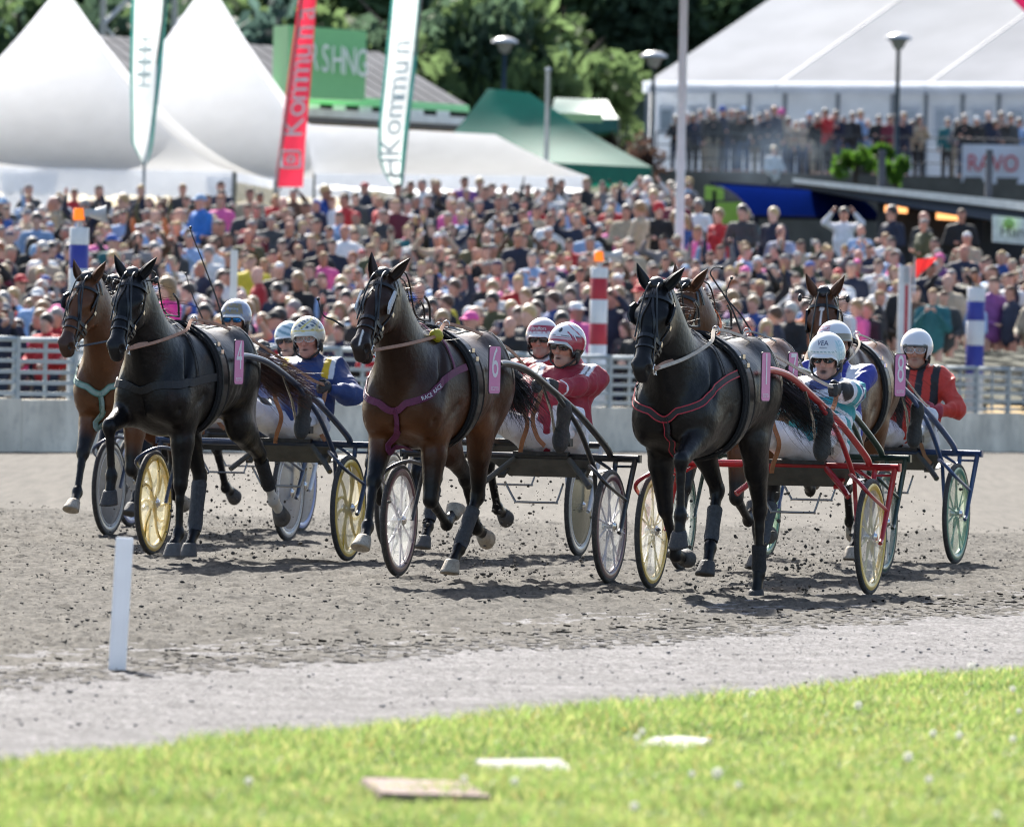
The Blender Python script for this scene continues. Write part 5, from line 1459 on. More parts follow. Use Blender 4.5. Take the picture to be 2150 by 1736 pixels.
# ---------------------------------------------------------------- sulkies
def sulky(label, B, a, colr, key, rim, spoke, disc='clear', curved=False, white_fork=False, seat_y=.15, stripe=None):
    th = R(-(90+a))
    root = empty('racing_sulky', label, 'sulky', (B[0], B[1], 0), th, 'racing sulkies behind the horses')
    pm = mat('sulky_paint_'+key, colr, .32, var=.12, scale=12, coat=.35, dirt=.35, bump=.03, dirtcol=(.10, .085, .07))
    ch = mat('chrome', (.7, .7, .7), .18, metal=1, var=.05)
    grey = mat('sulky_tray_grey', (.075, .078, .075), .6, var=.3, scale=9, dirt=.6, bump=.1)
    Z = .785
    b = MB().bar((0, -.79, Z), (0, .79, Z), .023, 12)
    for y in (-1, 1): b.box((0, y*.795, Z), (.05, .012, .05))
    b.build('cross_bar', pm, root)
    for y in (-1, 1):
        s = MB(); P = cr([(-.01, y*.60, Z+.005), (.10, y*.595, .86), (.45, y*.52, 1.06), (.85, y*.455, 1.215), (1.25, y*.415, 1.335), (1.55, y*.385, 1.375), (1.72, y*.37, 1.375)], 6)
        s.tube(P, .0215, 12)
        P = cr([(.80, y*.465, 1.195), (.50, y*.53, .98), (.26, y*.565, .735), (.22, y*.57, .70)], 6); s.tube(P, .0165, 10)
        s.build('shaft', pm, root)
        f = MB()
        f.tube([(0, y*.765, Z), (.30, y*.765, .345), (.335, y*.765, .32)], [.019, .016, .014], 10)
        f.tube([(0, y*.635, Z), (.02, y*.635, .70)], .017, 8); f.bar((.01, y*.64, .735), (.03, y*.765, .735), .009, 6)
        f.tube([(.0, y*.50, Z-.01), (.02, y*.635, .70)], .011, 8)
        f.tube(cr([(.24, y*.567, .715), (.47, y*.60, .74), (.58, y*.68, .70), (.57, y*.745, .63), (.18, y*.765, .52)], 5), .013, 8)
        f.tube([(.24, y*.567, .71), (.32, y*.615, .36)], .014, 8)
        f.build('wheel_fork', mat('paint_white_fork', (.75, .75, .77), .4, var=.1, dirt=.4) if white_fork else pm, root)
        w = link('wheel', None, root, loc=(.33, y*.70, .36))
        # wheel axis = local y
        Qy = np.array([[1, 0, 0], [0, 0, 1], [0, 1, 0]], float)
        tp = [(.342+.0185*math.cos(t), .0185*math.sin(t)*.95) for t in np.linspace(0, 2*math.pi, 13)]
        MB().lathe(tp, 56, Q=Qy).build('tyre', mat('tyre_rubber', (.045, .042, .040), .8, var=.25, scale=30, bump=.2, dirt=.75, dirtcol=(.17, .15, .13)), w)
        rp = [(.330, -.015), (.318, -.0185), (.290, -.0165), (.284, 0), (.290, .0165), (.318, .0185), (.330, .015)]
        MB().lathe(rp, 56, Q=Qy).build('rim', mat('rim_'+rim[0], rim[1], .35, var=.1, dirt=.3, coat=.3), w)
        MB().lathe([(.0, -.045), (.022, -.045), (.022, -.034), (.034, -.032), (.034, -.026), (.018, -.024), (.018, .024), (.034, .026), (.034, .032), (.022, .034), (.022, .045), (0, .045)], 20, Q=Qy).build('hub', ch, w)
        sm = mat('spoke_'+spoke[0], spoke[1], .4, var=.1)
        if spoke[0] != 'none':
            n = 10 if curved else 12
            q = MB()
            if curved: q.tube(cr([(.02, 0, 0), (.12, 0, .035), (.22, 0, .025), (.302, 0, -.03)], 5), .0105, 6)
            else: q.tube([(.03, .0, 0), (.30, 0, 0)], [.0068, .0060], 6)
            sme = q.mesh('spoke', [sm])
            ph = rng.random()*.5
            for i in range(n):
                for side in ((0,) if curved else (0,)):
                    t_ = 2*math.pi*i/n+ph
                    o = link('spoke', sme, w, loc=(0, .012*(1 if i % 2 else -1), 0)); o.rotation_euler = (0, t_, 0)
        dm = {'clear': lambda: mat('wheel_film_clear', (.88, .90, .88), .10, var=.06, scale=5, transl=.55, alpha=.34, spec=1, dirt=.2),
              'yellow': lambda: mat('wheel_film_yellow', (.86, .82, .60), .10, var=.08, scale=5, transl=.55, alpha=.38, spec=1, dirt=.2),
              'olive': lambda: mat('wheel_disc_olive', (.10, .105, .06), .25, var=.15, scale=7, alpha=.92, spec=.6, dirt=.4),
              'green': lambda: mat('wheel_film_green', (.66, .80, .60), .10, var=.1, scale=5, transl=.55, alpha=.36, spec=1, dirt=.2),
              'grey': lambda: mat('wheel_disc_grey', (.22, .24, .27), .25, var=.15, scale=7, alpha=.95, spec=.6, dirt=.4)}[disc]()
        d = MB()
        for sg in (-1, 1): d.lathe([(.288, sg*.014), (.20, sg*.022), (.06, sg*.032), (.035, sg*.033)], 56, Q=Qy)
        d.build('wheel_cover', dm, w)
        if stripe: MB().lathe([(.285, .0165), (.272, .0175)], 56, Q=Qy).lathe([(.285, -.0165), (.272, -.0175)], 56, Q=Qy).build('cover_ring', mat('cover_stripe', (.7, .72, .75), .5, var=.2, scale=20, dirt=.6), w)
    # seat and tray
    y0 = seat_y
    st = MB(); st.box((-.13, y0, .805), (.40, .36, .025))
    P = []
    st.tube([(-.32, y0-.16, .82), (-.34, y0-.1, .84), (-.34, y0+.1, .84), (-.32, y0+.16, .82)], .014, 8)
    st.build('seat', mat('seat_black', (.02, .02, .021), .5, var=.2, dirt=.5), root)
    t = MB()
    Vs = [(.02, y0-.36, .765), (.02, y0+.36, .765), (-.10, y0+.27, .655), (-.10, y0-.25, .655), (-.42, y0-.30, .70), (-.42, y0+.32, .70)]
    Vs2 = [(x, y, z+.006) for x, y, z in Vs]
    t.add(Vs+Vs2, [(0, 1, 2, 3), (3, 2, 5, 4), (6, 9, 8, 7), (9, 10, 11, 8), (0, 6, 7, 1), (1, 7, 8, 2), (2, 8, 11, 5), (5, 11, 10, 4), (4, 10, 9, 3), (3, 9, 6, 0)])
    t.build('mud_tray', grey, root)
    for y in (-1, 1):
        MB().box((-.04, y0+y*.26, .70), (.22, .045, .02), rot=np.array([[.9, .0, .43], [0, 1, 0], [-.43, 0, .9]])).tube([(.02, y0+y*.18, .77), (.10, y0+y*.30, .66), (.16, y0+y*.36, .60)], .02, 6).build('bracket', pm if key in ('red', 'green') else grey, root)
        # foot rest on the shaft
        MB().tube([(.60, y*.51, 1.08), (.56, y*.46, .90), (.55, y*.42, .86)], .011, 8).box((.56, y*.455, .885), (.07, .10, .05)).build('foot_rest', mat('rest_black', (.02, .02, .02), .5, dirt=.4), root)
        MB().tube([(1.02, y*.44, 1.26), (.80, y*.44, 1.08), (.55, y*.40, .885)], .0105, 8).build('stay_rod', ch, root)
    MB().tube(cr([(.10, y0-.22, .62), (.13, y0-.14, .50), (.14, y0-.12, .495), (.14, y0+.12, .495), (.13, y0+.14, .505), (.10, y0+.17, .62)], 4), .0075, 6).build('wire_stop', mat('rod_grey', (.3, .3, .3), .35, metal=.8), root)
    return root
# ---------------------------------------------------------------- people in the sulkies
SKIN = (.46, .255, .18)


def unit(v): v = np.array(v, float); return v/np.linalg.norm(v)


def head_sdf(s, c, Q, mouth=0.0, female=False, hk=1.0):
    H = dict(Q=Q, o=np.array(c, float))
    s.ell((-.012, 0, .035), (.096, .076, .088), k=.03, **H)
    s.cone((.028, 0, .005), (.040, 0, -.078), .068, .047, .95, k=.035, **H)
    s.ell((.030, 0, -.085), (.050, .053, .030), k=.03, **H)
    s.ell((.072, 0, -.103), (.020, .022, .016), k=.025, **H)
    for y in (-1, 1):
        s.ell((.066, y*.043, -.020), (.022, .021, .018), k=.025, **H)
        s.ell((-.008, y*.077, -.010), (.018, .008, .030), k=.010, **H)
        s.ell((.106, y*.012, -.034), (.010, .008, .008), k=.010, **H)
    s.cone((.087, -.035, .031), (.087, .035, .031), .012, .012, 1, k=.022, **H)
    s.cone((.092, 0, .016), (.117, 0, -.027), .009, .0125, 1, k=.014, **H)
    for y in (-1, 1): s.ell((.104, y*.031, .008), (.014, .016, .010), k=.014, op='s', **H)
    s.ell((.091, 0, -.060), (.012, .025, .0065), k=.009, **H)
    s.ell((.088, 0, -.073-mouth*.012), (.012, .021, .007), k=.009, **H)
    s.ell((.102, 0, -.0665-mouth*.006), (.018, .022, .0018+mouth*.0085), k=.004, op='s', **H)
    for y in (-1, 1): s.cone((.098, y*.022, -.040), (.088, y*.036, -.068), .003, .003, 1, k=.014, op='s', **H)   # smile lines


def hand_sdf(s, c, f, u, n, sc=1.0):
    """fist: f towards the knuckles, u the thumb side, n the palm side"""
    f, u, n = unit(f), unit(u), unit(n)
    Q = np.stack([f, n, u], 1); H = dict(Q=Q, o=np.array(c, float))
    s.ell((0, 0, 0), (.048, .019, .042), k=.015, **H)
    for i, (z, L) in enumerate(((.030, .95), (.010, 1.05), (-.011, 1.0), (-.031, .8))):
        a = np.array([.040, -.004, z]); b = a+np.array([.024*L, .016, 0]); d = b+np.array([-.008, .030*L, -.001]); e = d+np.array([-.028*L, .004, 0])
        s.cone(a, b, .0115, .0108, 1, k=.006, **H); s.cone(b, d, .0108, .0100, 1, k=.004, **H); s.cone(d, e, .0100, .0090, 1, k=.003, **H)
    s.cone((-.025, .010, .030), (.012, .028, .052), .016, .0125, 1, k=.012, **H); s.cone((.012, .028, .052), (.042, .034, .050), .0125, .010, 1, k=.004, **H)


def helmet(parent, c, Q, colfn, key, peak=(.8, .8, .8), sc=1.06, texts=(), strap=True, inner=(.02, .02, .02)):
    na, ne = 90, 34; Vs = []; C = []
    rx, ry, rz = .132*sc, .112*sc, .128*sc; o = np.array([-.014, 0, .030])
    def low(ph):      # lowest elevation at azimuth ph (0 = front)
        a = abs(ph)
        f = np.interp(a, [0, .55, .85, 1.05, 1.9, 2.4, math.pi], [.02, .0, -.22, -.72, -.80, -.72, -.70])
        return f
    for i in range(ne+1):
        for j in range(na):
            ph = 2*math.pi*j/na-math.pi; lo = low(ph); e = math.pi/2+(lo-math.pi/2)*i/ne
            p = o+np.array([rx*math.cos(e)*math.cos(ph), ry*math.cos(e)*math.sin(ph), rz*math.sin(e)])
            if e < 0: p[:2] = o[:2]+(p[:2]-o[:2])*(1-.10*min(1, -e/.7))+0
            Vs.append(p); C.append(colfn(ph, e))
    Fs = [(i*na+j, (i+1)*na+j, (i+1)*na+(j+1) % na, i*na+(j+1) % na) for i in range(ne) for j in range(na)]
    n0 = len(Vs)
    for i in range(0, 3):           # turned-in rim and liner
        k = (.955, .90, .80)[i]
        for j in range(na):
            p = Vs[ne*na+j]; Vs.append(o+(p-o)*np.array([k, k, 1])+np.array([0, 0, (.0, .008, .03)[i]])); C.append(inner)
    for i in range(3):
        a0 = ne*na if i == 0 else n0+(i-1)*na; b0 = n0+i*na
        Fs += [(a0+j, b0+j, b0+(j+1) % na, a0+(j+1) % na) for j in range(na)]
    Vw = np.array(c)+np.array(Vs) @ Q.T
    h = link('helmet', np_mesh('helmet', Vw, Fs, mats=[mat('helmet_shell', attr='col', rough=.22, var=.03, coat=.6, spec=.5)], col=np.array(C)), parent)
    W = lambda p: np.array(c)+Q @ np.array(p, float)
    if peak is not None:
        m = MB(); up, dn = [], []
        for ph in np.linspace(-.95, .95, 21):
            e = low(ph)+.05; k = math.cos(ph/.95*math.pi/2)**.6
            b = o+np.array([rx*math.cos(e)*math.cos(ph), ry*math.cos(e)*math.sin(ph), rz*math.sin(e)])
            t = b+np.array([.034*k, 0, -.012*k])
            up += [W(b+[0, 0, .003]), W(t+[0, 0, .002])]; dn += [W(b-[0, 0, .004]), W(t-[0, 0, .004])]
        V_ = up+dn; n_ = len(up); f_ = []
        for i in range(20):
            a_, b_, c_, d_ = 2*i, 2*i+1, 2*i+3, 2*i+2
            f_ += [(a_, b_, c_, d_), (n_+d_, n_+c_, n_+b_, n_+a_), (b_, n_+b_, n_+c_, c_)]
        m.add(V_, f_, 0, True); m.build('peak', mat('peak_%s' % key, peak, .35, var=.03, coat=.3), h)
    if strap:
        m = MB()
        for y in (-1, 1):
            m.tube([W((.02, y*.098, -.055)), W((.052, y*.072, -.095)), W((.062, y*.025, -.124)), W((.062, 0, -.127))], .0075, 6)
            m.sphere(W((-.0, y*.094, -.045)), (.034, .010, .045), 10, Q=Q)
        m.build('chin_strap', mat('strap_black', (.02, .02, .02), .6), h)
    for (s, size, el, ph0, col_, sx) in texts:
        tm = mat('print_%s' % col_[0], col_[1], .4, var=0)
        def fn(x, y, el=el, ph0=ph0):
            ph = ph0+x/rx; e = el+y/rz; k = 1.012
            return W(o+np.array([rx*k*math.cos(e)*math.cos(ph), ry*k*math.cos(e)*math.sin(ph), rz*k*math.sin(e)]))
        text_on('lettering', s, size, h, tm, fn, sx, sub=2)
    return h


def glasses(parent, c, Q, kind):
    W = lambda p: np.array(c)+Q @ np.array(p, float)
    lens = {'dark': mat('lens_dark', (.012, .010, .010), .06, var=0, coat=1), 'clear': mat('lens_clear', (.75, .77, .78), .06, var=0, spec=.8, alpha=.22), 'blue': mat('lens_blue', (.02, .16, .45), .08, metal=.75, var=.6, scale=14)}[kind]
    fr = mat('frame_clear', (.75, .76, .78), .25, var=0, alpha=.7) if kind == 'clear' else mat('frame_dark', (.03, .03, .03), .3, var=0)
    g = link('glasses', None, parent)
    w, h = (.037, .023) if kind == 'clear' else (.034, .022)
    fm = MB()
    for y in (-1, 1):
        pts = []
        for t in np.linspace(0, 2*math.pi, 21)[:-1]:
            a, b = math.cos(t), math.sin(t)
            px = math.copysign(abs(a)**.75, a)*w; pz = math.copysign(abs(b)**.75, b)*h
            if b < 0: px *= .9
            yy = y*(.0385)+px
            pts.append((.121-.010*(abs(yy)/.05)**2-(.012 if kind != 'clear' else .006), yy, .008+pz))
        n = len(pts); m = MB()
        m.add([W(p) for p in pts]+[W((.122-.006, y*.0385, .008))], [(i, (i+1) % n, n) for i in range(n)], 0, True); m.build('lens', lens, g)
        fm.tube([W(p) for p in pts], .0024, 5, closed=True)
        fm.tube([W((.095, y*.074, .014)), W((.03, y*.088, .012)), W((-.01, y*.088, .005))], .0028, 5)
    fm.tube([W((.114, -.008, .014)), W((.117, 0, .017)), W((.114, .008, .014))], .003, 5)
    fm.build('frame', fr, g)
    return g


def driver(label, B, a, jfn, key, hcol, y0=.15, lean=24, hip_x=-.12, hyaw=0.0, hpitch=0.0, hroll=0.0, handL=(.30, .16, 1.20), handR=(.28, -.02, 1.16), glass='dark', mouth=0.0,
           glove=(.015, .015, .016), pants=(.72, .72, .76), peak=(.8, .8, .8), texts=(), strap=True, skin=SKIN, collar=(.1, .1, .1), boot='black', hz=0.0, stubble=True, hair=None, sheen=0, jrough=.55, fore=0.0, hx=.085, chest=()):
    th = R(-(90+a))
    s = SDF(); j = SDF(); t = SDF(); BT = []
    hip = np.array([hip_x, y0, .895]); l = R(lean)
    ax = np.array([-math.sin(l), 0, math.cos(l)])
    nb = hip+ax*.485+np.array([0, 0, hz])
    hc = nb+np.array([hx, .0, .155])
    Qh = _rz(R(hyaw)) @ np.array([[math.cos(R(hpitch)), 0, -math.sin(R(hpitch))], [0, 1, 0], [math.sin(R(hpitch)), 0, math.cos(R(hpitch))]])
    cr_, sr_ = math.cos(R(hroll)), math.sin(R(hroll)); Qh = Qh @ np.array([[1, 0, 0], [0, cr_, -sr_], [0, sr_, cr_]])
    head_sdf(s, hc, Qh, mouth)
    s.cone(nb, hc+Qh @ np.array([-.02, 0, -.07]), .062, .056, 1, k=.03)
    ch = hip+ax*.34; wa = hip+ax*.14
    s.cone(hip, wa, .10, .095, 1.15, k=.05); s.cone(wa, ch, .095, .095, 1.2, k=.05); s.cone(ch+ax*.08+[0, -.10, 0], ch+ax*.08+[0, .10, 0], .055, .055, 1, k=.05)
    j.cone(hip+ax*.03, wa, .155, .150, 1.12, k=.07); j.cone(wa, ch, .150, .152, 1.22, k=.07); j.cone(ch+ax*.09+[0, -.145, 0], ch+ax*.09+[0, .145, 0], .090, .090, 1, k=.07)
    j.cone(nb-ax*.03, nb+[.012, 0, .035], .088, .078, 1, k=.035)
    j.cone(nb+[.03, 0, .04], nb+[.07, 0, .14], .060, .060, 1, k=.015, op='s')
    for y, hd in ((1, handL), (-1, handR)):
        sh = nb+ax*(-.055)+np.array([0, y*.200, 0]); hd = np.array(hd, float)
        d = hd-sh; L = np.linalg.norm(d); l1, l2 = .295, .265
        L = min(L, l1+l2-.005)
        aa = (l1*l1-l2*l2+L*L)/(2*L); hh = math.sqrt(max(l1*l1-aa*aa, 1e-6))
        dn = d/np.linalg.norm(d); pole = np.array([-.15, y*.85, -.65]); pole -= dn*(pole @ dn); pole /= np.linalg.norm(pole)
        el = sh+dn*aa+pole*hh; wr = hd-dn*0+0*dn
        fa = unit(wr-el); wr = hd-fa*.075
        s.cone(sh, el, .043, .036, 1, k=.02); s.cone(el, wr, .036, .027, 1, k=.02)
        j.cone(sh, el, .072, .058, 1, k=.05); j.cone(el, el+(wr-el)*.5, .058, .055, 1, k=.03); j.cone(el+(wr-el)*.45, wr-fa*.0, .055, .040, 1, k=.02)
        n = np.array([0, -y*1.0, 0]); n -= fa*(n @ fa); n = unit(n); u = np.cross(n, fa)*-1; u = u if u[2] > 0 else -u
        hand_sdf(s, hd, fa+np.array([.1, -y*.25, 0]), u+np.array([.15, 0, 0]), n)
        hj = hip+np.array([.02, y*.095, -.01]); kn = np.array([hip_x+.40, y0*.75+y*.27, 1.035]); an = np.array([.615, y*.455, .915])
        s.cone(hj, kn, .065, .042, 1, k=.04); s.cone(kn, an, .042, .032, 1, k=.03)
        t.cone(hj, kn, .108, .072, 1, k=.06); t.cone(kn, kn+(an-kn)*.45, .072, .064, 1, k=.03); t.cone(kn+(an-kn)*.4, an+(kn-an)*.12, .064, .048, 1, k=.03)
        he = an+np.array([.035, 0, -.055]); to = an+np.array([.075, y*.028, .215])
        s.cone(an, he+[-.025, 0, .02], .030, .022, 1, k=.02); s.cone(he+[-.03, 0, .03], to+[-.035, 0, -.04], .020, .014, 1.1, k=.01)
        bs = SDF(); BT.append(bs)
        bs.cone(kn+(an-kn)*.75, an, .048, .047, 1, k=.02); bs.cone(an, he+[-.01, 0, 0], .047, .043, .95, k=.03); bs.cone(he+[-.02, 0, .03], to+[-.03, 0, -.03], .040, .034, 1.2, k=.03); bs.cone(to+[-.04, 0, -.06], to+[-.022, 0, 0], .036, .030, 1.35, k=.02)
    t.ell(hip+[.0, 0, -.01], (.15, .175, .105), k=.06)
    V, Q = s.mesh(.0085, relax=1)
    c = np.tile(np.array(skin), (len(V), 1))
    hl = (V-hc) @ Qh
    hm = np.linalg.norm(hl, axis=1) < .2
    def sp(p, r): return np.exp(-((hl-np.array(p))/np.array(r))**2 @ np.ones(3))*hm
    for y in (-1, 1):
        c += sp((.075, y*.042, -.025), (.03, .02, .022))[:, None]*np.array([.06, -.02, -.02])
        c *= 1-.55*sp((.098, y*.030, .030), (.012, .019, .005))[:, None]
        c *= 1-.45*sp((.098, y*.031, .008), (.014, .016, .009))[:, None]
    c += sp((.112, 0, -.025), (.02, .015, .018))[:, None]*np.array([.06, -.02, -.015])
    c = c*(1-.6*sp((.098, 0, -.066), (.016, .024, .012))[:, None])+.6*sp((.098, 0, -.066), (.016, .024, .012))[:, None]*np.array([.34, .12, .10])
    if mouth > 0:
        w = np.clip(1.6*sp((.090, 0, -.0665-mouth*.006), (.014, .019, .004+mouth*.007)), 0, 1)[:, None]; c = c*(1-w)+w*np.array([.035, .012, .01])
    if stubble:
        w = .22*(hm & (hl[:, 2] < -.045) & (hl[:, 0] > .0))[:, None]; c = c*(1-w)+w*np.array([.22, .17, .15])
    for hd in (handL, handR):
        m = np.linalg.norm(V-np.array(hd), axis=1) < .135; c[m] = glove
    org = (B[0], B[1], 0)
    root = link('person', np_mesh('person', V, Q, mats=[mat('skin', attr='col', rough=.5, var=.10, scale=40, bump=.05, bscale=220)], col=c), None, label, 'person', 'drivers in the sulkies', loc=org, rz=th)
    # jacket
    V, Q = j.mesh(.0088, relax=1); nn = normals(V, Q); V = V+nn*(wrinkle(V, .020, len(key)*7+ord(key[0]), .62, True)+wrinkle(V, .024, 91+ord(key[1]), .42)+.007)[:, None]
    L = np.stack([(V-hip) @ np.array([math.cos(l), 0, math.sin(l)]), V[:, 1]-y0, (V-hip) @ ax], 1)   # torso frame: front, left, up
    C = jfn(V, L, dict(handL=np.array(handL), handR=np.array(handR), nb=nb, hip=hip, y0=y0))
    jk = link('jacket', np_mesh('jacket', V, Q, mats=[mat('racing_jacket', attr='col', rough=.62, var=.08, scale=20, bump=.35, bscale=26, sheen=.1)], col=C), root)
    for (ts, tsz, (ty, tz), tc_) in chest:
        text_on('lettering', ts, tsz, jk, mat('print_%s' % tc_[0], tc_[1], .5, var=0), lambda x, y, ty=ty, tz=tz: j.proj(np.array([hip+ax*(tz+y)+np.array([.14, ty+x, 0])]), .014, 5)[0][0], 1.0)
    V, Q = t.mesh(.011, relax=1); V = V+normals(V, Q)*(wrinkle(V, .018, 5+len(key), .6, True)+.006)[:, None]
    link('trousers', np_mesh('trousers', V, Q, mats=[mat('trousers_%02d' % int(pants[0]*100), pants, .7, var=.06, scale=14, bump=.15, bscale=50, dirt=.25, dirtcol=(.32, .28, .25))]), root)
    for bs in BT:
      V, Q = bs.mesh(.010, relax=1)
      link('boot', np_mesh('boot', V, Q, mats=[mat('boot_rubber', (.035, .037, .038), .65, var=.25, scale=20, bump=.3, bscale=60, dirt=.5, dirtcol=(.13, .12, .11))]), root)
    helmet(root, hc, Qh, hcol, key, peak, texts=texts, strap=strap)
    if glass: glasses(root, hc, Qh, glass)
    else: pass
    if glass != 'dark' and glass != 'blue':
        for y in (-1, 1): MB().sphere(hc+Qh @ np.array([.088, y*.031, .008]), .0115, 10, Q=Qh).build('eye', mat('eye_white_iris', (.25, .22, .2), .15, var=.3, scale=60), root)
    if hair is not None:
        m = MB()
        for k in range(26):
            yy = (rng.random()-.5)*.12
            p = hc+Qh @ np.array([-.06, yy, -.07]); m.tube(cr([p, p+[-.03, yy*.3, -.05], p+[-.02+.03*rng.random(), yy*.6, -.12-.04*rng.random()]], 4), [.006]*8+[.002], 4)
        m.build('hair', mat('hair_blond', (.42, .30, .15), .5, var=.3, scale=30), root)
    return dict(root=root, handL=np.array(handL), handR=np.array(handR), hc=hc, org=np.array(org), Rw=_rz(th), y0=y0, hip=hip, ax=ax, l=l, nb=nb)
# ---------------------------------------------------------------- spectators
def person_sdf(arms, res, female=False):
    s, t, l = SDF(), SDF(), SDF()
    H = np.array([.02, 0, 1.60])
    s.ell(H+[-.005, 0, .03], (.092, .075, .095), k=.03); s.cone(H+[.03, 0, .0], H+[.035, 0, -.075], .064, .046, .95, k=.03)
    s.cone(H+[.092, 0, .012], H+[.112, 0, -.028], .009, .014, 1, k=.014); s.ell(H+[.07, 0, -.10], (.02, .02, .016), k=.02)
    for y in (-1, 1):
        s.ell(H+[-.01, y*.078, -.01], (.02, .01, .03), k=.01); s.ell(H+[.10, y*.030, .008], (.012, .015, .009), k=.012, op='s')
    s.cone((-.01, 0, 1.40), H+[-.015, 0, -.06], .060, .052, 1, k=.03)
    w = .92 if female else 1.0
    s.cone((0, 0, .95), (0, 0, 1.30), .12, .12, 1.2, k=.05)
    t.cone((0, 0, .93), (0, 0, 1.14), .150*w, .140*w, 1.15, k=.06); t.cone((0, 0, 1.14), (.0, 0, 1.32), .140*w, .125*w, 1.35, k=.06); t.cone((-.01, -.12*w, 1.385), (-.01, .12*w, 1.385), .072, .072, 1, k=.06)
    t.cone((-.012, 0, 1.40), (-.005, 0, 1.46), .075, .068, 1, k=.02)
    if female: 
        for y in (-1, 1): t.ell((.12, y*.075, 1.25), (.05, .06, .06), k=.04)
    for y in (-1, 1):
        sh = np.array([-.01, y*.185*w, 1.385])
        A = {'down': ((-.03, .25, 1.10), (.04, .26, .84)), 'fold': ((-.0, .27, 1.12), (.20, .02-.06*y, 1.14)), 'up': ((.16, .33, 1.46), (.22, .17, 1.68)), 'phone': ((.08, .24, 1.14), (.30, .06, 1.40)), 'rail': ((.05, .27, 1.12), (.33, .16, 1.05)), 'cheer': ((.02, .36, 1.56), (.06, .32, 1.86))}[arms]
        e, h = (np.array(p)*[1, y, 1] for p in A)
        if arms == 'fold': h = np.array([.19, -y*.10, 1.13+.03*y])
        f = unit(h-e); wr = h-f*.05
        s.cone(sh, e, .05, .04, 1, k=.02); s.cone(e, wr, .04, .028, 1, k=.02); s.ell(h+f*.015, (.045, .035, .045), k=.02); s.cone(h, h+f*.07, .032, .020, 1, k=.02)
        t.cone(sh, e, .070, .057, 1, k=.05); t.cone(e, wr-f*.02, .057, .042, 1, k=.03)
        l.cone((0, y*.09, .90), (.01, y*.10, .48), .098, .072, 1, k=.03); l.cone((.01, y*.10, .48), (0, y*.11, .07), .070, .055, 1, k=.03)
        s.cone((0, y*.09, .9), (0, y*.11, .10), .07, .05, 1, k=.03); s.cone((-.03, y*.11, .045), (.14, y*.12, .035), .045, .036, 1, k=.03)
    l.ell((0, 0, .94), (.135, .175, .11), k=.05)
    return s, t, l
skm = mat('spectator_skin', objcol=True, rough=.55, var=.12, scale=22); clm = mat('spectator_cloth', objcol=True, rough=.8, var=.18, scale=14, bump=.3, bscale=22); hrm = mat('spectator_hair', objcol=True, spec=.4, sheen=.5, rough=.5, var=.3, scale=60, bump=.3, bscale=90)
trm = mat('spectator_trousers', objcol=True, rough=.8, var=.15, scale=10)
LOW = {}
def variant(arms, female):
    s, t, l = person_sdf(arms, .02, female); k = arms+('_f' if female else '')
    b = np_mesh('person', *s.mesh(.021), mats=[skm]); V, Q = t.mesh(.023); V = V+normals(V, Q)*wrinkle(V, .006, 3)[:, None]
    tm = np_mesh('top', V, Q, mats=[clm]); lm = np_mesh('trousers', *l.mesh(.032), mats=[trm])
    LOW[k] = (s.mesh(.042), t.mesh(.045))
    return dict(body=b, top=tm, legs=lm)
VAR = {(a, f): variant(a, f) for a in ('down', 'fold', 'up', 'phone', 'rail', 'cheer') for f in (False, True)}
def hair_mesh(kind):
    s = SDF(); H = np.array([.02, 0, 1.60])
    if kind == 'short': s.ell(H+[-.016, 0, .048], (.106, .091, .100), k=.02); s.ell(H+[.088, 0, -.045], (.085, .10, .085), k=.03, op='s')
    if kind == 'long':
        s.ell(H+[-.016, 0, .046], (.112, .097, .104), k=.02); s.cone(H+[-.055, .05, .0], H+[-.05, .075, -.24], .05, .04, 1, k=.04); s.cone(H+[-.055, -.05, .0], H+[-.05, -.075, -.24], .05, .04, 1, k=.04); s.cone(H+[-.07, 0, .0], H+[-.075, 0, -.22], .055, .05, 1, k=.04)
        s.ell(H+[.085, 0, -.05], (.075, .062, .098), k=.02, op='s')
    if kind == 'thin': s.ell(H+[-.03, 0, .01], (.082, .085, .058), k=.02); s.ell(H+[.09, 0, -.01], (.085, .2, .2), k=.02, op='s'); s.ell(H+[-.0, 0, .12], (.1, .07, .055), k=.02, op='s')
    return np_mesh('hair', *s.mesh(.014), mats=[hrm])
HAIR = {k: hair_mesh(k) for k in ('short', 'long', 'thin')}
def cap_mesh():
    s = SDF(); H = np.array([.02, 0, 1.60])
    s.ell(H+[-.010, 0, .050], (.105, .090, .085), k=.02); s.ell(H+[.02, 0, -.045], (.16, .15, .085), k=.01, op='s'); s.ell(H+[.12, 0, .042], (.075, .065, .012), k=.02)
    return np_mesh('cap', *s.mesh(.013), mats=[clm])
def hat_mesh(beanie=False):
    m = MB(); 
    if beanie: m.lathe([(.098, 1.60), (.102, 1.66), (.085, 1.73), (.04, 1.765), (0, 1.77)], 16, c=(.008, 0, 0))
    else: m.lathe([(.17, 1.655), (.165, 1.66), (.100, 1.665), (.098, 1.73), (.07, 1.76), (0, 1.762)], 18, c=(.01, 0, 0))
    return m.mesh('hat', [clm])
CAP, HAT, BEAN = cap_mesh(), hat_mesh(), hat_mesh(True)
gm_ = MB()
for y in (-1, 1): gm_.sphere((.118, y*.032, 1.612), (.010, .028, .018), 8); gm_.tube([(.115, y*.055, 1.618), (.01, y*.085, 1.612)], .004, 4)
SUNG = gm_.mesh('sunglasses', [mat('lens_dark', (.012, .010, .010), .06, var=0, coat=1)])
PHONE = MB().box((.335, 0, 1.47), (.012, .085, .15)).mesh('phone', [mat('phone_case', (.25, .25, .27), .3, var=.2)])
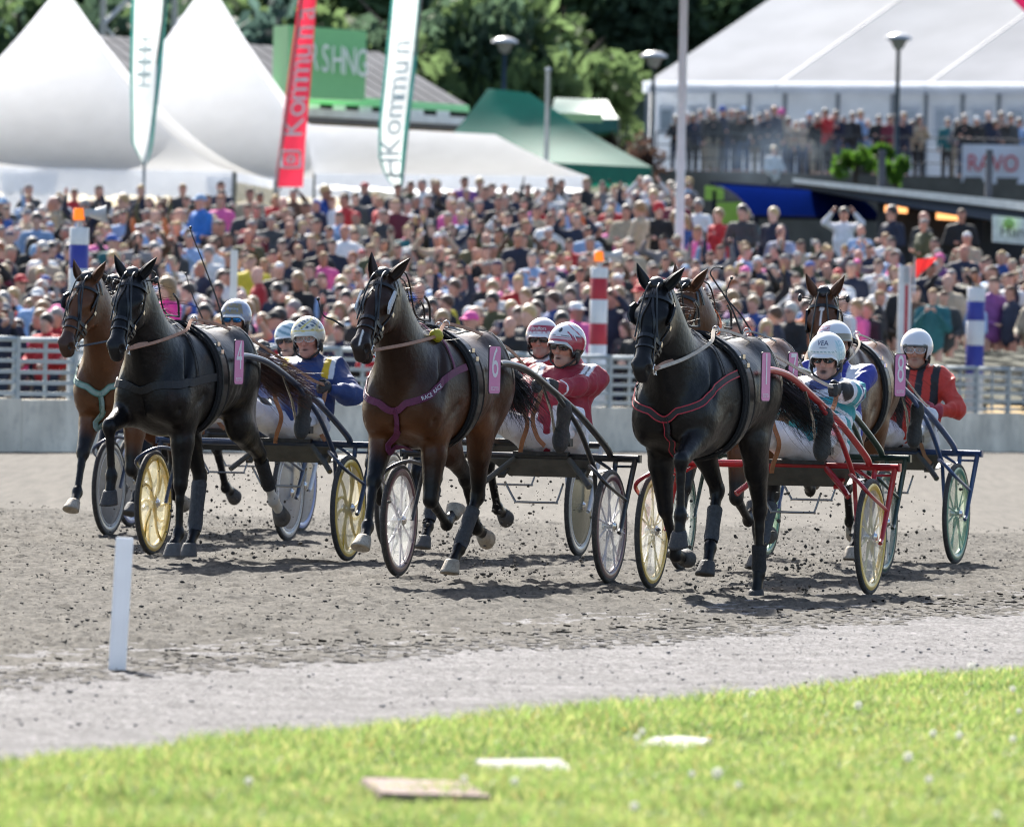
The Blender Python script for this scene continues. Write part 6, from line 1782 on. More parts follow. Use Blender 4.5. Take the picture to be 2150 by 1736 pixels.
CLOTH = [('black', (.016, .016, .018), 26), ('navy', (.018, .024, .05), 24), ('dark grey', (.05, .052, .056), 14), ('white', (.74, .75, .76), 13), ('azure', (.25, .38, .60), 8), ('royal blue', (.03, .08, .28), 3), ('grey', (.20, .20, .21), 6),
         ('red', (.45, .025, .03), 5), ('pink', (.75, .12, .36), 5), ('beige', (.42, .35, .25), 5), ('olive', (.07, .075, .035), 5), ('brown', (.10, .06, .04), 5), ('orange', (.55, .17, .06), 1), ('yellow', (.62, .50, .04), 1), ('teal', (.02, .13, .15), 1), ('purple', (.18, .06, .22), 1), ('maroon', (.16, .02, .04), 3)]
HC = [('dark', (.025, .018, .014), 9), ('brown', (.08, .045, .026), 11), ('fair', (.30, .19, .09), 7), ('blond', (.50, .35, .16), 4), ('grey', (.25, .24, .23), 6), ('white', (.52, .50, .47), 1.5), ('ginger', (.30, .10, .03), 1)]
SK = [((.60, .33, .25), 5), ((.53, .27, .20), 5), ((.62, .38, .30), 4), ((.40, .20, .14), 1)]
CAPC = [('pink', (.80, .10, .38)), ('black', (.02, .02, .02)), ('blue', (.05, .12, .42)), ('white', (.78, .78, .78)), ('red', (.5, .03, .04)), ('azure', (.25, .40, .60)), ('navy', (.02, .03, .09)), ('grey', (.25, .25, .26)), ('beige', (.5, .42, .3))]
pg = np.random.default_rng(2024)
def pick(L): w_ = np.array([x[-1] for x in L], float); return L[pg.choice(len(L), p=w_/w_.sum())]
LAND = ((70, 'at far left edge'), (230, 'near left blue post'), (360, 'left of thin post'), (480, 'by thin white post'), (640, 'below left pagoda tents'), (790, 'below red banner flag'), (930, 'right of teal flag'), (1060, 'below long white canopy'), (1190, "under canopy's right half"),
        (1320, 'behind red striped post'), (1440, 'left of tall flagpole'), (1560, 'right of tall flagpole'), (1690, 'below blue canopy'), (1800, 'above rearmost bay horse'), (1930, 'near red stripe post'), (2060, 'left of blue post'), (3000, 'at far right edge'))
used_labels = {}
def spectator(x, y, z, face, arms=None, top=None, row='', stuff=None, head=None, female=None, legs=None, grp='spectators packed behind the fence'):
    female = (pg.random() < .36) if female is None else female
    arms = arms or pick([('down', 6), ('fold', 3), ('up', 1), ('phone', 2), ('rail', 2), ('cheer', .5)])[0]
    tn, tc, _ = top if top else pick(CLOTH); tc = np.clip(np.array(tc)*(.8+.4*pg.random()), 0, .85)
    hn, hc, _ = pick(HC); sc, _ = pick(SK); sc = np.array(sc)*(.88+.24*pg.random())
    kind = head or pick([('hair', 12), ('cap', 1.5), ('hat', .35), ('beanie', .3), ('bald', 1.0)])[0]
    hs = ('long' if pg.random() < .75 else 'short') if female else ('thin' if hn in ('grey', 'white') and pg.random() < .4 else 'short')
    size = (.96 if female else 1.04)*(.94+.13*pg.random())
    lg = legs if legs is not None else ((.03, .04, .07), (.06, .09, .16), (.02, .02, .022), (.25, .22, .17))[pg.integers(0, 4)]
    if stuff is not None:
        k = arms+('_f' if female else ''); c_, s_ = math.cos(face), math.sin(face)
        for (V, Q), co in zip(LOW[k], (None, tc)):
            W_ = np.stack([V[:, 0]*c_-V[:, 1]*s_, V[:, 0]*s_+V[:, 1]*c_, V[:, 2]], 1)*size+np.array([x, y, z])
            if co is None:
                C = np.tile(sc, (len(V), 1)); hairy = (V[:, 2] > 1.655) | ((V[:, 0] < -.02) & (V[:, 2] > (1.36 if hs == 'long' else 1.56)) & (np.abs(V[:, 1]) < .12) & (V[:, 2] > 1.36))
                C[hairy] = hc if kind == 'hair' else (CAPC[pg.integers(0, len(CAPC))][1] if kind != 'bald' else sc)
            else: C = np.tile(co, (len(V), 1))
            keep = (W_[Q].mean(1)[:, 2]-z) > .75
            n0 = stuff['n']; stuff['V'].append(W_); stuff['Q'].append(Q[keep]+n0); stuff['C'].append(C); stuff['n'] += len(V)
        return
    v = VAR[(arms, female)]
    arm_d = {'down': '', 'fold': ', arms folded', 'up': ', hands to face', 'phone': ', holding phone', 'rail': ', leaning forward', 'cheer': ', arms raised'}[arms]
    u = pix((x, y, z+1.6))[0]
    where = next(w_ for lim, w_ in LAND if u < lim)
    for attempt in range(30):
        if attempt:
            hn, hc, _ = pick(HC); hs = ('long' if pg.random() < .75 else 'short') if female else ('thin' if hn in ('grey', 'white') and pg.random() < .4 else 'short')
            if attempt > 4 and not top: tn, tc, _ = pick(CLOTH); tc = np.clip(np.array(tc)*(.8+.4*pg.random()), 0, .85)
        head_d = {'hair': '%s %s hair' % (hs, hn), 'bald': 'bald head'}.get(kind)
        capn, capc = CAPC[pg.integers(0, len(CAPC))]
        if kind in ('cap', 'hat', 'beanie'):
            if kind == 'hat' and pg.random() < .6: capn, capc = 'straw', (.60, .47, .25)
            head_d = '%s %s' % (capn, {'cap': 'cap', 'hat': 'brimmed hat', 'beanie': 'knitted hat'}[kind])
        sun = pg.random() < .25
        lab = 'person, %s top, %s%s%s, %s, %s' % (tn, head_d, ', sunglasses' if sun else '', arm_d, row, where)
        if lab not in used_labels: break
    if len(lab.split()) > 16: lab = lab.replace(', sunglasses', '', 1).replace(' brimmed hat', ' hat').replace(' knitted hat', ' hat')
    used_labels[lab] = 1
    o = link('person', v['body'], None, lab, 'person', grp, loc=(x, y, z), rz=face); o.color = (*sc, 1); o.scale = (size,)*3
    a = link('top', v['top'], o); a.color = (*tc, 1)
    b = link('trousers', v['legs'], o); b.color = (*lg, 1)
    if kind == 'hair' or kind in ('cap', 'hat', 'beanie'):
        if kind == 'hair' or hs == 'long': h = link('hair', HAIR[hs], o); h.color = (*hc, 1)
    if kind in ('cap', 'hat', 'beanie'): h = link('hat' if kind != 'cap' else 'cap', {'cap': CAP, 'hat': HAT, 'beanie': BEAN}[kind], o); h.color = (*capc, 1)
    if sun: link('sunglasses', SUNG, o)
    if arms == 'phone': link('phone', PHONE, o)
    return o
# rows behind the fence, following its line, then level rows up the slope
spots = []
for r in range(32):
    f = r/31
    step = .54+.07*f
    u = -70.0
    while u < 2230:
        dF = 1.0+1.16*r**1.12
        # start of the row: behind the fence but never nearer than the photo's first heads
        Yl = 114+17*np.clip((u-300)/1900, 0, 1)
        Y = Yl+dF+pg.normal(0, .28)
        s = F/Y
        uu = u+pg.normal(0, .10*s)
        if Y < 176-6*(u > 1480): spots.append((uu, Y, r))
        u += step*s*(.85+.35*pg.random())
blocked = lambda u, Y: False
for k_ in range(46):
    s_ = 13+k_*.60+pg.normal(0, .07); p_ = FA+FD*s_+FN*(.80+.12*pg.random()); u_ = pix((p_[0], p_[1], 1.5))[0]
    if -40 < u_ < 2200: spots.append((u_, p_[1], 0))
spots = [q for q in spots if not blocked(q[0], q[1])]
# how much of each head the nearer ones leave in view decides who is built one by one
spots.sort(key=lambda q: q[1])
def step_up(u, Y): return .40 if (u > 1300 and 150 < Y < 166) else 0.0
info = []
occ = np.zeros((240, 60), bool)       # coarse 10 px cover map
for (u, Y, r) in spots:
    x = at(u, 600, Y)[0]; z = float(slope_z(np.array(x), np.array(Y)))+step_up(u, Y)+pg.normal(0, .03)
    pu, pv = pix((x, Y, z+1.62)); s = F/Y
    i0, i1 = int((pu-.11*s)/10), int((pu+.11*s)/10)+1; j0, j1 = int((pv-.13*s-300)/10), int((pv+.13*s-300)/10)+1
    i0, i1, j0, j1 = max(i0, 0), min(i1, 240), max(j0, 0), min(j1, 60)
    reg = occ[i0:i1, j0:j1]; vis = (~reg).mean() if reg.size else 0
    occ[max(int((pu-.22*s)/10), 0):max(int((pu+.22*s)/10)+1, 0), max(int((pv+.10*s-300)/10), 0):60] = True
    occ[i0:i1, j0:j1] = True
    lim_ = np.interp(pu, [0, 700, 840, 1440, 1490, 1870, 1950, 2150], [428, 428, 404, 398, 474, 478, 478, 490])
    if pv < lim_-20: continue
    if any(abs(pu-pu_)/s < .34 and Y < pY+.7 for pu_, pY in ((1259, 119), (2050, 131.6), (1901, 129.2), (492, 106.2))): continue
    info.append((x, Y, z, r, vis*s*s*(0.1 if (pu < 0 or pu > 2150) else 1), pu))
order = sorted(range(len(info)), key=lambda i: -info[i][4])
NAMED = 262
single = set(order[:NAMED])
stuff = dict(V=[], Q=[], C=[], n=0)
for i, (x, Y, z, r, vis, pu) in enumerate(info):
    face = -math.pi/2+R(-15)+pg.normal(0, .6)
    row = 'front rows' if r < 4 else 'lower rows' if r < 10 else 'middle rows' if r < 20 else 'top rows'
    arms = pick([('rail', 4), ('fold', 1), ('phone', 1)])[0] if r == 0 else None
    hd = None
    if 1750 < pu < 2150 and r < 9 and pg.random() < .18: hd = 'cap'
    spectator(x, Y, z, face, arms=arms, row=row, stuff=None if i in single else stuff, head=hd)
cm_ = mat('crowd_attr', attr='col', rough=.75, var=.15, scale=12)
link('crowd', np_mesh('crowd', np.vstack(stuff['V']), np.vstack(stuff['Q']), mats=[cm_], col=np.vstack(stuff['C'])), None, 'dense mass of further spectators filling the gaps up the slope', 'crowd', kind='stuff')
# a few people one can pick out
P_ = at(682, 415, 163)
spectator(at(682, 415, 163)[0], 163, at(682, 415, 163)[2]-1.68, -math.pi/2+.9, 'down', ('royal blue', (.02, .07, .34), 1), 'standing tall', head='hair', female=False, legs=(.25, .36, .52))
spectator(at(1640, 490, 150)[0], 150, at(1640, 490, 150)[2]-1.62, -math.pi/2-.4, 'fold', ('blue checked', (.30, .36, .55), 1), 'standing tall', head='bald', female=False)
spectator(at(1772, 452, 158)[0], 158, at(1772, 452, 158)[2]-1.62, -math.pi/2-.1, 'up', ('white', (.72, .74, .80), 1), 'standing tall', head='hair', female=False, legs=(.02, .03, .06))
spectator(at(422, 440, 150)[0], 150, at(422, 440, 150)[2]-1.62, -math.pi/2-.9, 'rail', ('bright blue', (.03, .16, .50), 1), 'standing tall', head='cap', female=False)
# marshal in a pink bib on the near side of the wall
mx, _, mz_ = at(352, 590, 101.6); sz_ = mz_-1.70
pl_ = empty('standing_platform', 'low dark platform behind the fence under the person in a pink top', 'platform', (mx, 101.6, 0))
MB().box((0, 0, sz_-.03), (1.0, .8, .06)).build('deck', mat('deck_dark', (.05, .045, .04), .8), pl_)
for a_ in (-.42, .42):
    for b_ in (-.32, .32): MB().box((a_, b_, (sz_-.06)/2), (.06, .06, sz_-.06)).build('leg', mat('deck_dark', (.05, .045, .04), .8), pl_)
mo = spectator(mx, 101.6, sz_, -math.pi/2-1.0, 'rail', ('bright pink', (.85, .05, .30), 1), 'nearest the track', head='hair', female=True, legs=(.02, .02, .03))
# people on the upper terrace
tp = [(1498, 262), (1535, 270), (1578, 262), (1470, 275), (1610, 254), (1625, 262), (1655, 258), (1700, 262), (1733, 255), (1755, 250), (1790, 255), (1822, 262), (1868, 248), (1898, 262), (1915, 258), (1990, 262), (2025, 252), (2075, 258), (2102, 268), (2140, 262), (1560, 280), (1515, 290), (1685, 270), (1440, 285), (1420, 275), (1455, 282), (1488, 280), (1520, 266), (1548, 259), (1595, 270), (1640, 266), (1672, 262), (1717, 266), (1745, 264), (1772, 262), (1806, 258), (1845, 262), (1882, 256), (1930, 266), (2010, 266), (2050, 262), (2090, 260), (2122, 258), (2160, 262)]
tcol = {1498: 'light blue', 1610: 'navy', 1868: 'maroon', 1990: 'teal', 1733: 'red', 1790: 'black', 1700: 'navy'}
for k, (u, v) in enumerate(tp):
    Y = 245.5+(k % 4)*1.3; x, _, zz = at(u, v, Y)
    cn = tcol.get(u); tt = next((c for c in CLOTH if c[0] == cn), None) or CLOTH[(0, 1, 2, 4, 0, 1, 9, 6)[k % 8]]
    spectator(x, Y, TZ, -math.pi/2+pg.normal(0, .4), ('down', 'fold', 'down', 'phone', 'rail')[k % 5], tt, 'upper terrace', grp='people standing on the upper terrace')
x, _, zz = at(1625, 315, 244); 
spectator(at(1625, 330, 241)[0], 241.3, at(1625, 322, 241)[2]-1.6, -math.pi/2+.5, 'rail', ('white', (.70, .72, .75), 1), 'below terrace rail', head='hair', female=False, grp='people standing on the upper terrace')
# ---------------------------------------------------------------- the field
def near(V, p, r): return np.linalg.norm(V-np.array(p), axis=1) < r
def base(V, c): return np.tile(np.array(c, float), (len(V), 1))
def arm_mask(V, d):
    return np.abs(V[:, 1]-d['y0']) > .20
# six: maroon with white yoke
def j_six(V, L, d):
    c = base(V, (.30, .010, .028)); a = arm_mask(V, d)
    sh = (L[:, 2] > .36) & (np.abs(L[:, 1]) > .135) & (np.abs(L[:, 1]) < .20); c[sh] = (.74, .74, .76)
    c[(L[:, 2] > .36) & (np.abs(L[:, 1]) > .165) & (np.abs(L[:, 1]) < .18)] = (.02, .02, .02)
    c[(L[:, 2] < .15) & (np.abs(L[:, 1]) < .19) & (np.abs(L[:, 1]-.05) < .055)] = (.74, .74, .76)
    c[(L[:, 2] < .12) & (np.abs(L[:, 1]) > .11) & ~a] = (.72, .72, .74)
    c[near(V, d['nb']+[.03, 0, .03], .085)] = (.02, .02, .022); c[near(V, d['nb']+[.08, 0, .0], .04)] = (.75, .75, .77)
    for h in (d['handL'], d['handR']):
        r = np.linalg.norm(V-h, axis=1); c[(r > .19) & (r < .205)] = (.74, .74, .76); c[r < .125] = (.02, .02, .02)
    return c
def h_six(ph, e):
    c = (.74, .74, .76)
    if e < .30 and abs(ph) < 1.7: c = (.42, .03, .06)
    if .22 < e < .26 or .34 < e < .38: c = (.05, .04, .05) if .34 < e else (.74, .74, .76)
    if abs(ph) > .55 and abs(math.sin(ph*5+e*6)) < .28 and e > .3: c = (.42, .03, .07)
    if ((ph-.05)/.17)**2+((e-.68)/.14)**2 < .8+.5*math.sin(ph*60)*math.sin(e*55): c = (.03, .03, .03)
    if e < -.25: c = (.03, .03, .03)
    return c
def j_four(V, L, d):
    c = base(V, (.018, .045, .17))
    f = (L[:, 0] > -.06) & (L[:, 2] > .33)
    c[f & (np.abs(np.abs(L[:, 1])-.150) < .020)] = (.78, .50, .02); c[f & (np.abs(np.abs(L[:, 1])-.187) < .017)] = (.74, .76, .80)
    c[near(V, d['nb']+[.05, 0, .03], .075)] = (.035, .07, .22)
    return c
def h_four(ph, e):
    c = (.70, .70, .62)
    if e < .28 and e > .20: c = (.72, .55, .08)
    if e > .30 and (math.sin(ph*11+math.sin(e*9)*2)*math.sin(e*17+ph*4) > .25): c = (.06, .10, .16)
    if e > .30 and math.sin(ph*7-e*10) > .86: c = (.70, .58, .12)
    if e < -.25: c = (.10, .11, .12)
    return c
TQ = (.02, .30, .34)
def j_one(V, L, d):
    c = base(V, TQ); up = (L[:, 2] > .24) & ~arm_mask(V, d)
    c[(L[:, 2] > .20) & (L[:, 2] < .235) & ~arm_mask(V, d)] = (.74, .75, .80); c[(L[:, 2] > .30) & ~arm_mask(V, d)] = (.72, .73, .78)
    c[(L[:, 2] > .35) & (np.abs(L[:, 1]) < .09)] = (.05, .07, .22)
    for h, s in ((d['handL'], 1), (d['handR'], -1)):
        r = np.linalg.norm(V-h, axis=1); a = arm_mask(V, d) | (r < .3)
        c[(r < .13)] = (.02, .02, .02); c[(r > .13) & (r < .17)] = (.74, .75, .80); c[a & (r > .27) & (r < .29)] = (.74, .75, .8); c[a & (r > .29) & (r < .325)] = (.04, .05, .16); c[a & (r > .325) & (r < .345)] = (.74, .75, .8)
        c[a & (r > .40) & (r < .46)] = (.74, .75, .8)
    return c
def h_one(ph, e):
    c = (.76, .78, .78)
    if .16 < e < .22: c = (.10, .25, .26) if math.sin(ph*60) > -.2 else (.7, .75, .75)
    if abs(ph) > .8 and e < .75: c = (.42, .62, .66) if math.sin(ph*23+e*31)*math.sin(e*29-ph*9) > -.15 else (.70, .78, .80)
    if e < -.25: c = (.06, .065, .07)
    return c
def j_eight(V, L, d):
    c = base(V, (.56, .035, .018)); t = np.abs(L[:, 1]) < .20
    c[t & (np.mod(L[:, 1]+.30-.012, .105) < .052)] = (.012, .012, .016); c[near(V, d['nb']+[.04, 0, .03], .085)] = (.012, .012, .016)
    c[near(V, d['nb']+[.085, 0, -.01], .042)] = (.74, .76, .82)
    for h in (d['handL'], d['handR']): c[near(V, h, .10)] = (.35, .03, .05)
    return c
h_eight = lambda ph, e: (.78, .77, .79) if e > .14 or abs(ph) > .85 else (.045, .045, .05)
def j_str(V, L, d):
    c = base(V, (.44, .018, .022)); c[near(V, d['nb']+[.06, 0, .04], .075)] = (.74, .74, .78); return c
def h_str(ph, e):
    c = (.72, .66, .68)
    if .26 < e < .62 and abs(ph) < 1.3: c = (.42, .045, .075)
    if .16 < e < .24: c = (.5, .25, .29) if math.sin(ph*70) > 0 else (.7, .66, .68)
    if e < -.25: c = (.05, .045, .05)
    return c
j_black = lambda V, L, d: base(V, (.014, .015, .02))
def h_gold(ph, e):
    c = (.30, .33, .42)
    if .12 < e < .9 and abs(ph) < .75: c = (.26, .21, .12)
    if e > .8: c = (.62, .63, .68)
    if math.sin(ph*13)*math.sin(e*15) > .8: c = (.10, .16, .42)
    if e < -.25: c = (.04, .04, .05)
    return c
def j_white(V, L, d):
    c = base(V, (.55, .56, .62)); c[(np.abs(L[:, 1]) > .12)] = (.04, .07, .30); return c
h_lblue = lambda ph, e: (.62, .72, .76) if math.sin(ph*6+e*14) > -.3 else (.22, .36, .42)
def j_blue(V, L, d):
    c = base(V, (.035, .045, .32)); c[(L[:, 2] > .30) & (np.abs(L[:, 1]) > .09) & (np.abs(L[:, 1]) < .18)] = (.72, .73, .8); return c
def h_flag(ph, e):
    c = (.72, .74, .78)
    if e < .34: c = (.28, .24, .17)
    if abs(ph) > .9 and .34 < e < .8: c = (.42, .05, .10) if math.sin(e*60) > 0 else (.72, .72, .76)
    if abs(ph) > .9 and e <= .34 and e > .1: c = (.14, .20, .40)
    if e < -.1: c = (.20, .185, .16)
    return c
nav = ('navy', (.02, .03, .12)); wht = ('white', (.8, .8, .82)); pal = ('pale', (.55, .65, .78))
BLK = ((.0060, .0058, .0064), (.012, .009, .008), (.005, .005, .006))
BAY = ((.030, .0125, .0066), (.145, .052, .019), (.006, .006, .007))
BRT = ((.105, .043, .019), (.15, .062, .027), (.014, .012, .012))
CHB = ((.110, .042, .017), (.15, .062, .026), (.015, .013, .013))
FIELD = []
def entry(tagc, B, a, ha, horse, sulk, drv):
    H = build_horse('horse', horse.pop('label'), B, ha, horse.pop('pose'), *horse.pop('coat'), **horse)
    S = sulky(sulk.pop('label'), B, a, sulk.pop('colr'), **sulk)
    D = driver(drv.pop('label'), B, a, drv.pop('jfn'), tagc, drv.pop('hcol'), **drv)
    FIELD.append((tagc, H, S, D)); return H, S, D
P4 = dict(FR=(72, -6, 12, -10, -.02), FL=(4, 2, 48, 0, 0), HL=(-4, -62, -38, -58, -70, .02), HR=(38, -24, 20, 45, 0, -.05))
P6 = dict(FR=(37, 30, 48, 26, -.08), FL=(10, -62, -118, -150, 0), HL=(42, -18, 32, 45, 12, -.08), HR=(2, -54, -34, -75, -85, 0))
P1 = dict(FL=(64, -2, 8, -14, .0), FR=(-14, -30, -82, -110, -.04), HR=(50, -34, 28, 34, 14, -.06), HL=(16, -28, -2, 20, -10, .0))
P8 = dict(FR=(34, -72, -110, -140, 0), FL=(22, -86, -120, -150, -.10), HL=(40, -20, 26, 44, 8, -.10), HR=(4, -50, -30, -70, -75, 0))
PM = dict(FR=(27, 20, 42, 22, -.03), FL=(10, -62, -118, -150, 0), HL=(40, -20, 30, 45, 12, -.04), HR=(2, -54, -34, -75, -85, 0))
PN = dict(FL=(27, 20, 42, 22, -.03), FR=(38, -40, -70, -90, 0), HR=(40, -20, 30, 45, 12, -.04), HL=(2, -54, -34, -75, -85, 0))
entry('six', (.06, 56.6), 17, 17,
      dict(label='dark bay trotter with white cheek pads, maroon breast strap and number 6 plate', pose=P6, coat=BAY, tilt=43, yaw=.0, hoof='tan', marks=((.52, .008, .06, .007), (.13, .0, .012, .008)), harness=dict(collar=('Y', (.13, .018, .065), None), tagc='maroon', blinker='white', text='RACE  RACE'), num='6', ears=(10, 45), boots=(('HL', .25, .98, .047, 'grey'),)),
      dict(label='black sulky with maroon rimmed spoked wheels behind number 6', colr=(.012, .014, .018), key='black', rim=('maroon', (.10, .03, .055)), spoke=('silver', (.55, .5, .56))),
      dict(label='person in maroon jacket, white and red helmet and dark glasses, driving number 6', jfn=j_six, hcol=h_six, hyaw=-12, mouth=.25, y0=.21, lean=27, handL=(.27, .22, 1.24), handR=(.27, .06, 1.20), peak=(.6, .6, .58), hroll=-4))
entry('four', (-1.67, 60.6), 17, 16,
      dict(label='black trotter with one white hind pastern, plain breast band and number 4 plate', pose=P4, coat=BLK, tilt=50, yaw=.06, turn=5, hoof=dict(FR='dark', FL='grey', HL='grey', HR='grey'), socks=('HL',), marks=((.10, 0, .022, .020),), harness=dict(collar=('band', (.013, .013, .014), None), tagc='black', earplug=True, plate=3), num='4', ears=(28, 40), boots=(('HL', .1, .72, .047, 'black'), ('HR', .05, .98, .05, 'grey')), tail=[(-.74, 0, 1.38), (-.85, .05, 1.36), (-.98, .16, 1.27), (-1.08, .30, 1.17), (-1.12, .44, 1.10)], tailc=(.09, .035, .018)),
      dict(label='navy blue sulky with curved yellow spoked wheels behind number 4', colr=(.012, .03, .075), key='navy', rim=('yellow', (.62, .42, .05)), spoke=('yellow', (.62, .42, .05)), disc='yellow', curved=True),
      dict(label='person in navy jacket with yellow bars, cream helmet and clear goggles, driving number 4', jfn=j_four, hcol=h_four, glass='clear', hyaw=4, mouth=.35, y0=.20, lean=24, handL=(.12, .46, 1.17), handR=(.20, .10, 1.17), peak=(.62, .62, .55), skin=(.52, .25, .19), stubble=False, hroll=4))
entry('one', (1.65, 55.17), 16.5, 15.5,
      dict(label='black trotter with red edged breast strap and number 1 plate', pose=P1, coat=BLK, tilt=52, yaw=.05, turn=5, drop=.03, hoof='dark', harness=dict(collar=('Y', (.016, .016, .018), (.45, .03, .05)), tagc='rededge', blinker='open', plate=3), num='1', ears=(25, 48), boots=(('HL', .55, .98, .045, 'black'), ('HR', .3, .9, .046, 'grey')), tail=[(-.74, 0, 1.40), (-.86, .06, 1.36), (-1.02, .18, 1.2), (-1.10, .32, 1.05), (-1.14, .42, .97)]),
      dict(label='bright red sulky with yellow rimmed spoked wheels behind number 1', colr=(.42, .012, .02), key='red', rim=('yellow', (.62, .42, .05)), spoke=('cream', (.66, .55, .25)), disc='clear'),
      dict(label='person in turquoise and white jacket and white lettered helmet, mouth open, driving number 1', jfn=j_one, hcol=h_one, hyaw=2, mouth=1.0, y0=.23, lean=34, handL=(.20, .44, 1.26), handR=(.24, .02, 1.12), hpitch=-8, texts=(('VEA', .052, .62, 0, nav, 1.1), ('akademin', .016, .40, .05, nav, 1)), skin=(.52, .28, .21)))
entry('eight', (2.60, 63.5), 17, 9,
      dict(label='bay trotter with a white blaze, black blinkers and number 8 plate', pose=P8, coat=BRT, tilt=62, yaw=.06, drop=.0, hoof='tan', marks=((.15, 0, .035, .010), (.20, 0, .06, .006), (.13, 0, .015, .022)), harness=dict(collar=None, tagc='black', blinker='pad', earplug=True, plate=23, face=False), num='8', ears=(22, 30), boots=(('HL', .2, .98, .048, 'grey'),)),
      dict(label='blue sulky with green rimmed spoked wheels behind number 8', colr=(.025, .065, .18), key='blue', rim=('green', (.03, .22, .15)), spoke=('greenish', (.10, .30, .22)), disc='green'),
      dict(label='person in red and black striped silks with plain white helmet, driving number 8', jfn=j_eight, hcol=h_eight, glass='clear', hyaw=8, y0=.24, lean=20, handL=(.12, .44, 1.09), handR=(.20, .04, 1.10), peak=None, glove=(.35, .03, .05), skin=(.42, .22, .145), hx=.06))
entry('seven', (1.92, 59.8), 16, 14.5,
      dict(label='chestnut bay trotter half hidden behind number 1, head turned to the left', pose=PM, coat=CHB, tilt=50, yaw=-.30, hoof='grey', marks=((.14, .01, .03, .012),), harness=dict(collar=None, tagc='black'), num='7', ears=(12, 42), boots=(('HL', .2, .98, .049, 'grey'),), mane=(.05, .03, .02)),
      dict(label='dark green sulky behind the chestnut horse, half hidden by the red sulky', colr=(.010, .035, .025), key='green', rim=('darkgreen', (.02, .10, .07)), spoke=('pale', (.45, .5, .45)), disc='clear'),
      dict(label='person in blue jacket with blond ponytail, side-on behind the turquoise driver', jfn=j_blue, hcol=h_flag, glass=None, hyaw=42, y0=.22, lean=14, handL=(.22, .20, 1.14), handR=(.24, .0, 1.12), hair=True, peak=(.30, .27, .2), stubble=False, hz=.02))
entry('green', (-.09, 63.3), 16, 15.5,
      dict(label='brown trotter almost hidden behind number 6, with a white rosette at its ears', pose=PN, coat=BAY, tilt=48, yaw=-.05, hoof='grey', harness=dict(collar=None, tagc='black', blinker='open'), ears=(18, 22), boots=(('HR', .2, .9, .048, 'grey'),)),
      dict(label='sulky with olive disc wheels and a white fork, behind the maroon driver', colr=(.02, .022, .024), key='charcoal', rim=('steel', (.35, .37, .38)), spoke=('none', (0, 0, 0)), disc='olive', white_fork=True, stripe=True),
      dict(label='person in red jacket and red lettered helmet, behind the maroon driver', jfn=j_str, hcol=h_str, hyaw=2, y0=.26, lean=12, hx=.07, texts=(('Stralfors', .040, .42, .0, wht, 1.1),), chest=(('Stralfors', .045, (0, .37), wht),), skin=(.46, .25, .185)))
entry('gold', (-2.22, 66.0), 16.5, 16,
      dict(label='bay trotter with pale green breast strap and black blinkers, leftmost of all', pose=P6, coat=CHB, tilt=50, yaw=-.1, hoof='tan', harness=dict(collar=('Y', (.26, .36, .33), (.08, .22, .17)), tagc='mint', blinker='open'), ears=(20, 30), mane=(.03, .02, .015)),
      dict(label='sulky with grey disc wheels behind the leftmost bay horse', colr=(.05, .07, .12), key='greyblue', rim=('steel', (.35, .37, .38)), spoke=('none', (0, 0, 0)), disc='grey', stripe=True),
      dict(label='person in black jacket, grey and gold helmet and mirrored blue glasses', jfn=j_black, hcol=h_gold, glass='blue', hyaw=4, y0=.12, lean=6, hz=.09, hx=.07, texts=(('Sahlmans', .030, .44, .0, pal, 1.1),)))
entry('white', (-2.2, 69.3), 16.5, 16,
      dict(label='brown trotter mostly hidden between the leftmost bay and the black number 4', pose=PN, coat=BAY, tilt=50, yaw=0, hoof='grey', harness=dict(collar=None, tagc='black', blinker='open'), ears=(20, 25), num='5'),
      dict(label='sulky with white and blue disc wheels, hidden behind the black number 4', colr=(.45, .47, .55), key='silver', rim=('bluewhite', (.30, .36, .62)), spoke=('none', (0, 0, 0)), disc='grey', white_fork=True),
      dict(label='person in white and blue jacket and pale blue helmet, peering past navy driver', jfn=j_white, hcol=h_lblue, hyaw=-6, y0=.38, lean=30, mouth=.4, hroll=8))

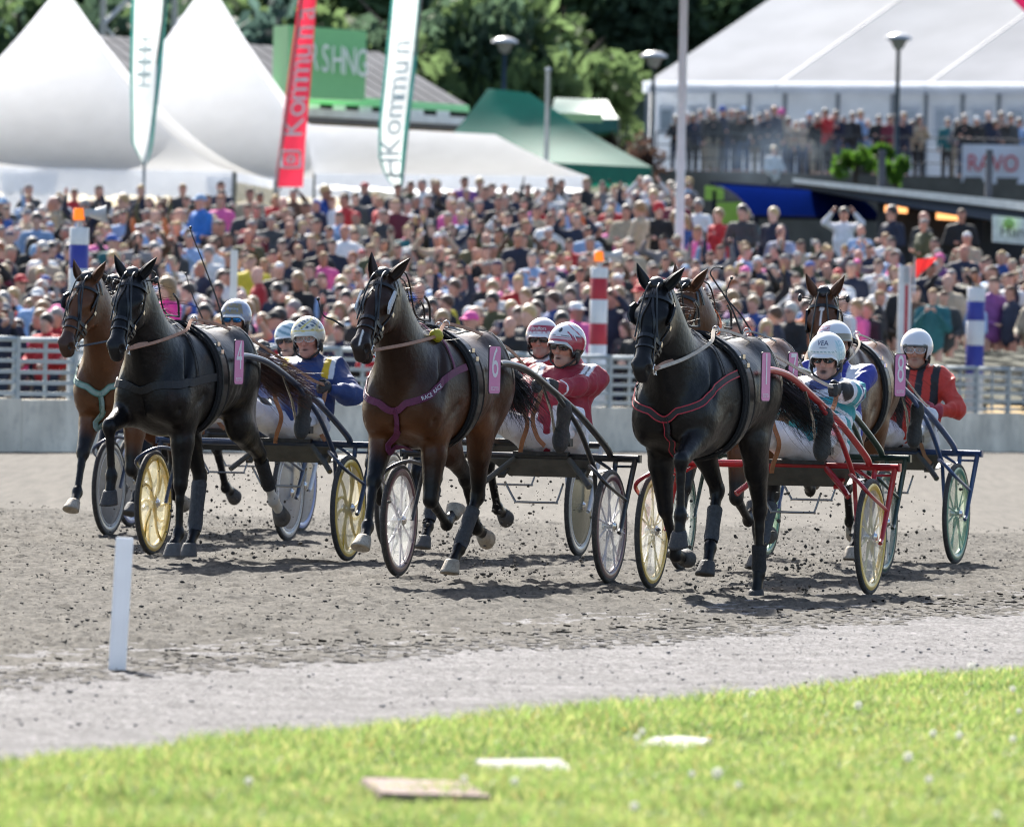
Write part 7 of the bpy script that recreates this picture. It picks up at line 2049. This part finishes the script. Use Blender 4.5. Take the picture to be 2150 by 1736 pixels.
# ---------------------------------------------------------------- reins and whips
tan = mat('rein_tan', (.33, .15, .075), .55, var=.2, scale=30, bump=.1); pale = mat('rein_pale', (.50, .42, .33), .6, var=.2, scale=30)
for tagc, H, S, D in FIELD:
    g = empty('reins', {'six': 'tan leather reins running from the bit of number 6 to the maroon driver', 'four': 'pale brown reins running from the bit of number 4 to the navy driver', 'one': 'pale reins with a tan hand loop running from number 1 to the turquoise driver', 'eight': 'thin pale reins running from number 8 to the red and black striped driver', 'seven': 'dark reins of the chestnut horse with the orange neck band', 'green': 'reins of the hidden brown horse behind number 6', 'gold': 'reins of the leftmost bay horse with the pale green strap', 'white': 'reins of the brown horse hidden behind number 4'}[tagc], 'reins', tuple(H.org), 0, 'reins')
    tow = lambda p, o=None: H.Rw @ np.array(p)                  # horse space -> offset from horse origin
    dro = D['org']-H.org
    for y in (-1, 1):
        bit, ter = tow(H.bit[y]), tow(H.ter[y]); hd = dro+D['Rw'] @ (D['handL'] if y > 0 else D['handR'])
        bk = tow(H.ter[y]+np.array([-.40, y*.05, -.045])); md = tow(np.array([-.80, y*.15, 1.46]))
        hd2 = hd+np.array([0, 0, .015])
        m1 = H.bit[y]*.62+H.ter[y]*.38; m1[1] = y*.16; m1[2] -= .02; m2 = H.bit[y]*.25+H.ter[y]*.75; m2[1] = y*.17; mm = H.s.proj(np.array([m1, m2]), .02, 10)[0]; m1, m2 = mm[0], mm[1]
        P = cr([bit, tow(m1), tow(m2), ter, bk, md, hd2*.75+md*.25-[0, 0, .02], hd2], 7)
        N = np.tile(np.array([[.25, -1, .35]]), (len(P), 1)); N /= np.linalg.norm(N[0])
        MB().ribbon(P, N, .022 if tagc in ('six', 'four', 'one') else .014, .005).build('rein', {'six': tan, 'four': tan, 'one': pale, 'eight': pale}.get(tagc, mat('leather_black')), g)
        Pb = cr([bit, bit*.85+ter*.15, bit*.7+ter*.3+np.array([0, 0, -.02])], 5)
        if tagc in ('four', 'one'): MB().ribbon(Pb+[0, -.006, 0], np.tile(N[0], (len(Pb), 1)), .024, .006).build('rein_end', tan, g)
        lp = cr([hd2+[0, 0, .02], hd2+[-.02*y, -.03, -.10], hd2+[-.06*y, .05, -.22], hd2+[-.03*y, .10, -.34], hd2+[.02, .14, -.40]], 6)
        MB().ribbon(lp, np.tile(N[0], (len(lp), 1)), .030, .005).build('hand_loop', tan, g)
    if tagc == 'six': MB().sphere(tow(H.neck[1]+np.array([-.17, .14, .18])), (.045,)*3, 12).build('rein_ball', mat('ball_yellow', (.45, .38, .02), .5, var=.15), g)
    if tagc == 'seven':
        ob = MB(); P, N = H.s.ring(H.neck[3]*.6+H.neck[2]*.4, (0, 1, 0), (.76, 0, -.65), 30, .4, .006); ob.ribbon(P, N, .028, .006, 0, True); ob.build('neck_band', mat('band_orange', (.75, .13, .02), .6), H.root)
def whip(pts, Y, label):
    P = cr([at(u, v, y) for (u, v, y) in pts], 8); g = link('driving_whip', MB().tube(P, np.linspace(.008, .0035, len(P)), 6).sphere(P[-1], .012, 8).mesh('driving_whip', [mat('whip_black', (.02, .02, .02), .5)]), None, label, 'whip', 'driving whips')
wc = mat('whip_black', (.02, .02, .02), .5)
whip([(482, 735, 65.6), (462, 650, 65.6), (430, 560, 65.6), (404, 495, 65.6), (400, 478, 65.6)], 65, 'long thin black whip standing up behind the back of the black number 4')
whip([(452, 740, 68.6), (430, 680, 68.6), (404, 620, 68.6), (390, 575, 68.6)], 68, 'second thinner whip left of the long one behind number 4')
whip([(1566, 726, 59.4), (1535, 645, 59.4), (1497, 585, 59.4), (1492, 572, 59.4), (1500, 562, 59.4), (1516, 563, 59.4)], 59, 'whip with a hooked tip above the back of the chestnut horse')
whip([(1600, 735, 61.5), (1560, 668, 61.5), (1526, 625, 61.5), (1530, 600, 61.5), (1536, 584, 61.5)], 61, 'short thin whip right of the hooked one above the chestnut horse')
whip([(722, 686, 56.0), (700, 672, 56.0), (681, 664, 56.0), (672, 645, 56.0), (668, 628, 56.0)], 56, 'thin whip end poking out left of the muzzle of number 6')
# ---------------------------------------------------------------- flying earth
hv = []
for tagc, H, S, D in FIELD:
    for k, L in H.leg.items():
        if k[0] == 'H': hv.append(H.org+H.Rw @ L['hoof_low'])
def pos_fly(g, n):
    P = []
    for p in hv:
        m = n//len(hv); d = np.abs(g.normal(size=(m, 3)))
        P.append(p+np.stack([g.normal(0, .30, m)+.15, .2+.9*g.random(m), 0*d[:, 2]], 1)); P[-1][:, 2] = np.maximum(.02, .02+(g.random(m)**2.2)*.62)
    return np.vstack(P)
lumps(3000, 77, pos_fly, lambda g, n: .0025+.010*g.random(n)**5, 'flying_dirt', clod, 'dark specks of earth flying up behind the hooves', 'earth', 1.0)
# ---------------------------------------------------------------- smoke from a grill below the terrace
sm_ = bpy.data.materials.new('grill_smoke'); sm_.use_nodes = True
_t = sm_.node_tree; _t.nodes.remove(_t.nodes['Principled BSDF']); N_ = _t.nodes; L_ = _t.links
_v = N_.new('ShaderNodeVolumePrincipled'); _v.inputs['Color'].default_value = (.62, .80, 1.0, 1); _v.inputs['Anisotropy'].default_value = 0.0
_c = N_.new('ShaderNodeTexCoord'); _g = N_.new('ShaderNodeTexGradient'); _g.gradient_type = 'SPHERICAL'; L_.new(_c.outputs['Object'], _g.inputs[0])
_z = N_.new('ShaderNodeTexNoise'); _z.inputs['Scale'].default_value = 2.2; _z.inputs['Detail'].default_value = 3; L_.new(_c.outputs['Object'], _z.inputs['Vector'])
_r = N_.new('ShaderNodeMapRange'); _r.inputs[1].default_value = .40; _r.inputs[2].default_value = .75; _r.inputs[3].default_value = 0; _r.inputs[4].default_value = .10
L_.new(_z.outputs[0], _r.inputs[0])
_m = N_.new('ShaderNodeMath'); _m.operation = 'MULTIPLY'; L_.new(_g.outputs['Fac'], _m.inputs[0]); L_.new(_r.outputs[0], _m.inputs[1])
L_.new(_m.outputs[0], _v.inputs['Density']); L_.new(_v.outputs[0], N_['Material Output'].inputs['Volume'])
c_ = at(1600, 322, 237.5); d_ = .5*abs(at(1800, 322, 237.5)[0]-at(1430, 322, 237.5)[0])
so_ = MB().sphere((0, 0, 0), 1, 20).build('smoke', sm_, None, label='thin bluish smoke drifting up in front of the terrace crowd', cat='smoke', kind='stuff')
so_.location = [float(q) for q in c_]; so_.scale = (d_, 3.0, 1.5)
